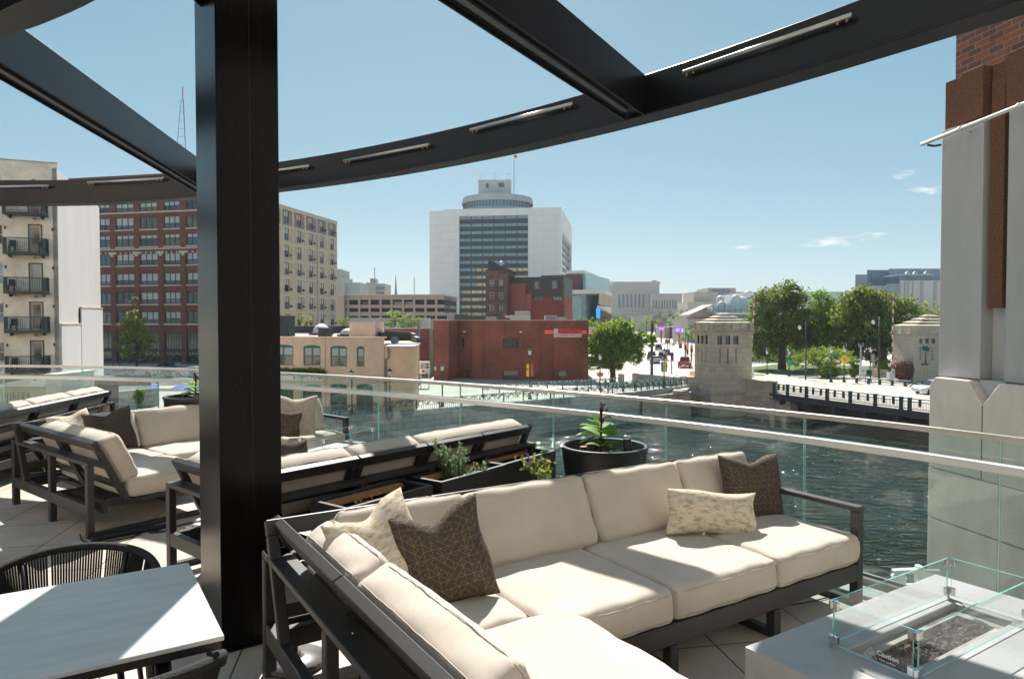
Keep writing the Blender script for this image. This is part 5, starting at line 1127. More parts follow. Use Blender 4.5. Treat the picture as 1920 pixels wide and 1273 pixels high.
# floor bands
nfl = 19; dzf = (Zh(404, 305)-Zh(418, 305))
for i in range(nfl):
    z1_ = ztop-i*dzf; 
    if z1_-dzf < ST: break
    wb = MB(); wb.fbox(hF, g0_+.1, g1_-.1, z1_-1.35, z1_-.02, -2.15, -1.9)
    gold = i >= 8
    tmid = g0_+(g1_-g0_)*.38
    ww = wb.build('window_band', 'pane_teal' if i < 5 else 'pane_teal', ht, world=True)
    if i >= 7: gb = MB(); gb.fbox(hF, g0_+1.2 if i > 9 else g0_+(g1_-g0_)*.25, g1_-.4 if i < 10 else tmid+3, z1_-1.33, z1_-.05, -1.89, -1.85); gb.build('painted_reflection_pane', 'painted_gold_reflection', ww, world=True)  # warm reflection in the glass, painted on as gold-coloured strips
    ms = MB()
    for k in range(1, 6): c = g0_+(g1_-g0_)*k/6; ms.fbox(hF, c-.2, c+.2, z1_-1.35, z1_, -1.88, -1.7)
    for k in range(0, 6): c = g0_+(g1_-g0_)*(k+.5)/6; ms.fbox(hF, c-.06, c+.06, z1_-1.35, z1_, -1.85, -1.75)
    ms.build('mullion', 'dark_spandrel', ww, world=True)
    MB().fbox(hF, g0_+.05, g1_-.05, z1_-dzf, z1_-1.36, -2.15, -1.55).build('spandrel', 'dark_spandrel', ht, world=True)
    z2_ = zh-9.5-i*dzf
    if z2_-dzf > ST and i < 14:
        MB().fbox(sF, s0_+.1, s1_-.1, z2_-1.5, z2_-.05, -1.5, -1.3).build('window_band', 'pane_teal', ht, world=True)
        MB().fbox(sF, s0_+.05, s1_-.05, z2_-dzf, z2_-1.51, -1.55, -.9).build('spandrel', 'dark_spandrel', ht, world=True)
ccx, ccy = X(933, 330), 330; Rr = 66.5/1300*330
ld = MB(); NN = 20
zz_ = lambda y: Zh(y, 330-Rr)
T0 = Matrix.Translation((ccx, ccy, 0)) @ Matrix.Rotation(R(9), 4, 'Z')
MB().lathe([(Rr*1.0, zh-1), (Rr*1.0, zh+2.3), (Rr*.96, zh+2.6)], n=NN, T=T0).build('crown_base', 'white_painted_low', ht, world=True)
MB().lathe([(Rr*.955, zh+2.2), (Rr*.955, zh+6.0)], n=64, T=T0).build('crown_glazing', 'pane_teal', ht, world=True)
MB().lathe([(Rr*.97, zh+5.0), (Rr*1.01, zh+5.1), (Rr*.98, zh+8.0), (Rr*.9, zh+8.05)], n=NN, T=T0).build('crown_parapet', 'white_painted_low', ht, world=True)
for k in range(64): a = 2*math.pi*k/64; MB().fbox(((ccx+Rr*.955*math.cos(a), ccy+Rr*.955*math.sin(a)), (-math.sin(a), math.cos(a)), (math.cos(a), math.sin(a))), -.13, .13, zh+2.6, zh+5.0, -.1, .15).build('crown_mullion', 'dark_spandrel', ht, world=True)
phF = ((X(897, 322), 322), (.9995, -.03), (-.03, -.9995)); zp0, zp1 = zh+7.9, Zh(339, 322)
pw_ = X(958, 322)-X(897, 322)
MB().fbox(phF, 0, pw_, zp0, zp1, -14, 0).build('penthouse', 'white_painted_low', ht, world=True)
for (a, b_, c, d) in ((.23, .32, .5, .78), (.62, .8, .55, .82), (.51, .59, .05, .2)): MB().fbox(phF, pw_*a, pw_*b_, zp0+(zp1-zp0)*c, zp0+(zp1-zp0)*d, 0, .06).build('vent', 'pane_hazy', ht, world=True)
for px in (901.5, 927.3, 953):
    m_ = MB(); x_ = X(px, 323); m_.tube([(x_, 321.9, zp1-2), (x_, 321.9, Zh(327, 322))], .07, 5)
    for zz2, l_ in ((Zh(328, 322), 1.5), (Zh(335.5, 322), 1.6)): m_.tube([(x_-l_, 322, zz2-.2), (x_+l_, 321.8, zz2+.2)], .06, 4)
    m_.build('aerial', 'galvanised', ht, world=True)
fx_ = X(963.8, 326); MB().tube([(fx_, 326, zh+7.9), (fx_, 326, Zh(293.5, 326))], [.22, .12], 8).build('flagpole', 'galvanised', ht, world=True)
m_ = MB(); N = 8; zf = Zh(296.5, 326); vs = []
for i in range(N+1):
    for j in (0, 1): vs.append((fx_+.15+i*.17, 326+.25*math.sin(i*.9), zf+1.0-j*1.6-(i/N)**2*.5*(1-j)+.3*math.sin(i*.6)*j))
m_.add(vs, [(2*i, 2*i+1, 2*i+3, 2*i+2) for i in range(N)]); m_.build('flag', 'flag_red', ht, world=True, fixn=False)
# ---- steakhouse
fp2 = [(813, 97), (841, 95.3), (862, 98.3), (886, 96.4), (1037, 94.6), (1038, 94.2), (1079, 93.8), (1103.5, 95.3)]
pts = [(X(a, b_), b_) for a, b_ in fp2]+[(X(1103.5, 95.3)+.5, 118), (X(813, 97)-1, 118)]
stk = thing('brick_restaurant', 'low windowless red brick steakhouse with a red sign on its upper right corner', 'building', (pts[4][0], pts[4][1], ST))
zs = Zh(601, 95)
mF, mL = frame_of(pts[3], pts[4], out_left=False); cF, cL = frame_of(pts[2], pts[3], out_left=False); rF, rL = frame_of(pts[5], pts[6], out_left=False)
wl = MB()
segs = [(pts[i], pts[(i+1) % len(pts)]) for i in range(len(pts))]
openings = {3: [(tof(mF, 943), tof(mF, 972.8), Zh(653.5, 95.5), Zh(634.5, 95.5)), (tof(mF, 943), tof(mF, 972), Zh(711.5, 95.5), Zh(695, 95.5))], 2: [(tof(cF, 865), tof(cF, 870), Zh(651.5, 98), Zh(633.5, 98)), (tof(cF, 872), tof(cF, 882), Zh(709.5, 98), Zh(692.5, 98))], 5: [(tof(rF, 1046.5), tof(rF, 1062), Zh(710.5, 94), Zh(694.5, 94))]}
for i, (a, b_) in enumerate(segs):
    Fr, L2 = frame_of(a, b_, out_left=False); wl.fwall(Fr, 0, L2, ST-.2, zs, openings.get(i, []), .35)
wl.build('wall', 'steak_brick', stk, world=True, fixn=False)
ipts = [(x+(0 - x)*0, y) for x, y in pts]
cxm = sum(p[0] for p in pts)/len(pts); cym = sum(p[1] for p in pts)/len(pts)
MB().prism([(X(815, 99.6), 99.6), (X(1099, 99), 99), (X(1099, 99), 117), (X(815, 99.6), 117)], ST, zs-.35).build('roof_deck', 'roof_gravel', stk, world=True)
for i, ql in openings.items():
    Fr, L2 = frame_of(*segs[i], out_left=False)
    for q in ql: window(stk, Fr, q[0], q[1], q[2], q[3], .25, 0, 0, 'window_frame_dark', 'pane_dark' if q[3] > -2 else 'pane_olive', .06)
cp = MB()
for a, b_ in segs: Fr, L2 = frame_of(a, b_, out_left=False); cp.fbox(Fr, .01, L2-.01, zs, zs+.08, -.35, .06)
cp.build('coping', 'stone_trim', stk, world=True)
up = Vector((0, 0, 1)); rd = Vector((rF[1][0], rF[1][1], 0)); ro_ = lambda px, py, o: Vector((*(Vector(rF[0])+Vector(rF[1])*tof(rF, px)+Vector(rF[2])*o), Zh(py, 94)))
sg = thing('restaurant_sign', 'red lettered restaurant sign board with neon lines on the brick corner', 'sign', ro_(1064, 624, .1))
MB().fbox(rF, tof(rF, 1038.5), tof(rF, 1090.5), Zh(632, 94), Zh(625.6, 94), .02, .16).build('lower_board', 'sign_white', sg, world=True)
MB().fbox(rF, tof(rF, 1038.5), tof(rF, 1046.5), Zh(625, 94), Zh(616.3, 94), .02, .16).build('emblem_board', 'sign_white', sg, world=True)
text('BENIHANA', 'sign_lettering', 'sign_letters', .86, ro_(1068.8, 620.6, .05), rd, up, sg, depth=.06, sx=.70, bold=.03)
text('THE JAPANESE STEAKHOUSE', 'sign_lettering', 'red_paint', .42, ro_(1064.5, 628.8, .17), rd, up, sg, depth=.01, sx=.66, bold=.012)
rn = Vector((rF[2][0], rF[2][1], 0)); mrk = MB(); c_ = ro_(1042.5, 620.6, .17)
for k in range(5): a = R(90+72*k); mrk.tube([c_+rd*.20*math.cos(a)+up*.20*math.sin(a), c_+rd*.20*math.cos(a)+up*.20*math.sin(a)+rn*.02], .1, 8)
mrk.build('flower_emblem', 'blind', sg, world=True)
for py in (620.6, 624.2): MB().tube([ro_(1021.5, py, .06), ro_(1038, py, .06)], .04, 6).build('neon_line', 'neon_red', sg, world=True)
for py in (620.6, 624.2): MB().tube([ro_(1091, py, .06), ro_(1100, py, .03)], .04, 6).build('neon_line', 'neon_red', sg, world=True)
sb = thing('sign_box', 'pale boxed sign with red stripes sticking out past the brick corner', 'sign', (X(1104, 95.2), 95.2, Zh(623, 95.2)))
MB().box(X(1103.6, 95.3), X(1121, 95.3), 95.3, 96.0, Zh(627.3, 95.3), Zh(612.5, 95.3)).build('box_body', 'sign_white', sb, world=True, bevel=.03)
for py in (620.6, 624.2): MB().box(X(1103.7, 95.2), X(1120.9, 95.2), 95.26, 95.3, Zh(py+.5, 95.3), Zh(py-.5, 95.3)).build('red_stripe', 'neon_red', sb, world=True)
m_ = MB(); c = tof(mF, 947); m_.fbox(mF, c-.04, c+.04, Zh(626, 95.5), zs, 0, .06); m_.build('conduit', 'bark', stk, world=True)
sF0, sL0 = frame_of(pts[0], pts[1], out_left=False); MB().fbox(sF0, .1, .55, Zh(694, 97), Zh(687, 97), 0, .05).build('wall_vent', 'galvanised', stk, world=True)
for px in (905, 1012): c = tof(mF, px); MB().fbox(mF, c-.09, c+.09, ST+.2, zs-.3, 0, .12).build('downpipe', 'steak_brick', stk, world=True)
for px in (872.5, 977.5):
    Fr = mF if px > 890 else cF; c = tof(Fr, px); MB().fbox(Fr, c-.25, c+.1, Zh(623.5, 96), Zh(621, 96), 0, .25).build('floodlight', 'sign_white', stk, world=True)
# rooftop plant
def unit(px0, px1, py0, y, dp, mat, label, cat='roof unit', slats=True, base=None):
    x0, x1 = X(px0, y), X(px1, y); z0 = (zs-.35) if base is None else base; z1 = Zh(py0, y)
    o = thing('rooftop_unit', label, cat, ((x0+x1)/2, y, z0), 0, 'machines on the roofs'); m_ = MB(); m_.box(x0, x1, y, y+dp, z0, z1); m_.build('casing', mat, o, world=True, bevel=.03)
    if slats:
        m_ = MB(); k = x0+.12
        while k < x1-.1: m_.box(k, k+.05, y-.03, y, z0+.15, z1-.12); k += .13
        m_.build('grille', 'pane_dark', o, world=True)
    return o
unit(838.5, 852, 589, 101, 2, 'galvanised', 'left grey condenser of the pair on the steakhouse roof'); unit(852.7, 877, 589.6, 101, 2, 'tar_black', 'dark finned condenser beside the left roof edge')
unit(911, 930, 594.5, 100, 1.5, 'galvanised', 'small vent box left of the white roof ducts'); unit(947, 995, 591, 104, 3, 'white_painted', 'white air handling box in the middle of the steakhouse roof', slats=False); unit(966, 994, 583.5, 108, 2.5, 'galvanised', 'tallest grey duct housing on the steakhouse roof'); unit(1022, 1044, 591.5, 101, 2, 'white_painted', 'white ribbed unit near the right of the steakhouse roof'); unit(1045, 1062, 595, 101, 1.5, 'galvanised', 'low grey unit farthest right on the steakhouse roof'); unit(942, 956, 596, 97.5, .8, 'brick_red_dark', 'small reddish curb box on the steakhouse roof', slats=False); unit(990, 1022, 592.5, 106, 1.5, 'brick_red_dark', 'low red brick parapet block on the steakhouse roof', slats=False)
# ---- brick stair tower, black and red buildings behind
d_ = 150
ob = thing('old_brick_tower', 'narrow mottled old brick tower rising behind the steakhouse', 'building', (X(910, d_), d_, ST))
oF, oL = frame_of((X(910.5, d_), d_), (X(951.5, d_-1), d_-1), out_left=False); zo = Zh(508, d_)
wn = [(px0, px1, y0, y1) for y0, y1 in ((526, 536.5), (549, 560), (572.5, 582.5)) for px0, px1 in ((918, 926), (936, 943))]
w_ = MB(); w_.fwall(oF, 0, oL, ST, zo, [(tof(oF, a), tof(oF, b_), Zh(d, 150), Zh(c, 150)) for a, b_, c, d in wn], .3); w_.build('wall', 'dark_old_brick', ob, world=True, fixn=False)
for a, b_, c, d in wn: window(ob, oF, tof(oF, a), tof(oF, b_), Zh(d, 150), Zh(c, 150), .2, 0, 1, 'white_painted', 'pane_dark', .1)
MB().fbox(oF, .02, oL-.02, ST, zo-.1, -8, -.31).build('core', 'dark_old_brick', ob, world=True)
m_ = MB(); m_.fbox(oF, 0, oL+.3, zo, zo+.3, -8, .15); m_.fbox(oF, oL*.12, oL*.16, zo+.3, zo+2.4, -.5, -.3); m_.fbox(oF, oL-.1, oL+.1, zo+.3, zo+1.8, -.5, -.3)
m_.fpoly(oF, [(oL*.12, zo+.3), (oL*.98, zo+.3), (oL*.12, zo+2.5)], -.35, -.3); m_.build('roof_screen', 'metal_black_panel', ob, world=True)
m_ = MB(); c = Vector((X(939.5, d_), d_-.2, Zh(495, d_))); m_.lathe([(.05, -.55), (.4, -.4), (.58, 0), (.4, .4), (.05, .55)], c=c, n=16); m_.build('satellite_dome', 'galvanised', ob, world=True, smooth=True)
bb2 = thing('black_clad_building', 'red building with a black metal upper storey behind the steakhouse', 'building', (X(955, 152), 152, ST))
bF, bL = frame_of((X(949, 152), 152), (X(1057.5, 149), 149), out_left=False)
m_ = MB(); m_.fbox(bF, tof(bF, 954.5), bL, Zh(555.5, 150), Zh(519.5, 150), -12, 0); m_.build('upper_storey', 'metal_black_panel', bb2, world=True)
m_ = MB(); m_.fbox(bF, tof(bF, 987), bL, ST, Zh(555.6, 150), -12, -.2); m_.build('red_wall', 'brick_red_dark', bb2, world=True)
m_ = MB(); m_.fbox(bF, 0, tof(bF, 987), ST, Zh(531.5, 150), -8, .5); m_.fbox(bF, tof(bF, 987.2), tof(bF, 997), ST, Zh(550.5, 150), -8, .4); m_.build('red_metal_block', 'metal_red_panel', bb2, world=True)
m_ = MB(); zt3 = Zh(531.5, 150)
k = .3
while k < tof(bF, 986): m_.fbox(bF, k, k+.06, ST, zt3, .5, .55); k += .5
m_.build('metal_rib', 'metal_red_panel', bb2, world=True)
for a, b_, c, d in ((1002.5, 1010.5, 528.5, 540), (1035.5, 1043.5, 528.5, 540)): MB().fbox(bF, tof(bF, a)-.05, tof(bF, b_)+.05, Zh(d, 150)-.1, Zh(c, 150)+.1, .0, .05).build('window_surround', 'white_painted', bb2, world=True); window(bb2, bF, tof(bF, a), tof(bF, b_), Zh(d, 150), Zh(c, 150), -.12, 0, 1, 'window_frame_dark', 'pane_blue', .08)
for a, b_ in ((1001.5, 1018), (1037, 1053.5)): window(bb2, bF, tof(bF, a), tof(bF, b_), Zh(564.5, 150), Zh(555.8, 150), .05, 2, 0, 'window_frame_dark', 'pane_hazy', .12)
m_ = MB(); eF, eL = frame_of((X(1057.5, 149), 149), (X(1071.5, 162), 162), out_left=False); m_.fbox(eF, 0, eL, ST, Zh(516, 149), -.5, 0); m_.build('end_wall', 'dark_old_brick', bb2, world=True)
m_ = MB()
for k in range(4):
    for z_ in (0, 1, 2): m_.fbox(eF, eL*(.2+.2*k), eL*(.28+.2*k), Zh(545+z_*18, 152), Zh(530+z_*18, 152), 0, .05)
m_.build('dark_panes', 'pane_dark', bb2, world=True)
# ---- pinkish restaurant building in front left
pF, pL = frame_of((X(440, 63.5), 63.5), (X(721, 62), 62), out_left=False)
pb = thing('painted_brick_building', 'two storey pinkish painted brick building with teal arched windows', 'building', (pF[0][0], pF[0][1], ST))
zr2 = Zh(633, 63.5)
uw = [(503, 535 + 14, 646.5, 684.5), (568.3, 600.5, 647, 685), (619, 650.5, 648, 686), (668.5, 683, 649, 687)]
uw = [(517 - 6, 549.5, 646, 684.5), (568.3, 600.5, 647, 685), (619, 650.5, 648, 686.5), (668.5, 683, 649, 687)]
lwn = [(470+6, 505, 718, 760), (520, 549, 722, 765), (567, 602, 721, 768), (618, 650, 719.5, 770), (667, 699, 720, 771)]
yo = lambda px: ypt(pF, tof(pF, px))
ops = [(tof(pF, a), tof(pF, b_), Zh(d, yo(a)), Zh(c, yo(a))) for a, b_, c, d in uw+lwn]
w_ = MB(); w_.fwall(pF, 0, pL, ST-.2, zr2, ops, .25); w_.build('wall', 'pinkish_brick', pb, world=True, fixn=False)
backd = 27
rq = [(X(441, 63.8), 63.8), (X(720.6, 62.3), 62.3), (X(704, 88), 88), (X(441, 90), 90)]; MB().prism(rq, ST, zr2-.02).build('roof_deck', 'roof_gravel', pb, world=True)

for i, q in enumerate(ops):
    nv = 0 if i == 3 else 1; window(pb, pF, q[0], q[1], q[2], q[3]-(.18 if i < 4 else 0), .15, nv, 1, 'window_frame_teal', 'blind' if False else ('pane_olive' if i < 4 else 'pane_dark'), .09, blind=0)
    m_ = MB(); c = (q[0]+q[1])/2; h_ = (q[1]-q[0])/2
    arc = [(c+h_*math.cos(a), q[3]-.18+.18*math.sin(a)) for a in [math.pi*i_/8 for i_ in range(9)]]
    m_.fpoly(pF, arc, -.2, -.06); m_.build('window_arch', 'window_frame_teal', pb, world=True)
    m_ = MB(); m_.fpoly(pF, [(q[0]-.001, q[3]+.001)]+[(c-h_*math.cos(a), q[3]-.18+.18*math.sin(a)) for a in [math.pi*i_/8 for i_ in range(9)]]+[(q[1]+.001, q[3]+.001)], -.05, -.001); m_.build('arch_spandrel', 'pinkish_brick', pb, world=True)
    if i < 4: MB().fbox(pF, q[0]-.1, q[1]+.1, q[2]-.12, q[2], 0, .1).build('sill', 'pinkish_brick', pb, world=True)
    if i in (1, 2, 0, 3):
        m_ = MB(); m_.fbox(pF, q[0]+.12, q[1]-.12, q[3]-.9, q[3]-.25, -.14, -.132); m_.build('blind', 'blind', pb, world=True)
m_ = MB(); m_.fbox(pF, 0, pL+.1, zr2, zr2+.1, -.4, .1); m_.build('gutter', 'pinkish_brick', pb, world=True)
for px in (608, 718.5): c = tof(pF, px); MB().fbox(pF, c-.09, c+.09, ST, zr2-.02, .0, .12).build('downpipe', 'pinkish_brick', pb, world=True)
m_ = MB(); q1, q2, q3 = Vector((*rq[1], zr2)), Vector((*rq[2], zr2)), Vector((*rq[3], zr2)); m_.bar(q2+Vector((0, 0, .45)), q3+Vector((0, 0, .45)), .3, .9); m_.bar(q1.lerp(q2, .12)+Vector((0, 0, .25)), q1.lerp(q2, .42)+Vector((0, 0, .25)), .35, .5); m_.bar(q1.lerp(q2, .42)+Vector((0, 0, .42)), q2+Vector((0, 0, .42)), .35, .85); m_.build('parapet', 'tar_black', pb, world=True)
sg2 = thing('wall_signboard', 'long white painted signboard under ivy on the pinkish building', 'sign', (X(560, 65), 65, Zh(702, 65)))
MB().fbox(pF, tof(pF, 526), tof(pF, 606), Zh(710.5, 65), Zh(696, 65), .0, .08).build('board', 'sign_white', sg2, world=True)
m_ = MB()
rs2 = random.Random(2); t_ = tof(pF, 541)
while t_ < tof(pF, 603):
    if rs2.random() < .88: zb3 = Zh(707, 65); m_.fbox(pF, t_, t_+.045, zb3, zb3+.36, .081, .09); m_.fbox(pF, t_+.045, t_+.17, zb3+rs2.choice([.0, .16, .31]), zb3+.045+rs2.choice([0, .16, .31]), .081, .09)
    t_ += .24
m_.build('faded_lettering', 'pane_dark', sg2, world=True)
o = thing('ivy_strip', 'dark ivy hanging along the top of the white signboard', 'plant', (X(560, 64.8), 64.8, Zh(694, 65)))
m_ = MB(); rs2 = random.Random(5)
for k in range(1500):
    px = rs2.uniform(525, 612); t_ = tof(pF, px); q = Vector((*(Vector(pF[0])+Vector(pF[1])*t_+Vector(pF[2])*rs2.uniform(.06, .35)), Zh(693+rs2.gauss(0, 2.2)+(6*rs2.random() if px > 600 else 0), 64.8))); leafquads(m_, q, 1, (.05,)*3, .16, rs2, None, .7)
m_.build('foliage', 'leaf_dark', o, world=True, fixn=False)
# roof things of the pinkish building
def pfr(px, o): t_ = tof(pF, px, o); return t_
def roofbox(px0, px1, py_top, o, dp, mat, label, name='rooftop_box', cat='roof box', dome=False):
    ta, tb_ = pfr(px0, o), pfr(px1, o); y_ = ypt(pF, ta, o); z1 = Zh(py_top, y_); ob_ = thing(name, label, cat, (X(px0, y_), y_, zr2), 0, 'machines on the roofs')
    if dome:
        m_ = MB(); m_.fbox(pF, ta, tb_, zr2, zr2+.18, o-dp, o); m_.build('curb', 'tar_black', ob_, world=True)
        cx_ = (Vector(pF[0])+Vector(pF[1])*(ta+tb_)/2+Vector(pF[2])*(o-dp/2)); T2 = Matrix.Translation((cx_.x, cx_.y, zr2+.18)) @ Matrix.Rotation(math.atan2(pF[1][1], pF[1][0]), 4, 'Z') @ Matrix.Diagonal(((tb_-ta)/2, dp/2, max(.1, z1-zr2-.18), 1))
        MB().lathe([(1, 0), (.9, .45), (.6, .82), (.2, 1), (0.02, 1.0)], n=20, T=T2).build('dome', 'pale_metal', ob_, world=True, smooth=True)
    else:
        MB().fbox(pF, ta, tb_, zr2, z1, o-dp, o).build('box', mat, ob_, world=True, bevel=.02); MB().fbox(pF, ta-.1, tb_+.1, z1, z1+.07, o-dp-.1, o+.1).build('lid', 'pale_metal' if mat != 'tar_black' else mat, ob_, world=True)
roofbox(654.5, 703, 604.5, -3.2, 3, 'pinkish_brick', 'large pinkish box housing on the painted brick roof'); roofbox(525, 541.5, 593.5, -6, 1.5, 'tar_black', 'black chimney box at the left of the painted brick roof'); roofbox(596.5, 614.5, 616, -4, 1.2, 'tar_black', 'small dark vent with brown cap on the painted brick roof')
roofbox(579, 607, 607, -13, 3, '', 'left white domed skylight on the painted brick roof', 'skylight', 'skylight', True); roofbox(632, 660, 616, -6.5, 2, '', 'right white domed skylight partly behind the box housing', 'skylight', 'skylight', True)
unitf = lambda *a, **k: unit(*a, **k)
# tan annexes
ax = thing('stucco_annex', 'tan stucco annex with a drainpipe joined to the painted brick building', 'building', (X(722, 61), 61, ST))
aF, aL = frame_of((X(721.5, 61.9), 61.9), (X(775, 61.9), 61.9), out_left=False); MB().fbox(aF, 0.02, aL, ST-.2, Zh(651.5, 61.5), -3.2, 0).build('wall', 'tan_stucco', ax, world=True); MB().fbox(aF, .02, aL+.15, Zh(651.4, 61.5), Zh(648.5, 61.5), -3.2, .12).build('roof_slab', 'pale_metal', ax, world=True)
(x_, y_), (dx_, dy_), (nx_, ny_) = aF; q = lambda t, z, o: Vector((x_+dx_*t+nx_*o, y_+dy_*t+ny_*o, z)); MB().tube([q(.35, Zh(652, 61), .1), q(.35, Zh(671, 61), .1), q(.1, Zh(674.5, 61), .1), q(.1, ST, .1)], .09, 8).build('drainpipe', 'pane_hazy', ax, world=True)
ay = thing('yellow_annex', 'pale yellow stucco annex with dark parapet behind the tan one', 'building', (X(760, 68), 68, ST))
yF, yL = frame_of((X(722, 66), 66), (X(785, 66), 66), out_left=False); MB().prism([(X(716, 66), 66), (X(785, 66), 66), (X(784, 78), 78), (X(716, 78), 78)], ST-.2, Zh(644, 68)).build('wall', 'yellow_stucco', ay, world=True); MB().fbox(yF, .0, yL+.1, Zh(643.9, 68), Zh(642, 68), -.8, .1).build('eave', 'pale_metal', ay, world=True)
m_ = MB(); a_, b_ = Vector((X(784.5, 67), 67, Zh(642, 68)+.2)), Vector((X(772, 77.8), 77.8, Zh(642, 68)+.3)); m_.bar(a_, a_.lerp(b_, .5), .35, .6); m_.bar(a_.lerp(b_, .5), b_, .35, 1.0); m_.bar(b_, Vector((X(722, 77.8), 77.8, b_.z+.2)), .35, 1.1); m_.build('parapet', 'tar_black', ay, world=True)
MB().lathe([(.02, 0), (.35, .06), (.42, .14)], n=18, T=Matrix.Translation((X(739, 66), 66, Zh(639, 66))) @ Matrix.Rotation(R(80), 4, 'X') @ Matrix.Rotation(R(30), 4, 'Y')).build('satellite_dish', 'pane_hazy', ay, world=True)
# ---- red building behind, garage, far towers, poles
bld('red_low_building', 'low bright red painted building behind the yellow annex', 'building', [(X(712, 104), 104), (X(804, 104), 104), (X(804, 104), 118), (X(712, 104), 118)], Zh(616.5, 104), 'metal_red_panel')
o = bpy.data.objects['red_low_building']; MB().box(X(804, 104), X(812, 104), 104.2, 118, ST, Zh(616, 104)).build('side_pier', 'far_stone_tan', o, world=True); MB().box(X(712, 104), X(812.5, 104), 103.8, 104.3, Zh(616.5, 104), Zh(614.8, 104)).build('coping', 'pale_metal', o, world=True)
for a, b_, c, d in ((788, 799, 639, 656), (788, 799, 674, 690)): MB().box(X(a, 103.9), X(b_, 103.9), 103.9, 103.99, Zh(d, 104), Zh(c, 104)).build('panel_outline', 'brick_red_dark', o, world=True)
pg = thing('parking_garage', 'long tan open deck parking garage beyond the roofs', 'building', (X(637, 230), 230, ST))
gF, gL = frame_of((X(620, 232), 232), (X(830, 228), 228), out_left=False)
m_ = MB(); m_.fbox(gF, 0, gL, ST, Zh(556, 230), -25, -3); m_.build('core', 'dark_void', pg, world=True)
for (a, b_) in ((554.5, 562), (571.5, 577.5), (585, 592), (598, 640)): MB().fbox(gF, 0, gL, Zh(b_, 230), Zh(a, 230), -26, 0).build('deck_band', 'garage_tan', pg, world=True)
m_ = MB(); px = 651
for px in (653, 674, 693.5, 714, 734.5, 756, 777, 798, 818): c = tof(gF, px); m_.fbox(gF, c-.35, c+.35, ST, Zh(554, 230), .002, .25)
m_.build('column_strip', 'garage_tan', pg, world=True)
m_ = MB(); m_.fbox(gF, tof(gF, 637), tof(gF, 649), ST, Zh(554, 230), .3, 2); m_.build('stair_tower', 'garage_tan', pg, world=True)
MB().fbox(gF, 0, gL, Zh(553.8, 230), Zh(552.4, 230), -26, .3).build('roof_edge', 'pale_metal', pg, world=True)
m_ = MB(); 
for px in (662, 684, 704, 724, 745, 766, 787):
    c = tof(gF, px)
    if px in (684, 745, 766): m_.fbox(gF, c-1.3, c+1.4, Zh(571, 230), Zh(571, 230)+.9, -2.9, -1)
m_.build('parked_car_roofs', 'pane_blue', pg, world=True)
def tower(px0, px1, py, y, mat, label, rows=0, dp=25, name='office_tower', wm='pane_hazy', z0=ST, side=0):
    o = bld(name, label, 'building', [(X(px0, y), y), (X(px1, y), y), (X(px1, y)+side, y+dp), (X(px0, y)+side*.5, y+dp)], Zh(py, y), mat)
    Fr, L2 = frame_of((X(px0, y), y), (X(px1, y), y), out_left=False)
    H_ = Zh(py, y)
    for k in range(rows): z_ = H_-2.5-k*3.6; MB().fbox(Fr, L2*.06, L2*.94, z_-1.6, z_, 0, .15).build('window_band', wm, o, world=True)
    return o
tower(633, 640, 505, 480, 'far_stone', 'tall thin grey tower slice right behind the tan building'); tower(640, 646, 520, 470, 'far_stone', 'narrow grey block stepping down behind the tan building'); o = tower(646, 675.5, 530, 460, 'far_stone', 'distant grey office block with blue windows behind the garage', 6, wm='pane_teal'); tower(639, 645, 520, 455, 'far_stone', 'stair core of the distant grey office block')
o = tower(686.5, 703, 530, 500, 'far_stone_tan', 'distant plain pinkish slab tower with a mast'); MB().box(X(693, 500), X(703, 500), 503, 512, Zh(530, 500), Zh(522, 500)).build('roof_house', 'far_stone', o, world=True); MB().tube([(X(700.5, 500), 505, Zh(522, 500)), (X(700.5, 500), 505, Zh(501, 500))], .35, 5).build('mast', 'galvanised', o, world=True)
tower(703, 722, 532, 505, 'far_stone', 'distant pale tower wing with window rows beside the slab', 5)
m_ = MB(); m_.lathe([(1.5, 0), (1.1, 3), (.15, 19)], c=(X(742.5, 620), 620, Zh(555, 620)), n=8); m_.build('church_spire', 'pane_hazy', label='tiny distant church spire above the parking garage', cat='spire')
MB().tube([(X(777, 232), 232, ST), (X(777, 232), 232, Zh(521, 232))], .16, 6).build('light_mast', 'galvanised', label='thin tall light mast above the parking garage roof', cat='mast')
MB().box(X(655, 170), X(806, 170), 170, 171, ST, Zh(596, 170)).build('white_screen_wall', 'white_painted', label='long white wall in front of the parking garage', cat='wall')
def upole(px, py, y, label, r=.13, arms=True):
    o = thing('utility_pole', label, 'pole', (X(px, y), y, ST), 0, 'wooden utility poles behind the annexes'); MB().tube([(0, 0, 0), (0, 0, Zh(py, y)-ST)], [r, r*.7], 8).build('pole', 'pane_hazy', o)
    if arms: h = Zh(py, y)-ST; MB().box(-1, 1, -.05, .05, h-.7, h-.55).build('crossarm', 'bark', o); MB().lathe([(.22, 0), (.25, .1), (.25, .7), (.2, .8)], c=(.4, 0, h-2.2), n=10).build('transformer', 'galvanised', o)
upole(739.5, 595, 125, 'utility pole with crossarm before the far green tree'); upole(785.5, 600, 88, 'tall leaning wire pole beside the yellow annex', .16, False); upole(771, 600, 130, 'dark stub pole behind the red building', .12, False)
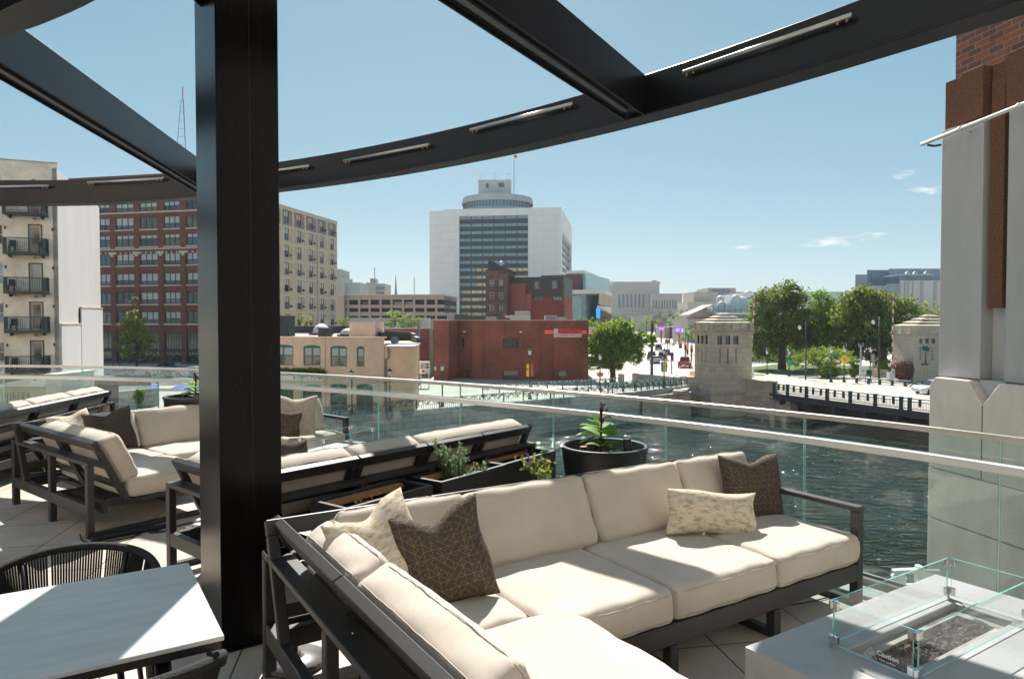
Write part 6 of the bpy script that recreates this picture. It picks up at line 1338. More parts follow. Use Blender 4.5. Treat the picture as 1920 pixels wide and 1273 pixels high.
for a, b_ in (((739.5, 600, 125), (812, 607, 125)), ((739.5, 603, 125), (812, 614, 125)), ((785.5, 631, 88), (815, 633, 92)), ((785.5, 638, 88), (815, 641, 92))):
    p, q = D(*a), D(*b_); m_ = p.lerp(q, .5)-Vector((0, 0, .35)); MB().tube([p, m_, q], .02, 4).build('overhead_wire', 'pane_dark', label=['upper thin wire from the crossarm pole to the brick corner', 'second thin wire from the crossarm pole', 'upper wire from the leaning pole to the steakhouse', 'lower wire from the leaning pole to the steakhouse'][[(739.5, 600), (739.5, 603), (785.5, 631), (785.5, 638)].index(a[:2])], cat='wire')
# billboards
bb3 = thing('parking_billboard', 'white parking billboards with blue and yellow writing beside the steakhouse', 'sign', (X(795, 84), 84, ST))
zb_1 = Zh(690, 84)
MB().box(X(786, 84), X(805, 84), 84, 84.3, zb_1, Zh(677.5, 84)).build('upper_board', 'sign_white', bb3, world=True); MB().box(X(789, 84), X(804.3, 84), 83.95, 83.99, Zh(690.5, 84), Zh(681, 84)).build('blue_panel', 'sign_blue', bb3, world=True)
text('PUBLIC', 'billboard_writing', 'paint_white', .2, (X(794.5, 84), 83.94, Zh(683, 84)), (1, 0, 0), up, bb3, depth=.003, bold=.008); text('PARKING', 'billboard_writing', 'yellow_sign', .2, (X(794.5, 84), 83.94, Zh(686, 84)), (1, 0, 0), up, bb3, depth=.003, bold=.008); text('HERE', 'billboard_writing', 'paint_white', .2, (X(794.5, 84), 83.94, Zh(688.9, 84)), (1, 0, 0), up, bb3, depth=.003, bold=.008)
MB().fpoly(((X(802.5, 84), 83.93), (1, 0), (0, -1)), [(.0, Zh(689.5, 84)), (.12, Zh(686, 84)), (-.05, Zh(686, 84)), (.1, Zh(682, 84)), (.18, Zh(685.2, 84)), (.3, Zh(685, 84))], 0, .01).build('yellow_arrow', 'yellow_sign', bb3, world=True)
MB().box(X(786, 84), X(806, 84), 84.05, 84.3, Zh(701, 84), Zh(691.5, 84)).build('lower_board', 'sign_white', bb3, world=True); MB().box(X(797, 84), X(806.5, 84), 83.9, 84.0, Zh(700, 84), Zh(694, 84)).build('blue_panel', 'sign_blue', bb3, world=True); text('P20', 'billboard_writing', 'paint_white', .38, (X(801.7, 84), 83.89, Zh(697, 84)), (1, 0, 0), up, bb3, depth=.003, bold=.015); MB().box(X(791, 84), X(795.5, 84), 83.97, 84.04, Zh(698.5, 84), Zh(693.5, 84)).build('red_panel', 'red_paint', bb3, world=True)
m_ = MB(); [m_.box(X(px, 84), X(px, 84)+.1, 84.1, 84.25, ST, Zh(678, 84)) for px in (788, 803)]; m_.build('post', 'galvanised', bb3, world=True)
# ---- distant museum, classical blocks
mu = thing('museum_building', 'huge pale stone columned courthouse closing the end of the avenue', 'building', (X(1190, 800), 800, ST))
uF, uL = frame_of((X(1141.5, 800), 800), (X(1236, 800), 800), out_left=False)
colz = (Zh(577, 800), Zh(551.5, 800)); bays = [(465+35.2*i, 487+35.2*i) for i in range(7)]; bays = [(1060+a/4.714, 1060+b_/4.714) for a, b_ in bays]
ops = [(tof(uF, a), tof(uF, b_), *colz) for a, b_ in bays]+[(tof(uF, 1161+k*5.9+.8), tof(uF, 1161+k*5.9+3.2), Zh(590, 800), Zh(588, 800)) for k in range(9)]+[(tof(uF, 1161+k*5.9+.8), tof(uF, 1161+k*5.9+3.2), Zh(584, 800), Zh(582, 800)) for k in range(9)]
w_ = MB(); w_.fwall(uF, 0, uL, ST, Zh(528.5, 800), ops, 3); w_.build('wall', 'far_stone', mu, world=True, fixn=False); MB().fbox(uF, .2, uL-.2, ST, Zh(529, 800), -60, -3.1).build('core', 'pane_hazy', mu, world=True)
vF, vL = frame_of((X(1218, 795), 795), (X(1278.5, 795), 795), out_left=False); bays2 = [(1060+(772+24.2*i)/4.714, 1060+(787+24.2*i)/4.714) for i in range(9)]
ops = [(tof(vF, a), tof(vF, b_), Zh(578.5, 795), Zh(562.5, 795)) for a, b_ in bays2]+[(tof(vF, 1222+k*5.2), tof(vF, 1224+k*5.2), Zh(587, 795), Zh(584.5, 795)) for k in range(10)]
w_ = MB(); w_.fwall(vF, 0, vL, ST, Zh(551, 795), ops, 3); w_.build('wing_wall', 'far_stone', mu, world=True, fixn=False); MB().fbox(vF, .2, vL-.2, ST, Zh(551.4, 795), -50, -3.1).build('wing_core', 'pane_hazy', mu, world=True)
MB().fbox(uF, -1, uL+1, Zh(531, 800), Zh(528.6, 800), -60, 2).build('cornice', 'far_stone', mu, world=True); m_ = MB(); m_.fbox(uF, 4, uL*.82, Zh(541, 800), Zh(539, 800), 0, 1.5); m_.fbox(uF, 3, uL*.83, Zh(548.5, 800), Zh(547, 800), 0, 1.2); m_.fbox(uF, -1, uL, Zh(578.6, 800), Zh(577.4, 800), 0, 1.6); m_.fbox(vF, 0, vL+.5, Zh(552.5, 795), Zh(550.6, 795), -50, 1.5); m_.fbox(vF, 0, vL, Zh(558.5, 795), Zh(557, 795), 0, 1); m_.fbox(vF, 0, vL, Zh(580.4, 795), Zh(579.2, 795), 0, 1.3); m_.build('cornice', 'far_stone', mu, world=True)
m_ = MB(); m_.fbox(uF, uL*.88, uL*.96, Zh(528.5, 800), Zh(525.5, 800), -12, -4); m_.build('roof_house', 'far_stone', mu, world=True)
for a, b_ in ((1180, 1187), (1194.7, 1202)):
    c = (tof(uF, a)+tof(uF, b_))/2; h_ = (tof(uF, b_)-tof(uF, a))/2; zc_ = Zh(600, 800); m_ = MB(); m_.fpoly(uF, [(c-h_, ST), (c+h_, ST)]+[(c+h_*math.cos(t_), zc_+h_*math.sin(t_)) for t_ in [math.pi*k/10 for k in range(11)]], .05, .3); m_.build('arched_doorway', 'pane_hazy', mu, world=True)
cl = thing('classical_block', 'distant stepped tan stone office block above the white vaulted roofs', 'building', (X(1340, 650), 650, ST))
for (a, b_, c, nm, mt, y_) in ((1300, 1410, 547.5, 'main_block', 'far_stone_tan', 655), (1326.5, 1379, 540, 'upper_block', 'far_stone_tan', 660), (1289.5, 1345, 566, 'front_wing', 'far_stone_tan', 640), (1348, 1367, 547, 'arched_bay', 'pane_hazy', 654)): MB().box(X(a, y_), X(b_, y_), y_, y_+40, ST, Zh(c, y_)).build(nm, mt, cl, world=True)
MB().box(X(1334, 659), X(1368, 659), 659, 659.8, Zh(547, 659), Zh(543.5, 659)).build('window_band', 'pane_hazy', cl, world=True)
# vaulted hall
vh = thing('vaulted_hall', 'convention hall with white barrel vault roofs and glass base left of the park trees', 'building', (X(1380, 330), 330, ST))
def vault(px0, px1, ptop, pbase, y, dp, nm, shift=0):
    x0, x1 = X(px0, y), X(px1, y); zb0 = Zh(pbase, y); h = Zh(ptop, y)-zb0; c = (x0+x1)/2; r = (x1-x0)/2; N = 16; vs = []
    for yy, sh in ((y, 0), (y+dp, shift)):
        for k in range(N+1): a = math.pi*k/N; vs.append((c-r*math.cos(a)+sh, yy, zb0+h*math.sin(a)))
    m_ = MB(); m_.add(vs, [(k, k+1, N+2+k, N+1+k) for k in range(N)]); m_.build(nm, 'pale_roof', vh, world=True, fixn=False, smooth=True)
    m_ = MB(); m_.add(vs[:N+1], [tuple(range(N+1))]); m_.build('gable_glazing', 'pale_roof', vh, world=True, fixn=False)
    m_ = MB(); m_.tube([Vector(v)+Vector((0, -.1, 0)) for v in vs[:N+1]], .55, 6); m_.build('arch_rim', 'sign_teal' if False else 'pale_metal', vh, world=True)
vault(1346.5, 1361, 567, 574.5, 320, 12, 'barrel_vault', 7); vault(1368, 1391, 555, 574.5, 326, 14, 'barrel_vault', 9); vault(1393, 1413, 546.5, 566, 352, 20, 'barrel_vault', 45)
MB().box(X(1357, 324), X(1392, 324), 324, 332, Zh(574.5, 324), Zh(568, 324)).build('flat_vault_roof', 'pale_roof', vh, world=True); MB().box(X(1390, 330), X(1470, 330), 330, 350, Zh(575, 330), Zh(558, 330)).build('long_vault_roof', 'pale_roof', vh, world=True); MB().box(X(1408, 360), X(1580, 360), 360, 420, Zh(575, 360), Zh(547, 360)).build('far_roof', 'pale_roof', vh, world=True)
gF2 = ((X(1336, 318), 318), (1, 0), (0, -1)); L3 = X(1440, 318)-X(1336, 318); MB().fbox(gF2, 0, L3, Zh(586, 318), Zh(574.3, 318), -14, 0).build('glass_base', 'pane_teal', vh, world=True)
m_ = MB()
for k in range(12): m_.fbox(gF2, k*2.6, k*2.6+.25, Zh(586, 318), Zh(574, 318), 0, .15)
m_.fbox(gF2, 0, L3, Zh(581.5, 318), Zh(580.5, 318), 0, .2); m_.build('mullion', 'pane_hazy', vh, world=True)
MB().box(X(1352, 316), X(1440, 316), 312, 340, Zh(590, 316), Zh(586.3, 316)).build('canopy', 'pale_roof', vh, world=True); MB().box(X(1352, 316), X(1440, 316), 318, 340, ST, Zh(590.2, 316)).build('base_wall', 'pane_hazy', vh, world=True)
m_ = MB(); m_.add([(X(1292, 330), 330, Zh(590, 330)), (X(1337, 330), 330, Zh(570.5, 330)), (X(1337, 330), 350, Zh(570.5, 330)), (X(1292, 330), 350, Zh(590, 330)), (X(1292, 330), 330, ST), (X(1337, 330), 330, ST), (X(1337, 330), 350, ST), (X(1292, 330), 350, ST)], [(0, 1, 2, 3), (0, 4, 5, 1), (1, 5, 6, 2), (3, 2, 6, 7), (0, 3, 7, 4)]); m_.build('sloped_hall', 'far_stone_tan', vh, world=True)
m_ = MB(); m_.add([(X(1291, 329), 329, Zh(591, 330)), (X(1337, 329), 329, Zh(571.3, 330)), (X(1337, 351), 351, Zh(570.2, 330)), (X(1291, 351), 351, Zh(589.7, 330))], [(0, 1, 2, 3)]); m_.build('sloped_roof', 'pale_roof', vh, world=True)
MB().lathe([(2.2, -4), (2.2, 1.5), (2.1, 2.0), (1.6, 2.9), (.8, 3.4), (.05, 3.6)], c=(X(1350, 380), 380, Zh(566, 380)), n=20).build('domed_drum', 'pale_metal', vh, world=True)
MB().box(X(1300, 300), X(1338, 300), 300, 312, ST, Zh(594, 300)).build('brick_podium', 'brick_red_dark', vh, world=True)
# glass arena / theatre
ga = thing('glass_theatre', 'modern glass hall with a jutting white roof and a blue screen', 'building', (X(1080, 215), 215, ST))
qF, qL = frame_of((X(1066, 214), 214), (X(1098, 212), 212), out_left=False); wF, wL = frame_of((X(1098, 212), 212), (X(1143.5, 268), 268), out_left=False)
z_ = lambda y: Zh(y, 214)
MB().fbox(qF, 0, qL, ST, z_(514), -30, 0).build('front_glazing', 'pane_teal', ga, world=True); MB().fbox(wF, 0, wL, z_(552), z_(516), -14, -1).build('side_wall', 'slate_brown', ga, world=True); MB().fbox(wF, 0, wL*.55, ST, z_(556), -14, 0).build('side_glazing', 'pane_teal', ga, world=True)
m_ = MB(); m_.prism([(X(1064, 211), 211), (X(1096, 209), 209), (X(1143.8, 262), 262), (X(1143.8, 262)+3, 275), (X(1064, 211), 240)], z_(514), z_(509.5)); m_.build('roof_slab', 'pale_roof', ga, world=True)
m_ = MB(); m_.prism([(X(1064, 208), 208), (X(1134, 206), 206), (X(1147, 235), 235), (X(1143, 262), 262), (X(1064, 211), 240)], z_(552), z_(545.5)); m_.build('canopy_slab', 'pale_roof', ga, world=True)
m_ = MB(); m_.prism([(X(1119, 213), 213), (X(1146, 236), 236), (X(1143, 262), 262), (X(1119, 236), 236)], ST, z_(573)); m_.build('dark_base', 'pane_dark', ga, world=True)
m_ = MB(); m_.add([(X(1123, 206.5), 206.5, z_(552)), (X(1147, 235), 235, z_(552)), (X(1146, 240), 240, z_(573)), (X(1122, 213), 213, z_(571))], [(0, 1, 2, 3)]); m_.build('angled_soffit', 'far_stone_tan', ga, world=True, fixn=False)
m_ = MB()
for k in range(1, 6): m_.fbox(qF, qL*k/6-.08, qL*k/6+.08, ST, z_(514), 0, .12)
for k in range(1, 8): m_.fbox(wF, wL*.55*k/8-.1, wL*.55*k/8+.1, ST, z_(556), 0, .12)
m_.build('mullion', 'pane_hazy', ga, world=True)
MB().box(X(1118, 206), X(1125.3, 206), 206, 206.4, Zh(597, 206), Zh(577, 206)).build('video_screen', 'screen_blue', ga, world=True)
# blue grey building on the right
bg_ = thing('blue_metal_building', 'large blue grey metal clad hall above the right hand park trees', 'building', (X(1650, 300), 300, ST))
for (a, b_, c, y_, dp, mt, nm) in ((1602.5, 1626, 515, 300, 40, 'blue_metal', 'corner_block'), (1624, 1666, 506.5, 312, 40, 'blue_metal', 'middle_block'), (1665, 1900, 504, 306, 40, 'blue_metal', 'main_block'), (1684, 1747, 516, 290, 12, 'blue_metal', 'upper_terrace_block'), (1660, 1687, 532, 284, 12, 'blue_metal', 'front_block'), (1620, 1662, 536.5, 292, 10, 'pale_metal', 'low_pale_block'), (1686, 1717, 526, 286, 18, 'pale_metal', 'pale_corner_block'), (1717, 1900, 526, 287, 18, 'pale_metal', 'pale_long_block')): MB().prism([(X(a, y_), y_), (X(b_, y_), y_), (X(b_, y_+dp), y_+dp), (X(a+1.5, y_+dp), y_+dp)], ST, Zh(c, y_)).build(nm, mt, bg_, world=True)
m_ = MB()
for px in (1695, 1701, 1709.5, 1634, 1643, 1652): y_ = 285.9 if px > 1660 else 291.9; m_.box(X(px, y_), X(px, y_)+.45, y_-.15, y_, ST, Zh(527 if px > 1660 else 538, y_))
for px in (1727, 1752): m_.box(X(px, 286), X(px+5.5, 286), 286.8, 286.98, ST, Zh(527, 286))
m_.build('tan_strip', 'far_stone_tan', bg_, world=True)
m_ = MB()
for px in (1700, 1714, 1735): m_.lathe([(1.1, 0), (1.1, 1), (.5, 1.8), (.05, 2)], c=(X(px, 295), 295, Zh(516, 290)), n=12)
m_.build('roof_vents', 'galvanised', bg_, world=True)
MB().box(X(1684, 289.8), X(1747.5, 289.8), 288.8, 302, Zh(516.2, 290), Zh(514.8, 290)).build('pale_roof_edge', 'pale_metal', bg_, world=True)
tower(1557, 1572, 552.5, 420, 'slate_brown', 'small dark brick tower between the treetops', 0, name='brick_penthouse')
# colonnade building behind park
cbx = thing('park_pavilion', 'pale columned building in shade behind the park trees', 'building', (X(1450, 165), 165, ST)); cF2 = ((X(1408, 165), 165), (1, 0), (0, -1)); L4 = X(1535, 165)-X(1408, 165)
MB().fbox(cF2, 0, L4, ST, Zh(628, 165), -12, -1.6).build('wall', 'far_stone_tan', cbx, world=True); MB().fbox(cF2, -.3, L4+.3, Zh(632, 165), Zh(626, 165), -12.5, .3).build('entablature', 'far_stone', cbx, world=True)
for k in range(12): MB().lathe([(.42, 0), (.36, 5.5), (.34, 8.2-1.4)], c=(X(1408, 165)+.6+k*L4/12, 164.6, ST), n=10).build('pillar', 'far_stone', cbx, world=True)
# ================================================================== BRIDGE, RIVERSIDE, STREET FURNITURE
bA = Vector((X(1453, 77.3), 77.3)); bB = Vector((X(1744, 60.8), 60.8)); bd = (bB-bA).normalized(); bn = Vector((-bd.y, bd.x)); bn = bn if bn.x > 0 else -bn
bE = bB+bd*34
br = thing('road_bridge', 'wide concrete and steel road bridge crossing the river on the right', 'bridge', (bA.x, bA.y, ST))
back0 = bA+bn*26-bd*4; back1 = bE+bn*26
MB().prism([tuple(bA-bd*1.0), tuple(bE), tuple(back1), tuple(back0), (58, 90), (31, 86)], ST-.45, ST+.02).build('deck', 'street_concrete', br, world=True)
BF = ((bA.x, bA.y), (bd.x, bd.y), (-bn.x, -bn.y)); BL = (bE-bA).length
m_ = MB(); m_.fbox(BF, -.5, BL, ST-.55, ST-.02, .001, .25); m_.fbox(BF, -.5, BL, ST-.62, ST-.55, .0, .3); m_.build('fascia', 'girder', br, world=True)
m_ = MB()
k = 1.0
while k < BL: m_.fpoly(BF, [(k, ST-.62), (k+.5, ST-.62), (k+.35, ST-1.1), (k, ST-1.2)], -1.5, .2); k += 3.45
m_.build('bracket', 'girder', br, world=True)
m_ = MB(); [m_.fbox(BF, 0, BL, ST-2.0, ST-.46, -o_-.3, -o_) for o_ in (1.6, 8, 15, 24)]; m_.build('girder_beam', 'girder', br, world=True)
for (o_, t_) in ((4, 21), (12, 21), (20, 21)): c = bA+bd*t_+bn*o_; MB().lathe([(1.1, 0), (1.0, 2.9)], c=(c.x, c.y, WA-1), n=14).build('bridge_pier', 'river_blocks', br, world=True)
rp_ = MB(); rp_.prism([tuple(bA+bn*2.6), tuple(bE+bn*2.6), tuple(bE+bn*23), tuple(bA+bn*23)], ST+.021, ST+.026); rp_.build('carriageway', 'road_surface', br, world=True)
# railing of the bridge
brl = thing('bridge_railing', 'dark green steel railing with square posts along the near edge of the bridge', 'railing', (bA.x, bA.y, ST))
posts = [tof(BF, p) for p in (1454, 1479, 1514.5, 1553.5, 1597, 1644, 1693, 1709)]; posts += [posts[-1]+2.9*i for i in range(1, 8)]
for a in posts: MB().fbox(BF, a-.13, a+.13, ST-.45, ST+1.17, -.05, .22).build('post', 'bridge_green', brl, world=True)
m_ = MB()
for z0_, z1_ in ((1.02, 1.10), (.78, .84), (.12, .19)): m_.fbox(BF, 0, BL, ST+z0_, ST+z1_, .02, .10)
m_.build('rail', 'bridge_green', brl, world=True)
m_ = MB(); k = .1
while k < BL-.1: m_.fbox(BF, k, k+.028, ST+.19, ST+.78, .04, .07); k += .14
m_.build('baluster', 'bridge_green', brl, world=True)
m_ = MB()
for a, b_ in zip(posts, posts[1:]):
    for f_ in ((.33, .7) if b_-a > 1.5 else ()): c = a+(b_-a)*f_; m_.fbox(BF, c-.10, c+.10, ST+.40, ST+1.02, .0, .13)
m_.build('panel', 'bridge_green', brl, world=True)
# far railing (low green beam barrier)
fb = [W(px, py, ST) for px, py in ((1606, 719), (1700, 725), (1716, 727))]
gd = thing('guard_rail', 'low dark green beam barrier along the far pavement of the bridge', 'barrier', fb[0])
pts = [(1606, 718), (1628.5, 720), (1649.5, 721.5), (1673, 723), (1697, 725)]
P_ = [W(a, b_, ST) for a, b_ in pts]
for p in P_: MB().box(p.x-.13, p.x+.13, p.y-.13, p.y+.13, ST, ST+.72).build('post', 'bridge_green', gd, world=True)
m_ = MB(); m_.tube([P_[0]+Vector((-.3, 0, .66)), P_[-1]+Vector((.7, 0, .66))], .09, 6); m_.tube([P_[0]+Vector((0, 0, .35)), P_[-1]+Vector((.1, 0, .35))], .06, 6); m_.tube([P_[-1]+Vector((.1, 0, .1)), P_[-1]+Vector((.9, -.2, .66))], .07, 6); m_.build('rail', 'bridge_green', gd, world=True)
p = W(1712, 726, ST); gd2 = thing('guard_rail', 'short end piece of green barrier beside the white car', 'barrier', p); m_ = MB(); m_.tube([p+Vector((-.4, 0, .1)), p+Vector((.4, 0, .7)), p+Vector((3, -.3, .7))], .08, 6); m_.build('rail', 'bridge_green', gd2, world=True); MB().box(p.x+1, p.x+1.2, p.y-.1, p.y+.1, ST, ST+.7).build('post', 'bridge_green', gd2, world=True)
# stone parapet next to the bridge house
sp0, sp1 = (X(1396.5, 81), 81), (X(1453, 77.3), 77.3); SPF, SPL = frame_of(sp0, sp1, out_left=False)
sp = thing('stone_parapet', 'grey stone parapet with pierced grid between bridge house and bridge railing', 'parapet', (*sp0, ST))
gops = []; ta, tb_ = tof(SPF, 1413), tof(SPF, 1435)
nx_ = 6
for i in range(nx_):
    for j in range(3): c0 = ta+(tb_-ta)*i/nx_; gops.append((c0+.03, c0+(tb_-ta)/nx_-.05, ST+.22+.25*j, ST+.40+.25*j))
m_ = MB(); m_.fwall(SPF, 0, SPL, ST-.3, ST+1.12, gops, .35); b_F = ((SPF[0][0]-SPF[2][0]*.35, SPF[0][1]-SPF[2][1]*.35), SPF[1], SPF[2]); m_.fwall(b_F, 0, SPL, ST-.3, ST+1.12, gops, .0); m_.fbox(SPF, -.1, SPL+.1, ST+1.12, ST+1.3, -.45, .1); m_.build('pierced_wall', 'ashlar', sp, world=True, fixn=False)
m_ = MB(); m_.fbox(SPF, SPL-.9, SPL+.05, ST-.3, ST+1.36, -.5, .15); m_.fbox(SPF, -.2, SPL, ST-.55, ST-.3, -.6, .25); m_.fbox(SPF, -.2, SPL, WA-1, ST-.55, -4, .12); m_.fbox(SPF, SPL*.0, SPL+2.0, WA-1, ST-.75, -5, -.1); m_.build('abutment', 'ashlar', sp, world=True)
# bridge houses
def house(K, wr, wl, dr, zl, label, mat, wins_r, wins_l, y, slots_r=(), slots_l=(), eave=606.7, crown=585, door=None, lamp=False):
    dr = Vector(dr).normalized(); dl = Vector((-dr.y, dr.x))
    o = thing('bridge_house', label, 'bridge house', (K[0], K[1], ST), 0, 'stone bridge tender houses')
    FR = (K, tuple(dr), (dr.y, -dr.x)); FL = (K, tuple(dl), (-dr.x, -dr.y)); K = Vector(K)
    ze = Zh(eave, y); zc = Zh(eave+23, y)
    opr = [(tof(FR, a), tof(FR, b_), Zh(d, y), Zh(c, y)) for a, b_, c, d in wins_r]; sr = [(tof(FR, a), tof(FR, b_), Zh(d, y), Zh(c, y)) for a, b_, c, d in slots_r]
    dop = [(tof(FR, a), tof(FR, b_), Zh(d, y), Zh(c, y)) for a, b_, c, d in (door or [])]
    w_ = MB(); w_.fwall(FR, 0, wr, zl, zc, opr+sr+dop, .25)
    opl = [(tof(FL, a), tof(FL, b_), Zh(d, y+2), Zh(c, y+2)) for a, b_, c, d in wins_l]; opl = [(min(a, b_), max(a, b_), c, d) for a, b_, c, d in opl]; sl = [(tof(FL, a), tof(FL, b_), Zh(d, y+2), Zh(c, y+2)) for a, b_, c, d in slots_l]; sl = [(min(a, b_), max(a, b_), c, d) for a, b_, c, d in sl]
    w_.fwall(FL, 0, wl, zl, zc, opl+sl, .25)
    q3, q4 = K+dr*wr, K+dr*wr+dl*wl; F3, L3_ = frame_of(q3, q4, out_left=False); w_.fwall(F3, 0, L3_, zl, zc, [], .2); w_.build('wall', mat, o, world=True, fixn=False)
    i_ = .26; MB().prism([tuple(K+dr*i_+dl*i_), tuple(K+dr*(wr-i_)+dl*i_), tuple(K+dr*(wr-i_)+dl*(wl-i_)), tuple(K+dr*i_+dl*(wl-i_))], zl, zc-.1).build('core', mat, o, world=True)
    for q in opr: window(o, FR, *q, .2, 0, 1, 'window_frame_dark', 'pane_hazy', .07)
    for q in opl: window(o, FL, *q, .2, 0, 1, 'window_frame_dark', 'pane_dark', .06)
    for q in dop: window(o, FR, *q, .2, 0, 0, 'tan_stucco', 'tan_concrete', .12, name='door')
    def sq(g): return [tuple(K-dr*g-dl*g), tuple(K+dr*(wr+g)-dl*g), tuple(K+dr*(wr+g)+dl*(wl+g)), tuple(K-dr*g+dl*(wl+g))]
    m_ = MB(); m_.prism(sq(.08), zc, zc+.25); m_.prism(sq(.22), zc+.25, zc+.45); m_.prism(sq(.14), zc+.45, ze-.0); m_.prism(sq(.3), zc+.62, zc+.76); m_.prism(sq(.12), zl, ST+.95 if eave < 610 else ST+.6)
    m_.build('cornice', mat, o, world=True, bevel=.02)
    dn = MB(); k = .1
    while k < wr-.1: dn.fbox(FR, k, k+.14, zc+.46, zc+.6, .14, .26); k += .3
    for f_ in (.08, .3, .5, .72, .93): dn.fbox(FR, wr*f_-.15, wr*f_+.15, zc+.76, ze+.12, .14, .34)
    for f_ in (.1, .5, .9): dn.fbox(FL, wl*f_-.12, wl*f_+.12, zc+.76, ze+.12, .14, .34)
    dn.build('carved_frieze', mat, o, world=True)
    zk = Zh(crown, y+2); c = K+dr*wr/2+dl*wl/2; n_ = 4; m_ = MB()
    for i in range(n_):
        g0_ = 1-.235*i; z0_ = ze+(zk-ze)*i/n_; z1_ = ze+(zk-ze)*(i+.75)/n_; g1_ = g0_-.2
        a_ = [c+(Vector(p)-c)*g0_*.97 for p in sq(.0)]; b_ = [c+(Vector(p)-c)*max(.05, g1_)*.97 for p in sq(.0)]
        if i == 0: a_ = [c+(Vector(p)-c)*1.02 for p in sq(.08)]
        z1_ = ze+(zk-ze)*(i+.7)/n_
        m_.add([(p.x, p.y, z0_) for p in a_]+[(p.x, p.y, z0_+.10) for p in a_]+[(p.x, p.y, z1_) for p in b_], [(3, 2, 1, 0)]+[(j, (j+1) % 4, 4+(j+1) % 4, 4+j) for j in range(4)]+[(4+j, 4+(j+1) % 4, 8+(j+1) % 4, 8+j) for j in range(4)]+[(8, 9, 10, 11)])
    m_.build('stepped_roof', 'ashlar', o, world=True)
    return o, FR
h1, FR1 = house((X(1334, 80), 80.0), 5.15, 4.2, (.98, .196), WA-1, 'weathered grey stone bridge tender house at the left end of the bridge', 'ashlar', ((1345, 1354.5, 628.5, 646), (1360, 1369.5, 628.5, 646), (1375, 1385, 628.5, 646)), ((1307.3, 1311.5, 629, 645), (1314.5, 1319, 629, 645), (1322, 1327, 629, 645)), 80, ((1349.5, 1351.5, 654, 680), (1364, 1366.5, 654, 682), (1379.5, 1381.5, 654, 681)), ((1308, 1309.3, 653, 678), (1315.3, 1316.8, 653, 678), (1323, 1324.5, 653, 678)))
h2, FR2 = house((X(1714.5, 92), 92.0), 7.0, 5, (1, .02), ST-.1, 'sunlit cream stone bridge tender house beside the concrete pier', 'ashlar_pale', ((1724, 1730, 629.5, 644), (1735, 1742, 629.5, 644), (1746.5, 1753.5, 629.5, 644)), (), 92, ((1725, 1727, 652, 674), (1747.5, 1749.5, 652, 676)), (), 612, 588, door=((1731, 1741, 686, 716.5),))
MB().tube([(X(1735.5, 91.8), 91.7, Zh(682, 92)), (X(1735.5, 91.8), 91.7, Zh(660, 92))], .07, 6).build('figure_bracket', 'sign_teal' if False else 'railing_teal', h2, world=True)
m_ = MB(); m_.box(X(1730, 91.5), X(1741, 91.5), 91.3, 91.7, Zh(683.5, 92), Zh(681.5, 92)); m_.lathe([(.08, -.3), (.3, -.2), (.34, 0), (.25, .25), (.1, .32)], c=(X(1735, 91.4), 91.3, Zh(653, 92)), n=12); m_.bar((X(1731, 91.4), 91.2, Zh(652, 92)), (X(1741, 91.4), 91.4, Zh(655, 92)), .4, .5)
m_.build('copper_relief', 'railing_teal', h2, world=True)
# pipe round the foot of the first house
m_ = MB(); k0 = Vector((*FR1[0], 0)); d0 = Vector((*FR1[1], 0)); n0 = Vector((*FR1[2], 0)); zz_ = Zh(735, 80)
for dz_ in (0, -.22): m_.tube([k0-d0*6+n0*.45+Vector((0, 0, zz_+.7+dz_)), k0-d0*2+n0*.45+Vector((0, 0, zz_+.1+dz_)), k0+n0*.35+Vector((0, 0, zz_-.1+dz_)), k0+d0*5.3+n0*.3+Vector((0, 0, zz_+dz_))], .05, 6)
m_.build('service_pipe', 'galvanised', label='pair of grey service pipes wrapped round the foot of the left bridge house', cat='pipe')
# left of the house: terrace walls and stone balustrade
m_ = MB(); wt = thing('stone_terrace_wall', 'low stepped stone wall joining the river railing to the left bridge house', 'wall', (X(1292, 86), 86, ST))
m_.box(X(1262, 84), X(1300, 84), 84, 88, WA-1, ST+.05); m_.box(X(1290, 84), X(1303, 84), 83.8, 86, ST, ST+1.3); m_.prism([(X(1205, 76), 76), (X(1262, 79), 79), (X(1296, 81), 81), (X(1300, 86), 86), (X(1250, 88), 88)], WA-1, ST-.25); m_.prism([(X(1262, 78), 78), (X(1286, 79), 79), (X(1296, 84), 84), (X(1266, 84), 84)], ST-.25, ST+.12)
m_.build('wall', 'ashlar', wt, world=True)
blF, blL = frame_of((X(1188, 91), 91), (X(1272, 85), 85), out_left=False)
bl = thing('stone_balustrade', 'tan stone balustrade with pierced panels at the corner of the avenue', 'balustrade', (*blF[0], ST))
gops = []
for (p0, p1, n_) in ((1197.5, 1206.5, 3), (1224, 1244, 7)):
    a, b_ = tof(blF, p0), tof(blF, p1)
    for i in range(n_):
        for j in range(2): c0 = a+(b_-a)*i/n_; gops.append((c0+.04, c0+(b_-a)/n_-.06, ST+.3+.3*j, ST+.52+.3*j))
m_ = MB(); m_.fwall(blF, 0, blL, ST, ST+1.0, gops, .3); m_.fwall(((blF[0][0]-blF[2][0]*.3, blF[0][1]-blF[2][1]*.3), blF[1], blF[2]), 0, blL, ST, ST+1.0, gops, 0); m_.fbox(blF, -.05, blL+.05, ST+1.0, ST+1.15, -.4, .1); m_.build('pierced_wall', 'ashlar_pale', bl, world=True, fixn=False)
for px in (1190.5, 1220, 1249, 1270): c = tof(blF, px); MB().fbox(blF, c-.35, c+.35, ST, ST+1.2, -.42, .12).build('pier', 'ashlar_pale', bl, world=True)
MB().box(X(1161, 92), X(1171, 92), 92, 92.8, ST, ST+1.0).build('stone_bollard', 'ashlar_pale', label='short square stone pillar on the pavement beside the street tree', cat='pillar')
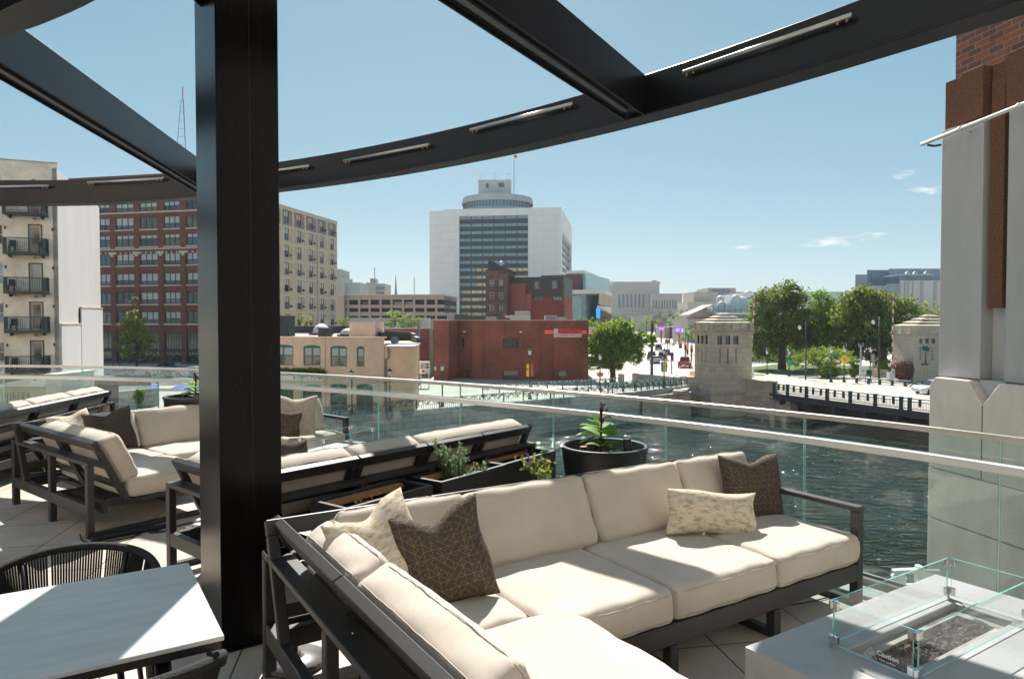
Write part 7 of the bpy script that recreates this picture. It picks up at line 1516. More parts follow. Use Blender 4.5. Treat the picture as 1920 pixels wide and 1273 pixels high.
# river railings: two lines of scroll pattern panels
def scroll_rail(a, b_, name, label, n_, h=1.15, dens=1):
    a = Vector(a); b_ = Vector(b_); L_ = (b_-a).length; d = (b_-a).normalized(); o = thing(name, label, 'railing', a)
    m_ = MB(); m_.bar(a+Vector((0, 0, h)), b_+Vector((0, 0, h)), .07, .06); m_.bar(a+Vector((0, 0, .12)), b_+Vector((0, 0, .12)), .05, .04); m_.bar(a+Vector((0, 0, h*.58)), b_+Vector((0, 0, h*.58)), .04, .03); m_.build('rail', 'railing_teal', o, world=True)
    m_ = MB(); k = 0
    while k < L_: p = a+d*k; m_.bar(p+Vector((0, 0, .12)), p+Vector((0, 0, h*.58)), .03, .03); k += .22/dens
    m_.build('baluster', 'railing_teal', o, world=True)
    m_ = MB(); k = .0; z0_, z1_ = h*.6, h*.96; s_ = .55; i = 0
    while k < L_-s_:
        p = a+d*k; pts = [p+d*s_*.5+d*(.23*math.cos(t_))+Vector((0, 0, (z0_+z1_)/2+.17*math.sin(t_))) for t_ in [R(q) for q in (20, 80, 140, 200, 260)]]
        m_.tube(pts, .045, 4, caps=False); m_.bar(p+Vector((0, 0, z0_ if i % 2 else z1_)), p+d*s_+Vector((0, 0, z1_ if i % 2 else z0_)), .06, .06); k += s_; i += 1
    m_.build('scroll_pattern', 'railing_teal', o, world=True)
    for k in range(n_+1): p = a.lerp(b_, k/n_); MB().box(p.x-.06, p.x+.06, p.y-.06, p.y+.06, ST, ST+h+.08).build('post', 'railing_teal', o, world=True)
Q = lambda px, py: W(px, py, ST)
rail_pts = [Vector((-60, 35.5, ST+.3)), Vector((-30, 47.1, ST+.3)), Q(583, 792), Q(981, 757), Q(1191, 739), Q(1289, 727)]
labs = ['teal river railing below the cream building', 'teal scroll railing below the left half of the terrace view', 'teal scroll river railing in front of the painted brick building', 'teal scroll river railing in front of the steakhouse', 'teal scroll railing running up to the left bridge house']
for i in range(5): scroll_rail(rail_pts[i]+Vector((0, .25, 0)), rail_pts[i+1]+Vector((0, .25, 0)), 'river_railing', labs[i], 9)
scroll_rail(Q(905, 743)+Vector((0, 0, .0)), Q(1160, 726), 'river_railing', 'second teal railing higher up behind the river railing', 9)
scroll_rail(Q(1140, 738), Q(1286, 722), 'river_railing', 'upper teal railing between the hanging basket lamp and the bridge house', 6)
# terrace cafe: bistro chairs and fence in front of the painted building
cf = thing('cafe_fence', 'thin rust coloured fence round the cafe terrace', 'fence', Q(583, 786)); a, b_ = Q(575, 786), Q(725, 782)
m_ = MB(); m_.bar(a+Vector((0, 0, 1)), b_+Vector((0, 0, 1)), .05, .05); m_.build('rail', 'rust', cf, world=True)
for k in range(6): p = a.lerp(b_, k/5); MB().box(p.x-.03, p.x+.03, p.y-.03, p.y+.03, ST, ST+1.05).build('post', 'rust', cf, world=True)
def bistro(p, rz, label, first=[None]):
    if first[0] is not None: return dup(first[0], p, rz, label)
    o = thing('bistro_chair', label, 'chair', p, rz, 'white metal chairs on the cafe terrace')
    m_ = MB()
    for sx in (-1, 1): m_.tube([(sx*.2, -.2, 0), (sx*.18, -.18, .45)], .025, 5); m_.tube([(sx*.2, .2, 0), (sx*.18, .18, .45), (sx*.16, .24, .8), (sx*.06, .25, .88)], .025, 5)
    m_.build('frame', 'pane_teal', o); MB().box(-.2, .2, -.2, .2, .44, .47).build('seat', 'pane_teal', o); first[0] = o; return o
for i, (px, py, l) in enumerate(((590, 779, 'white cafe chair leftmost on the terrace by the teal doors'), (622, 780, 'white cafe chair under the left arched doorway'), (648, 780, 'white cafe chair between the two doorways'), (678, 780, 'white cafe chair before the right arched doorway'), (702, 779, 'white cafe chair farthest right on the terrace'))): bistro(tuple(Q(px, py)), i*1.3, l)
# ---- lamps
def lamp(p, h, label, s=1.0, banner=None, basket=False, sign=None):
    o = thing('street_lamp', label, 'street lamp', p, 0, 'green park lamps with lantern heads'); m_ = MB()
    m_.lathe([(.22, 0), (.24, .12), (.17, .2), (.15, .5), (.09, .62), (.07, .8), (.055, h-.75)], n=12); m_.build('post', 'lamp_green', o, smooth=False)
    m_ = MB(); m_.lathe([(.06, 0), (.13, .05), (.2, .42), (.2, .45)], c=(0, 0, h-.75), n=12); m_.build('lantern', 'lamp_glass', o)
    m_ = MB(); m_.lathe([(.24, 0), (.22, .06), (.14, .14), (.05, .2), (.02, .32)], c=(0, 0, h-.31), n=12); m_.build('lantern_cap', 'lamp_green', o)
    if basket:
        b_ = MB(); b_.lathe([(.02, -.28), (.25, -.22), (.38, -.05), (.42, .06)], c=(0, -.12, h*.42), n=16); b_.build('hanging_basket', 'terracotta', o); f_ = MB(); leafquads(f_, (0, -.12, h*.42+.14), 260, (.2, .15, .07), .12, rs); f_.build('basket_flowers', 'purple_bloom', o, fixn=False)
    if banner:
        for k, s_ in enumerate((-1, 1)):
            m_ = MB(); m_.box(min(s_*.08, s_*.36), max(s_*.08, s_*.36), -.012, .012, h*.44, h*.68); m_.build('banner', banner[k], o); m_ = MB(); m_.lathe([(.09, -.015), (.12, 0), (.09, .015)], T=Matrix.Translation((s_*.27, -.012, h*.58)) @ Matrix.Rotation(R(90), 4, 'X'), n=10); m_.build('banner_motif', 'screen_pink' if False else 'neon_red' if False else 'flag_red', o)
            MB().box(min(0, s_*.47), max(0, s_*.47), -.01, .01, h*.69, h*.695).build('banner_arm', 'lamp_green', o)
    if sign: sign(o, h)
    return o
lamp(tuple(Vector((X(28, 50), 48.5, ST))), 3.1, 'green lamp with lantern in front of the low stucco building at the left'); 
lamp(tuple(Q(660, 779)), 4.0, 'green lamp in front of the arched doorways of the painted building'); lamp(tuple(Q(731, 775)), 4.0, 'green lamp before the tan stucco annex'); lamp(tuple(Q(829.5, 765)), 4.2, 'green lamp just left of the steakhouse foot behind the glass rail')
lamp(tuple(Q(993.5, 748)), 5.3, 'green lamp with small orange banners in front of the steakhouse', banner=('yellow_sign', 'flag_red'))
lamp(tuple(Q(1125, 731)), 4.3, 'green lamp carrying a flower basket beside the street tree', basket=True)
lamp(tuple(Q(1245, 732.5)), 4.95, 'green lamp with blue and orange banners beside the river railing', banner=('sign_teal', 'yellow_sign'))
lamp(tuple(Q(1438, 702)), 3.8, 'green park lamp leftmost in the park behind the short striped arm'); lamp(tuple(Q(1479.5, 705.5)), 3.9, 'green park lamp under the big tree with a round blue sign', banner=None)
lamp(tuple(Q(1558, 716.5)), 4.6, 'green park lamp with a small teal street name plate', sign=lambda o, h: MB().box(0, .62, -.02, .02, h*.80, h*.86).build('name_plate', 'sign_teal', o))
def ped(o, h):
    T = Matrix.Rotation(R(45), 4, 'Y'); m_ = MB(); m_.box(-.52, .52, -.03, 0, -.52, .52, Matrix.Translation((0, -.1, h*.635)) @ T); m_.build('warning_sign', 'yellow_sign', o, bevel=.01); f_ = MB(); y_ = -.14; zc = h*.635
    for a, b_ in (((0, .17), (0.02, -.02)), ((.02, -.02), (-.1, -.24)), ((.02, -.02), (.12, -.2)), ((0, .14), (-.13, .0)), ((0, .14), (.12, .04))): f_.bar((a[0], y_, zc+a[1]), (b_[0], y_, zc+b_[1]), .02, .06, up=(0, 1, 0))
    f_.lathe([(.0, -.06), (.06, 0), (.0, .06)], c=(0, y_, zc+.25), n=8); f_.build('walker_symbol', 'window_frame_dark', o)
lamp(tuple(Q(1582.5, 716.5)), 4.7, 'green park lamp carrying the yellow diamond walker sign', sign=ped); lamp(tuple(Q(1632, 716.5)), 4.7, 'green park lamp left of the tall black pole near the sculpture')
m_ = MB(); m_.lathe([(.42, 0), (.42, .05)], T=Matrix.Translation(Vector(Q(1479.5, 705.5))+Vector((0, -.2, 2.0))) @ Matrix.Rotation(R(90), 4, 'X'), n=20); m_.build('round_sign', 'sign_teal', label='round blue sign on the lamp under the big tree', cat='sign')
MB().box(X(1475, 103), X(1484, 103), 103, 103.1, Zh(686.5, 103), Zh(678.5, 103)).build('park_banner', 'yellow_sign', label='yellow and red poster panel above the round blue sign', cat='sign')
def pole(px, py0, py1, label, r=.12, arm=0, name='light_pole', headside=-1):
    p = Q(px, py1); h = Zh(py0, p.y)-ST; o = thing(name, label, 'pole', p, 0); MB().tube([(0, 0, 0), (0, 0, h)], [r, r*.75], 10).build('shaft', 'metal_black_panel', o, smooth=True)
    if arm: s_ = headside; m_ = MB(); m_.tube([(0, 0, h-.2), (s_*arm, 0, h-.1)], .05, 6); m_.tube([(s_*arm, 0, h-.1), (s_*arm, 0, h-.5)], .04, 6); m_.build('arm', 'metal_black_panel', o); MB().lathe([(.08, 0), (.2, -.15), (.24, -.4), (.1, -.6)], c=(s_*arm, 0, h-.45), n=12).build('lamp_head', 'lamp_glass', o)
    return o, h
pole(1510.5, 604, 712, 'brown slender light pole before the light green tree', .11, .9); pole(1648, 594, 711.5, 'tall black light pole left of the rusty sphere', .16, .9); o, h = pole(1222, 601.5, 704, 'thick black signal pole with a long mast arm over the avenue', .22, .6, headside=1)
py_ = Q(1222, 704).y
a3 = Vector((.1, 0, Zh(646, py_)-ST)); MB().tube([a3, (X(1302, py_)-X(1222, py_), 1.2, Zh(643, py_)-ST)], [.09, .05], 8).build('mast_arm', 'galvanised', o)
m_ = MB(); m_.box(-.22, .22, -.04, 0, -.45, .45, Matrix.Translation((X(1263.5, py_)-X(1222, py_), -.15, Zh(643, py_)-ST)) @ Matrix.Rotation(R(30), 4, 'Y')); m_.build('hanging_sign', 'pale_metal', o)
def signal(px, py, y, label, red=True, pole_to=None, back=False):
    p = Vector((X(px, y), y, Zh(py, y))); o = thing('traffic_light', label, 'traffic light', p, 0, 'traffic lights on the avenue'); m_ = MB(); m_.box(-.2, .2, -.15, .15, -.65, .6); m_.build('housing', 'metal_black_panel', o, bevel=.03)
    if not back:
        for k, z_ in enumerate((.35, -.02, -.4)): MB().lathe([(.13, 0), (.13, .03)], T=Matrix.Translation((0, -.15, z_)) @ Matrix.Rotation(R(90), 4, 'X'), n=12).build('lens', ('red_lamp' if k == 0 else ('pane_dark' if k == 1 else 'bridge_green')), o)
    if pole_to: MB().tube([(.0, .2, ST-p.z), (.0, .2, .3)], .08, 8).build('pole', 'metal_black_panel', o)
    return o
signal(1276, 645, py_+1, 'traffic light hanging from the mast arm over the avenue'); signal(1285.5, 649, 120, 'red traffic light on a pole left of the bridge house', pole_to=1); signal(1297, 654, 125, 'rightmost red traffic light against the bridge house', pole_to=1); signal(1260.5, 668, 106, 'traffic light seen from behind in the median', back=True, pole_to=1); signal(1399, 668.5, 103, 'red traffic light beside the barrier gate', pole_to=1); signal(1252, 640, 190, 'far red traffic light up the avenue left', pole_to=1); signal(1289, 657, 150, 'small far red traffic light behind the bridge house pole', pole_to=1)
for px, py0, py1, l in ((1256, 607, 655, 'thin lamp pole far up the avenue'), (1285.5, 614, 669, 'slim black pole right of the avenue'), (1297, 616, 676, 'slim black pole hugging the bridge house')): pole(px, py0, py1, l, .09, .7, headside=1 if px < 1290 else -1)
pole(1405, 609, 709, 'black signal mast with box heads beside the barrier', .1)
# barrier gates
def gate(px, py, arm_top, lean, label, small):
    p = Q(px, py); o = thing('barrier_gate', label, 'barrier gate', p, 0, 'striped bridge barrier gates'); y = p.y
    m_ = MB(); m_.box(-.35, .25, -.3, .3, 0, 1.15); m_.bar((-.45, -.35, .1), (.15, -.35, 1.7), .12, .22); m_.bar((.35, -.35, .3), (.35, -.35, 1.6), .12, .2); m_.build('machine_box', 'white_plastic', o, bevel=.03)
    L_ = Zh(arm_top, y)-ST-1.2; a = Vector((.0, -.4, 1.2)); b_ = a+Vector((lean, 0, L_)); n_ = int(L_/.55)
    m_ = MB()
    for k in range(n_): m_.mi = k % 2; m_.bar(a.lerp(b_, k/n_), a.lerp(b_, (k+1)/n_-.002), .07, .17, up=(0, 1, 0))
    m_.build('striped_arm', ['white_plastic', 'red_paint'], o)
    m_ = MB(); [m_.box(a.lerp(b_, f_).x-.17, a.lerp(b_, f_).x-.06, -.5, -.4, a.lerp(b_, f_).z, a.lerp(b_, f_).z+.14) for f_ in (.25, .5, .75, .98)]; m_.build('warning_lamp', 'red_paint', o)
    x_, l_ = small; m_ = MB()
    for k in range(8): m_.mi = k % 2; m_.bar((x_, -.3, .9+l_*k/8), (x_, -.3, .9+l_*(k+1)/8-.002), .06, .16, up=(0, 1, 0))
    m_.build('short_striped_arm', ['red_paint', 'white_plastic'], o)
gate(1405.5, 711, 553, .42, 'red and white striped barrier arm raised beside the grey bridge house', (-.55, 2.6)); gate(1669, 714.5, 556, .05, 'red and white striped barrier arm raised beside the rusty sphere', (.55, 2.6))
# sphere sculpture of rusty discs
sc = Vector((X(1695, 93), 93, ST+1.48)); o = thing('sphere_sculpture', 'big rusty sphere sculpture built of many round caps beside the bridge house', 'sculpture', (sc.x, sc.y, ST))
MB().lathe([(1.3*math.cos(t_), 1.3*math.sin(t_)) for t_ in [R(a) for a in range(-85, 90, 17)]], c=sc, n=20).build('core', 'rust', o, world=True); m_ = MB()
for k in range(260):
    z_ = 1-2*(k+.5)/260; r_ = math.sqrt(1-z_*z_); a = k*2.39996; nvec = Vector((r_*math.cos(a), r_*math.sin(a), z_)); q = nvec.to_track_quat('Z', 'Y').to_matrix().to_4x4(); s_ = rs.uniform(.085, .135); m_.lathe([(s_, 0), (s_*.9, .10), (s_*.5, .15), (.01, .165)], T=Matrix.Translation(sc+nvec*1.24) @ q, n=8)
m_.build('disc_shell', 'rust', o, world=True)
# small signs, bench
def board(px0, px1, py0, py1, y, mat, name, label, posts=True, cat='sign', child=None):
    o = thing(name, label, cat, (X((px0+px1)/2, y), y, ST)); MB().box(X(px0, y), X(px1, y), y, y+.08, Zh(py1, y), Zh(py0, y)).build('panel', mat, o, world=True)
    if posts: m_ = MB(); [m_.box(X(p, y)-.05, X(p, y)+.05, y+.081, y+.18, ST, Zh(py0, y)-.05) for p in (px0+1, px1-1)]; m_.build('post', 'galvanised', o, world=True)
    return o
o = board(1612.5, 1625.5, 686.5, 703, 92, 'sign_white', 'map_sign', 'white framed board with a black bird like mark on the far pavement'); c = Vector((X(1619, 91.9), 91.95, Zh(694.5, 92))); m_ = MB(); m_.bar(c+Vector((-.28, 0, .2)), c+Vector((.3, 0, -.2)), .02, .06, up=(0, 1, 0)); m_.bar(c+Vector((-.05, 0, .05)), c+Vector((.25, 0, .16)), .02, .05, up=(0, 1, 0)); m_.bar(c+Vector((-.2, 0, -.12)), c+Vector((.1, 0, -.02)), .02, .05, up=(0, 1, 0)); m_.build('black_mark', 'window_frame_dark', o, world=True)
MB().box(X(1612.5, 92), X(1625.5, 92), 92.0, 92.1, Zh(709, 92), Zh(705, 92)).build('lower_panel', 'sign_white', o, world=True)
o = thing('sensor_mast', 'silver forked sensor mast above the white framed board', 'mast', (X(1614.5, 94), 94, ST)); h = Zh(650, 94)-ST; MB().tube([(0, 0, 0), (0, 0, h)], .11, 8).build('shaft', 'galvanised', o); m_ = MB(); m_.box(-.32, .32, -.04, .04, h, h+.08); [m_.box(x-.04, x+.04, -.04, .04, h+.08, h+.5) for x in (-.3, .3)]; m_.box(-.05, .05, -.04, .04, h+.08, h+.35); m_.build('fork', 'galvanised', o)
board(1508, 1515.5, 676, 682, 95.5, 'sign_white', 'notice_sign', 'small white notice on the brown light pole', posts=False); board(1633, 1640.5, 664, 681, 98, 'far_stone_tan', 'back_of_sign', 'tan back of a street sign beside the lamp near the sculpture'); board(1294, 1303, 696, 708, 89, 'tan_stucco', 'street_poster', 'yellow blue poster board left of the grey bridge house')
bn_ = thing('park_balustrade', 'low tan stone balustrade left of the rusty sphere', 'balustrade', (X(1655, 99), 99, ST)); MB().box(X(1640, 99), X(1668, 99), 99, 99.3, ST+.95, ST+1.1).build('top_rail', 'ashlar_pale', bn_, world=True)
m_ = MB(); [m_.lathe([(.06, 0), (.1, .25), (.05, .5), (.09, .95)], c=(X(1640, 99)+.2+k*.2, 99.15, ST), n=6) for k in range(10)]; m_.build('baluster', 'ashlar_pale', bn_, world=True); MB().box(X(1639, 99), X(1646, 99), 98.9, 99.4, ST, ST+1.2).build('pier', 'ashlar_pale', bn_, world=True)
hb = thing('park_hedge', 'low dark hedge under the big park trees', 'hedge', (X(1460, 135), 135, ST)); m_ = MB()
for k in range(3500): leafquads(m_, (rs.uniform(X(1400, 135), X(1540, 135)), 135+rs.uniform(-.8, .8), ST+rs.uniform(.1, 1.3)), 1, (.05,)*3, .3, rs, None, .6)
m_.build('foliage', 'leaf_dark', hb, world=True, fixn=False)
# avenue far end: arena sign, screens, viaduct
ar = thing('arena_building', 'brown brick arena corner with vertical white lettering up the avenue', 'building', (X(1262, 330), 330, ST)); MB().box(X(1246, 330), X(1300, 330), 330, 350, ST, Zh(613, 330)).build('wall', 'garage_tan', ar, world=True); MB().box(X(1256.5, 329), X(1272, 329), 329, 330, Zh(634, 329), Zh(614, 329)).build('brown_panel', 'slate_brown', ar, world=True)
for i, ch_ in enumerate('ARENA'): text(ch_, 'arena_letter', 'sign_white', 1.1, (X(1261.5, 328.9), 328.9, Zh(617.5+i*3.6, 329)), (1, 0, 0), up, ar, depth=.02, bold=.05)
def screen(px0, px1, py0, py1, y, label, m1='screen_purple'):
    o = thing('video_billboard', label, 'video screen', (X(px0, y), y, ST), 0, 'lit purple video billboards'); MB().box(X(px0, y), X(px1, y), y, y+.5, Zh(py1, y), Zh(py0, y)).build('screen', m1, o, world=True); m_ = MB(); w_ = X(px1, y)-X(px0, y); hh = Zh(py0, y)-Zh(py1, y); x0 = X(px0, y); z0_ = Zh(py1, y)
    m_.box(x0+w_*.12, x0+w_*.5, y-.06, y, z0_+hh*.35, z0_+hh*.5); m_.box(x0+w_*.12, x0+w_*.55, y-.06, y, z0_+hh*.62, z0_+hh*.72); m_.lathe([(w_*.05, 0), (w_*.1, hh*.3), (w_*.04, hh*.6)], c=(x0+w_*.78, y-.05, z0_+hh*.15), n=8); m_.build('screen_picture', 'screen_pink', o, world=True)
    MB().tube([(X((px0+px1)/2, y), y+.25, ST), (X((px0+px1)/2, y), y+.25, z0_)], .25, 6).build('post', 'metal_black_panel', o, world=True)
screen(1265, 1283, 613.5, 624.5, 250, 'wide purple video billboard left of the grey bridge house'); screen(1235, 1245, 612.5, 620, 260, 'small purple video billboard over the avenue')
MB().box(X(1234.5, 262), X(1243, 262), 262, 262.3, Zh(611, 262), Zh(603, 262)).build('red_hanging_sign', 'flag_red', label='small red sign above the purple video billboard', cat='sign')
o = thing('banner_string', 'cluster of orange and red banners at the arena corner', 'banners', (X(1272, 240), 240, ST)); m_ = MB(); [m_.box(X(px, 240), X(px+2, 240), 240, 240.05, Zh(631, 240)+rs.uniform(0, 1), Zh(626, 240)+rs.uniform(0, .6)) for px in (1267, 1270, 1273.5, 1276)]; m_.build('banner_cloth', 'neon_red' if False else 'terracotta', o, world=True); MB().tube([(X(1272, 240), 240.1, ST), (X(1272, 240), 240.1, Zh(626, 240))], .12, 6).build('post', 'galvanised', o, world=True)
tower(1290, 1330, 598, 260, 'far_stone', 'pale low block right of the avenue behind the bridge house', 1, name='low_block'); tower(1276, 1290, 585, 700, 'far_stone', 'hazy low block to the right of the courthouse'); 
MB().box(X(1186, 560), X(1240, 560), 560, 566, ST, Zh(599.5, 560)+2).build('viaduct_wall', 'far_stone_tan', label='low pale viaduct across the far end of the avenue', cat='wall')
# ---- left foreground of the far bank
lb2 = thing('low_stucco_building', 'low beige building with small windows and dark sloping roof at lower left', 'building', (X(-60, 46), 46, ST)); lF = ((X(-160, 47), 47), (1, 0), (0, -1)); L5 = X(82, 47)-X(-160, 47)
wq = [(tof(lF, 8), tof(lF, 18), Zh(772, 47), Zh(736, 47)), (tof(lF, 19), tof(lF, 54), Zh(765, 47), Zh(734, 47))]
m_ = MB(); m_.fwall(lF, 0, L5, WA-1, Zh(727, 47), wq, .2); m_.build('wall', 'tan_concrete', lb2, world=True, fixn=False); MB().fbox(lF, 0, L5, WA-1, Zh(728, 47), -5, -.21).build('core', 'tan_concrete', lb2, world=True)
for q in wq: window(lb2, lF, *q, .12, 1 if q[1]-q[0] < 1 else 3, 1, 'white_painted', 'pane_olive', .05)
MB().fbox(lF, -.1, L5+.1, Zh(727, 47), Zh(723.5, 47), -5, .15).build('cornice', 'tan_concrete', lb2, world=True)
m_ = MB(); (x0, y0) = lF[0]; m_.add([(x0, y0, Zh(723, 47)), (x0+L5, y0, Zh(723, 47)), (x0+L5+1.6, y0+6, Zh(696, 52)-.4), (x0, y0+6, Zh(696, 52)-.4), (x0, y0+6, WA), (x0+L5+1.6, y0+6, WA)], [(0, 1, 2, 3), (3, 2, 5, 4), (0, 3, 4), (1, 5, 2)]); m_.build('sloping_roof', 'tar_black', lb2, world=True)
MB().box(X(83, 46.8), X(113.5, 46.8), 46.8, 50.5, WA-1, Zh(703, 46.8)).build('white_wing', 'white_painted', lb2, world=True); MB().box(X(82, 46.8), X(115, 46.8), 46.6, 50.7, Zh(703, 46.8), Zh(701, 46.8)).build('wing_coping', 'stone_trim', lb2, world=True)
mwall = thing('mural_wall', 'grey concrete wall with a white shell and wave mural above the river', 'wall', (X(250, 62), 62, ST)); mF2, mL2 = frame_of((X(112, 58), 58), (X(297, 66), 66), out_left=False); MB().fbox(mF2, 0, mL2, WA, Zh(731, 64), -.4, 0).build('wall_panel', 'river_blocks', mwall, world=True)
m_ = MB(); (x_, y_), (dx_, dy_), (nx_, ny_) = mF2; q = lambda t, z: Vector((x_+dx_*t+nx_*.03, y_+dy_*t+ny_*.03, z)); c = tof(mF2, 277); zc = Zh(737, 65)
for k in range(7): a = R(15+25*k); m_.tube([q(c+.15*math.cos(a), zc-.1), q(c+.42*math.cos(a), zc+.25*math.sin(a)), q(c+.52*math.cos(a), zc-.05-.1*(k % 2))], .03, 4)
m_.tube([q(c+.56*math.cos(R(a)), zc+.32*math.sin(R(a))) for a in range(0, 181, 20)], .035, 4)
for k in range(5): z_ = zc-.5-.22*k; m_.tube([q(c-.6+.2*i, z_+.08*math.sin(i*1.6+k)) for i in range(7)], .028, 4)
m_.build('mural_lines', 'chalk', mwall, world=True)
m_ = MB(); [leafquads(m_, q(tof(mF2, rs.gauss(257, 3.5)), Zh(731+abs(rs.gauss(0, 12)), 65)), 1, (.06, .06, .06), .22, rs, None, .7) for k in range(500)]; m_.build('foliage', 'leaf_bright', label='bright ivy climbing the mural wall', cat='plant', fixn=False)
o = patch('painted_court', [(282, 722), (372, 722), (372, 730), (284, 731)], 'sign_blue', .02); o2 = patch('painted_court', [(300, 724), (330, 724), (320, 728), (296, 728)], 'yellow_sign', .026)
m_ = MB(); fa, fb_ = Q(196, 722), Q(282, 722)
fn = thing('timber_fence', 'brown board fence in front of the parked cars beside the white wall', 'fence', fa); k = 0
while k < (fb_-fa).length: p = fa+(fb_-fa).normalized()*k; m_.box(p.x, p.x+.13, p.y, p.y+.03, ST, ST+1.3); k += .16
m_.build('boards', 'bark', fn, world=True)
# ---- cars
def prof_body(mb, prof, w0, taper=None):
    n_ = len(prof); vs = []
    for s_ in (-1, 1):
        for (x, z) in prof: vs.append((x, s_*w0(x, z), z))
    mb.add(vs, [tuple(range(n_)), tuple(range(2*n_-1, n_-1, -1))]+[(i, n_+i, n_+(i+1) % n_, (i+1) % n_) for i in range(n_)])
def vehicle(p, rz, label, paint, kind='car', group='cars and trucks on the avenue and the bridge', lights=True):
    nm = {'car': 'car', 'suv': 'suv', 'pickup': 'pickup_truck'}[kind]; o = thing(nm, label, {'car': 'car', 'suv': 'suv', 'pickup': 'pickup truck'}[kind], p, rz, group)
    if kind == 'car': L_, W_, H_ = 4.7, .92, 1.45; low = [(-2.35, .35), (-2.33, .75), (-2.2, .98), (-1.75, 1.02), (1.0, .95), (1.9, .84), (2.3, .66), (2.35, .35), (2.1, .22), (-2.15, .22)]; cab = [(-1.85, 1.0), (-1.1, 1.40), (-.5, 1.46), (.2, 1.42), (1.15, .94)]
    elif kind == 'suv': L_, W_, H_ = 4.7, .95, 1.75; low = [(-2.35, .4), (-2.35, 1.0), (-2.25, 1.1), (1.1, 1.08), (2.1, .98), (2.33, .8), (2.35, .4), (2.1, .28), (-2.2, .28)]; cab = [(-2.2, 1.09), (-1.95, 1.66), (-1.2, 1.76), (.2, 1.70), (1.1, 1.07)]
    else: L_, W_, H_ = 5.6, 1.0, 1.85; low = [(-2.8, .55), (-2.8, 1.15), (-.6, 1.15), (-.6, 1.12), (1.5, 1.12), (2.6, 1.05), (2.8, .85), (2.8, .5), (2.5, .4), (-2.6, .4)]; cab = [(-.65, 1.13), (-.5, 1.80), (.0, 1.86), (.8, 1.8), (1.5, 1.11)]
    m_ = MB(); prof_body(m_, low, lambda x, z: W_*(1-.07*max(0, abs(x)-1.9)/.5)*(1 if z > .3 else .93)); m_.build('body', paint, o, bevel=.05, seg=2)
    m_ = MB(); prof_body(m_, cab, lambda x, z: W_*(.90-.25*max(0, z-1.0))); m_.build('cabin_glass', 'pane_dark', o, bevel=.03)
    rf = [(x, z) for x, z in cab[1:-1]]; m_ = MB(); z0_ = min(z for x, z in rf); prof_body(m_, [(x*1.02, z+.02) for x, z in rf]+[(x*1.02, z-.04) for x, z in reversed(rf)], lambda x, z: W_*(.905-.25*(z-1.0))); m_.build('roof', paint, o, bevel=.015)
    for sx in (-1, 1):
        for x in (-L_*.3, L_*.31):
            m_ = MB(); r = .34 if kind != 'pickup' else .4; m_.lathe([(r*.8, -.11), (r, -.09), (r, .09), (r*.8, .11)], T=Matrix.Translation((x, sx*(W_-.09), r)) @ Matrix.Rotation(R(90), 4, 'X'), n=18); w_ = m_.build('wheel', 'tyre', o); m_ = MB(); m_.lathe([(r*.62, -.012), (r*.58, .012)], T=Matrix.Translation((x, sx*(W_+.02), r)) @ Matrix.Rotation(R(90), 4, 'X'), n=12); m_.build('rim', 'rim_metal', w_)
        m_ = MB(); m_.box(-L_/2-.015, -L_/2+.12, min(sx*.55, sx*(W_-.02)), max(sx*.55, sx*(W_-.02)), .72 if kind == 'car' else .8, .9 if kind == 'car' else 1.08); m_.build('tail_light', 'red_paint', o)
        m_ = MB(); m_.box(L_/2-.2, L_/2-.01, min(sx*.5, sx*(W_-.05)), max(sx*.5, sx*(W_-.05)), .58, .72); m_.build('headlight', 'lamp_glass', o)
    m_ = MB(); m_.box(-L_/2-.02, -L_/2+.0, -.26, .26, .55, .68); m_.build('number_plate', 'sign_white', o)
    return o
sd_ = R(78)
vehicle(tuple(Q(1735, 738)+Vector((1.0, 0, .03))), R(195), 'white sedan driving onto the bridge beside the concrete pier', 'car_white')
vehicle(tuple(Q(1284, 688.5)), R(72), 'red pickup truck at the right of the avenue', 'car_red', 'pickup'); vehicle(tuple(Q(1228, 681)), sd_, 'silver hatchback nearest behind the thick black pole', 'car_silver')
vehicle(tuple(Q(1222, 674)), sd_, 'dark blue minivan ahead of the silver hatchback', 'car_blue', 'suv'); vehicle(tuple(Q(1242, 674.5)), sd_, 'black suv in the centre lane beside the banner lamp', 'car_black', 'suv'); vehicle(tuple(Q(1249.5, 666)), sd_, 'black car just ahead of the black suv', 'car_black'); vehicle(tuple(Q(1235, 657)), sd_, 'dark grey suv farther up the left lane', 'car_blue', 'suv'); vehicle(tuple(Q(1251.5, 643)), sd_, 'farthest dark car crossing the avenue', 'car_black'); vehicle(tuple(Q(1114, 690)), R(20), 'dark car parked half hidden behind the steakhouse corner', 'car_black', 'suv'); vehicle(tuple(Q(1111, 683)), R(15), 'silver car parked beyond the dark one by the steakhouse', 'car_silver')
vehicle(tuple(Q(267, 704)), R(175), 'white car in the lot before the red brick lofts', 'car_white', group='parked cars in the lot on the left', lights=False); vehicle(tuple(Q(229, 708)), R(170), 'silver car at the left of the parking lot row', 'car_silver', group='parked cars in the lot on the left', lights=False); vehicle(tuple(Q(358, 706)), R(185), 'white car in the lot next to the black column', 'car_white', group='parked cars in the lot on the left', lights=False); vehicle(tuple(Q(310, 700)), R(178), 'dark car parked between two white ones in the left lot', 'car_blue', 'suv', group='parked cars in the lot on the left', lights=False)
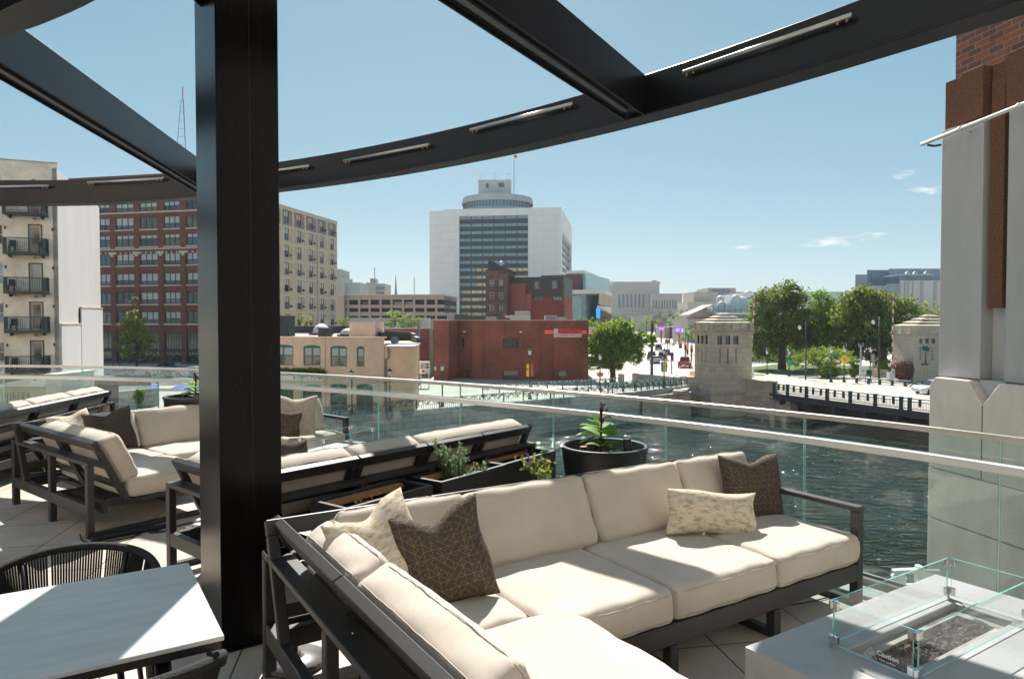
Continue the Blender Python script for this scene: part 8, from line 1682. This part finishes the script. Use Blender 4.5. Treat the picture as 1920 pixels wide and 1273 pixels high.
# ================================================================== TREES
def leafcloud(blobs, n, size, seed, name, mat, parent, clump=.30, flat=1.0, hollow=.55):
    """leaf quads gathered in clumps through ellipsoid lobes, numpy"""
    r = np.random.default_rng(seed); V = []; tot = sum(b[3]*b[4]*b[5] for b in blobs)**1.0
    wts = np.array([(b[3]*b[4]*b[5])**.67 for b in blobs]); wts /= wts.sum(); P = []
    for b, w_ in zip(blobs, wts):
        k = max(10, int(n*w_)); nc = max(6, int(k/38)); d = r.normal(size=(nc, 3)); d /= np.linalg.norm(d, axis=1)[:, None]; rad = hollow+(1-hollow)*r.random(nc)**.6; rad = rad*(1+.14*r.normal(size=nc))
        cc = np.array(b[:3])+d*rad[:, None]*np.array(b[3:6]); idx = r.integers(0, nc, k); sc = clump*np.array(b[3:6]).mean()*(.6+.8*r.random(nc)); off = r.normal(size=(k, 3))*.5; off[:, 2] *= .65*flat
        P.append(cc[idx]+off*sc[idx][:, None])
    P = np.concatenate(P); k = len(P); a = r.normal(size=(k, 3)); a[:, 2] *= .7; a /= np.linalg.norm(a, axis=1)[:, None]; t_ = r.normal(size=(k, 3)); t_ -= (t_*a).sum(1)[:, None]*a; t_ /= np.linalg.norm(t_, axis=1)[:, None]
    s_ = size*(.55+.9*r.random(k))[:, None]; v = np.stack([P-a*s_*.5, P+t_*s_*.32, P+a*s_*.5, P-t_*s_*.32], 1).reshape(-1, 3)
    me = bpy.data.meshes.new(name); me.vertices.add(4*k); me.vertices.foreach_set('co', v.ravel()); me.loops.add(4*k); me.loops.foreach_set('vertex_index', np.arange(4*k)); me.polygons.add(k); me.polygons.foreach_set('loop_start', np.arange(0, 4*k, 4)); me.update(); me.validate(); me.materials.append(M[mat])
    o = bpy.data.objects.new(name, me); C.objects.link(o); o.parent = parent; return o
def tree(base, H, blobs, n, size, mat, label, tr=.25, seed=1, fork=.35, name='tree', group=None, clump=.3, lean=0):
    o = thing(name, label, 'tree', base, 0, group); r = random.Random(seed); m_ = MB(); top = Vector((lean, 0, H*fork)); m_.tube([(0, 0, -.1), (lean*.3, 0, H*fork*.5), top], [tr*1.25, tr, tr*.85], 10)
    for b in blobs:
        q = Vector(b[:3]); mid = top.lerp(q, .5)+Vector((r.gauss(0, .3), r.gauss(0, .3), .2)); m_.tube([top-Vector((0, 0, .2)), mid, q+Vector((0, 0, b[5]*.3))], [tr*.6, tr*.35, tr*.1], 6)
        for k in range(3): e = q+Vector((r.uniform(-.8, .8)*b[3], r.uniform(-.8, .8)*b[4], r.uniform(-.3, .8)*b[5])); m_.tube([mid, mid.lerp(e, .6)+Vector((0, 0, .2)), e], [tr*.25, tr*.15, tr*.04], 5)
    m_.build('trunk', 'bark', o, smooth=True); leafcloud(blobs, n, size, seed, 'crown', mat, o, clump); return o
def pxblobs(base, y, L):
    return [(X(px, y)-base.x, dy, Zh(py, y)-base.z, rx*y/F, ry_*y/F if ry_ else rx*y/F, rz*y/F) for (px, py, rx, rz, dy, *q) in L for ry_ in [q[0] if q else rx]]
p = Q(1149, 716); y = p.y
tree(p, 8.5, pxblobs(p, y, [(1140, 628, 26, 24, 0), (1165, 622, 26, 22, .5), (1122, 645, 18, 22, 0), (1150, 655, 30, 24, -.5), (1180, 648, 24, 22, .3), (1205, 634, 18, 16, .5), (1190, 668, 16, 14, -.2), (1118, 670, 15, 16, 0), (1150, 680, 22, 14, .5), (1222, 640, 10, 12, 0)]), 26000, .27, 'leaf_mid', 'leafy green street tree right of the steakhouse', .36, 11, .34)
p = Q(257, 703); y = p.y
tree(p, 13, pxblobs(p, y, [(250, 565, 6, 18, 0), (248, 590, 13, 14, 0), (262, 605, 16, 14, 0), (236, 612, 16, 14, .3), (258, 632, 24, 16, 0), (230, 636, 17, 14, 0), (275, 640, 16, 16, 0), (248, 660, 22, 15, 0), (272, 664, 14, 12, 0)]), 5500, .30, 'leaf_yellow', 'slender yellow green tree standing before the red brick lofts', .2, 12, .3)
p = Q(1466, 693); y = p.y
tree(p, 14, pxblobs(p, y, [(1440, 570, 30, 28, 0), (1478, 560, 30, 28, 1), (1500, 578, 26, 30, 0), (1425, 610, 28, 34, 0), (1462, 615, 36, 36, -1), (1500, 622, 28, 34, 0), (1416, 640, 20, 22, 0), (1440, 655, 24, 18, .5), (1482, 548, 16, 14, 0)]), 24000, .38, 'leaf_dark', 'large dark crowned park tree behind the left barrier arm', .55, 13, .36)
p = Q(1536, 690); y = p.y
tree(p, 11, pxblobs(p, y, [(1500, 625, 24, 26, -2), (1520, 598, 30, 26, -2), (1552, 592, 32, 28, -2), (1535, 630, 32, 28, 0), (1505, 650, 22, 18, 0), (1560, 640, 22, 26, 0), (1575, 578, 20, 20, -2), (1528, 560, 18, 14, -2), (1480, 610, 22, 24, -1), (1582, 610, 24, 28, -1)]), 27000, .33, 'leaf_bright', 'lighter green maple between the two dark park trees', .35, 14, .35)
p = Q(1655, 697); y = p.y
tree(p, 14, pxblobs(p, y, [(1612, 566, 34, 28, 0), (1652, 574, 38, 28, 0), (1690, 592, 34, 32, 0), (1722, 610, 20, 24, 0), (1585, 600, 26, 34, 0), (1625, 615, 40, 36, -1), (1675, 630, 42, 34, 0), (1580, 645, 26, 26, 0), (1625, 655, 34, 24, .5), (1705, 650, 26, 28, 0), (1718, 622, 18, 24, 0), (1606, 558, 16, 16, 0)]), 32000, .38, 'leaf_dark', 'widest dark park tree behind the yellow diamond sign', .6, 15, .33)
p = Q(1542, 706); y = p.y
tree(p, 4.2, pxblobs(p, y, [(1515, 668, 22, 9, 0), (1545, 660, 26, 9, .4), (1575, 665, 24, 9, 0), (1598, 676, 14, 9, 0), (1500, 680, 14, 8, 0), (1540, 676, 30, 9, -.4)]), 8000, .20, 'leaf_mid', 'low spreading ornamental tree on the lawn', .16, 16, .35)
def bush(px, py, rx, rz, mat, label, n=1500, size=.22, y=None, seed=3, name='bush'):
    p = Q(px, py) if y is None else Vector((X(px, y), y, ST)); y = p.y; o = thing(name, label, 'bush', p); leafcloud([(0, 0, rz*y/F, rx*y/F, rx*y/F*.8, rz*y/F)], n, size, seed, 'foliage', mat, o, .35); m_ = MB(); m_.tube([(0, 0, 0), (0, 0, rz*y/F)], .06, 5); m_.build('stem', 'bark', o); return o
bush(1556, 709, 20, 13, 'leaf_mid', 'rounded green bush under the ornamental tree', 2500); bush(1602, 707, 11, 13, 'leaf_mid', 'green bush right of the diamond sign lamp', 1800, seed=4); bush(1660, 704, 20, 16, 'leaf_bright', 'bright green shrub left of the rusty sphere', 2200, seed=5)
def fartree(px, py, y, r, mat, label, n=1100, k=1.15, size=None):
    p = Vector((X(px, y), y, ST)); z = Zh(py, y)-ST; rr_ = r*y/F; o = thing('distant_tree', label, 'tree', p, 0, 'trees far up the avenue'); leafcloud([(0, 0, z, rr_, rr_, rr_*k*.8), (rr_*.5, 0, z-rr_*.4, rr_*.7, rr_*.7, rr_*.6), (-rr_*.6, 0, z-rr_*.5, rr_*.7, rr_*.7, rr_*.6)], n, size or rr_*.16, int(px), 'crown', mat, o, .32); m_ = MB(); m_.tube([(0, 0, 0), (0, 0, z)], max(.15, rr_*.06), 6); m_.build('trunk', 'bark', o)
for a in ((742, 602, 165, 22, 'leaf_mid', 'grey green tree behind the red low building'), (770, 605, 168, 16, 'leaf_mid', 'smaller tree right of the crossarm pole'), (575, 603, 118, 12, 'leaf_yellow', 'yellow green treetop over the painted building roof'), (645, 601, 160, 10, 'leaf_mid', 'small treetop beside the tan building foot'), (1225, 595, 520, 15, 'leaf_far', 'wide dark distant tree in front of the courthouse'), (1212, 601, 430, 10, 'leaf_mid', 'round distant tree under the courthouse arches'), (1245, 597, 500, 9, 'leaf_far', 'distant tree right of the courthouse doors'), (1262, 590, 480, 9, 'leaf_far', 'tall distant tree below the courthouse wing'), (1270, 600, 380, 14, 'leaf_mid', 'green distant tree beside the sloped hall'), (1284, 588, 420, 11, 'leaf_far', 'distant treetop at the corner of the tan block'), (1229, 604, 330, 7, 'leaf_mid', 'small round tree beside the purple billboard'), (1290, 622, 170, 14, 'leaf_bright', 'bright green tree touching the grey bridge house'), (1297, 604, 300, 12, 'leaf_far', 'tree behind the bridge house roof'), (1150, 592, 500, 10, 'leaf_far', 'distant tree between glass hall and courthouse'), (1090, 600, 190, 11, 'leaf_dark', 'dark bush top behind the steakhouse corner'), (1172, 600, 420, 9, 'leaf_far', 'small distant tree over the street tree'), (1748, 585, 150, 20, 'leaf_yellow', 'bright yellow green treetop beside the concrete pier'), (1110, 607, 130, 12, 'leaf_mid', 'tree behind the steakhouse sign box'), (1722, 600, 170, 20, 'leaf_dark', 'dark tree behind the cream bridge house'), (1385, 610, 200, 20, 'leaf_dark', 'dark tree directly behind the grey bridge house')): fartree(*a)
for k, (px, l) in enumerate(((225, 'first small lamp post in the parking lot'), (212, 'second small lamp post in the parking lot'))): pole(px, 660, 700+k*4, l, .08)
# ================================================================== AIR
hz_ = MB().box(-700, 900, -30, 1500, WA-4, 130).build('haze', 'street_concrete', kind='stuff')
hm = bpy.data.materials.new('haze_air'); hm.use_nodes = True; n_ = hm.node_tree; n_.nodes.clear(); o_ = n_.nodes.new('ShaderNodeOutputMaterial'); v_ = n_.nodes.new('ShaderNodeVolumePrincipled'); v_.inputs['Color'].default_value = (.80, .90, 1, 1); v_.inputs['Density'].default_value = HAZE; v_.inputs['Anisotropy'].default_value = .3; n_.links.new(v_.outputs[0], o_.inputs[1]); hz_.data.materials[0] = hm
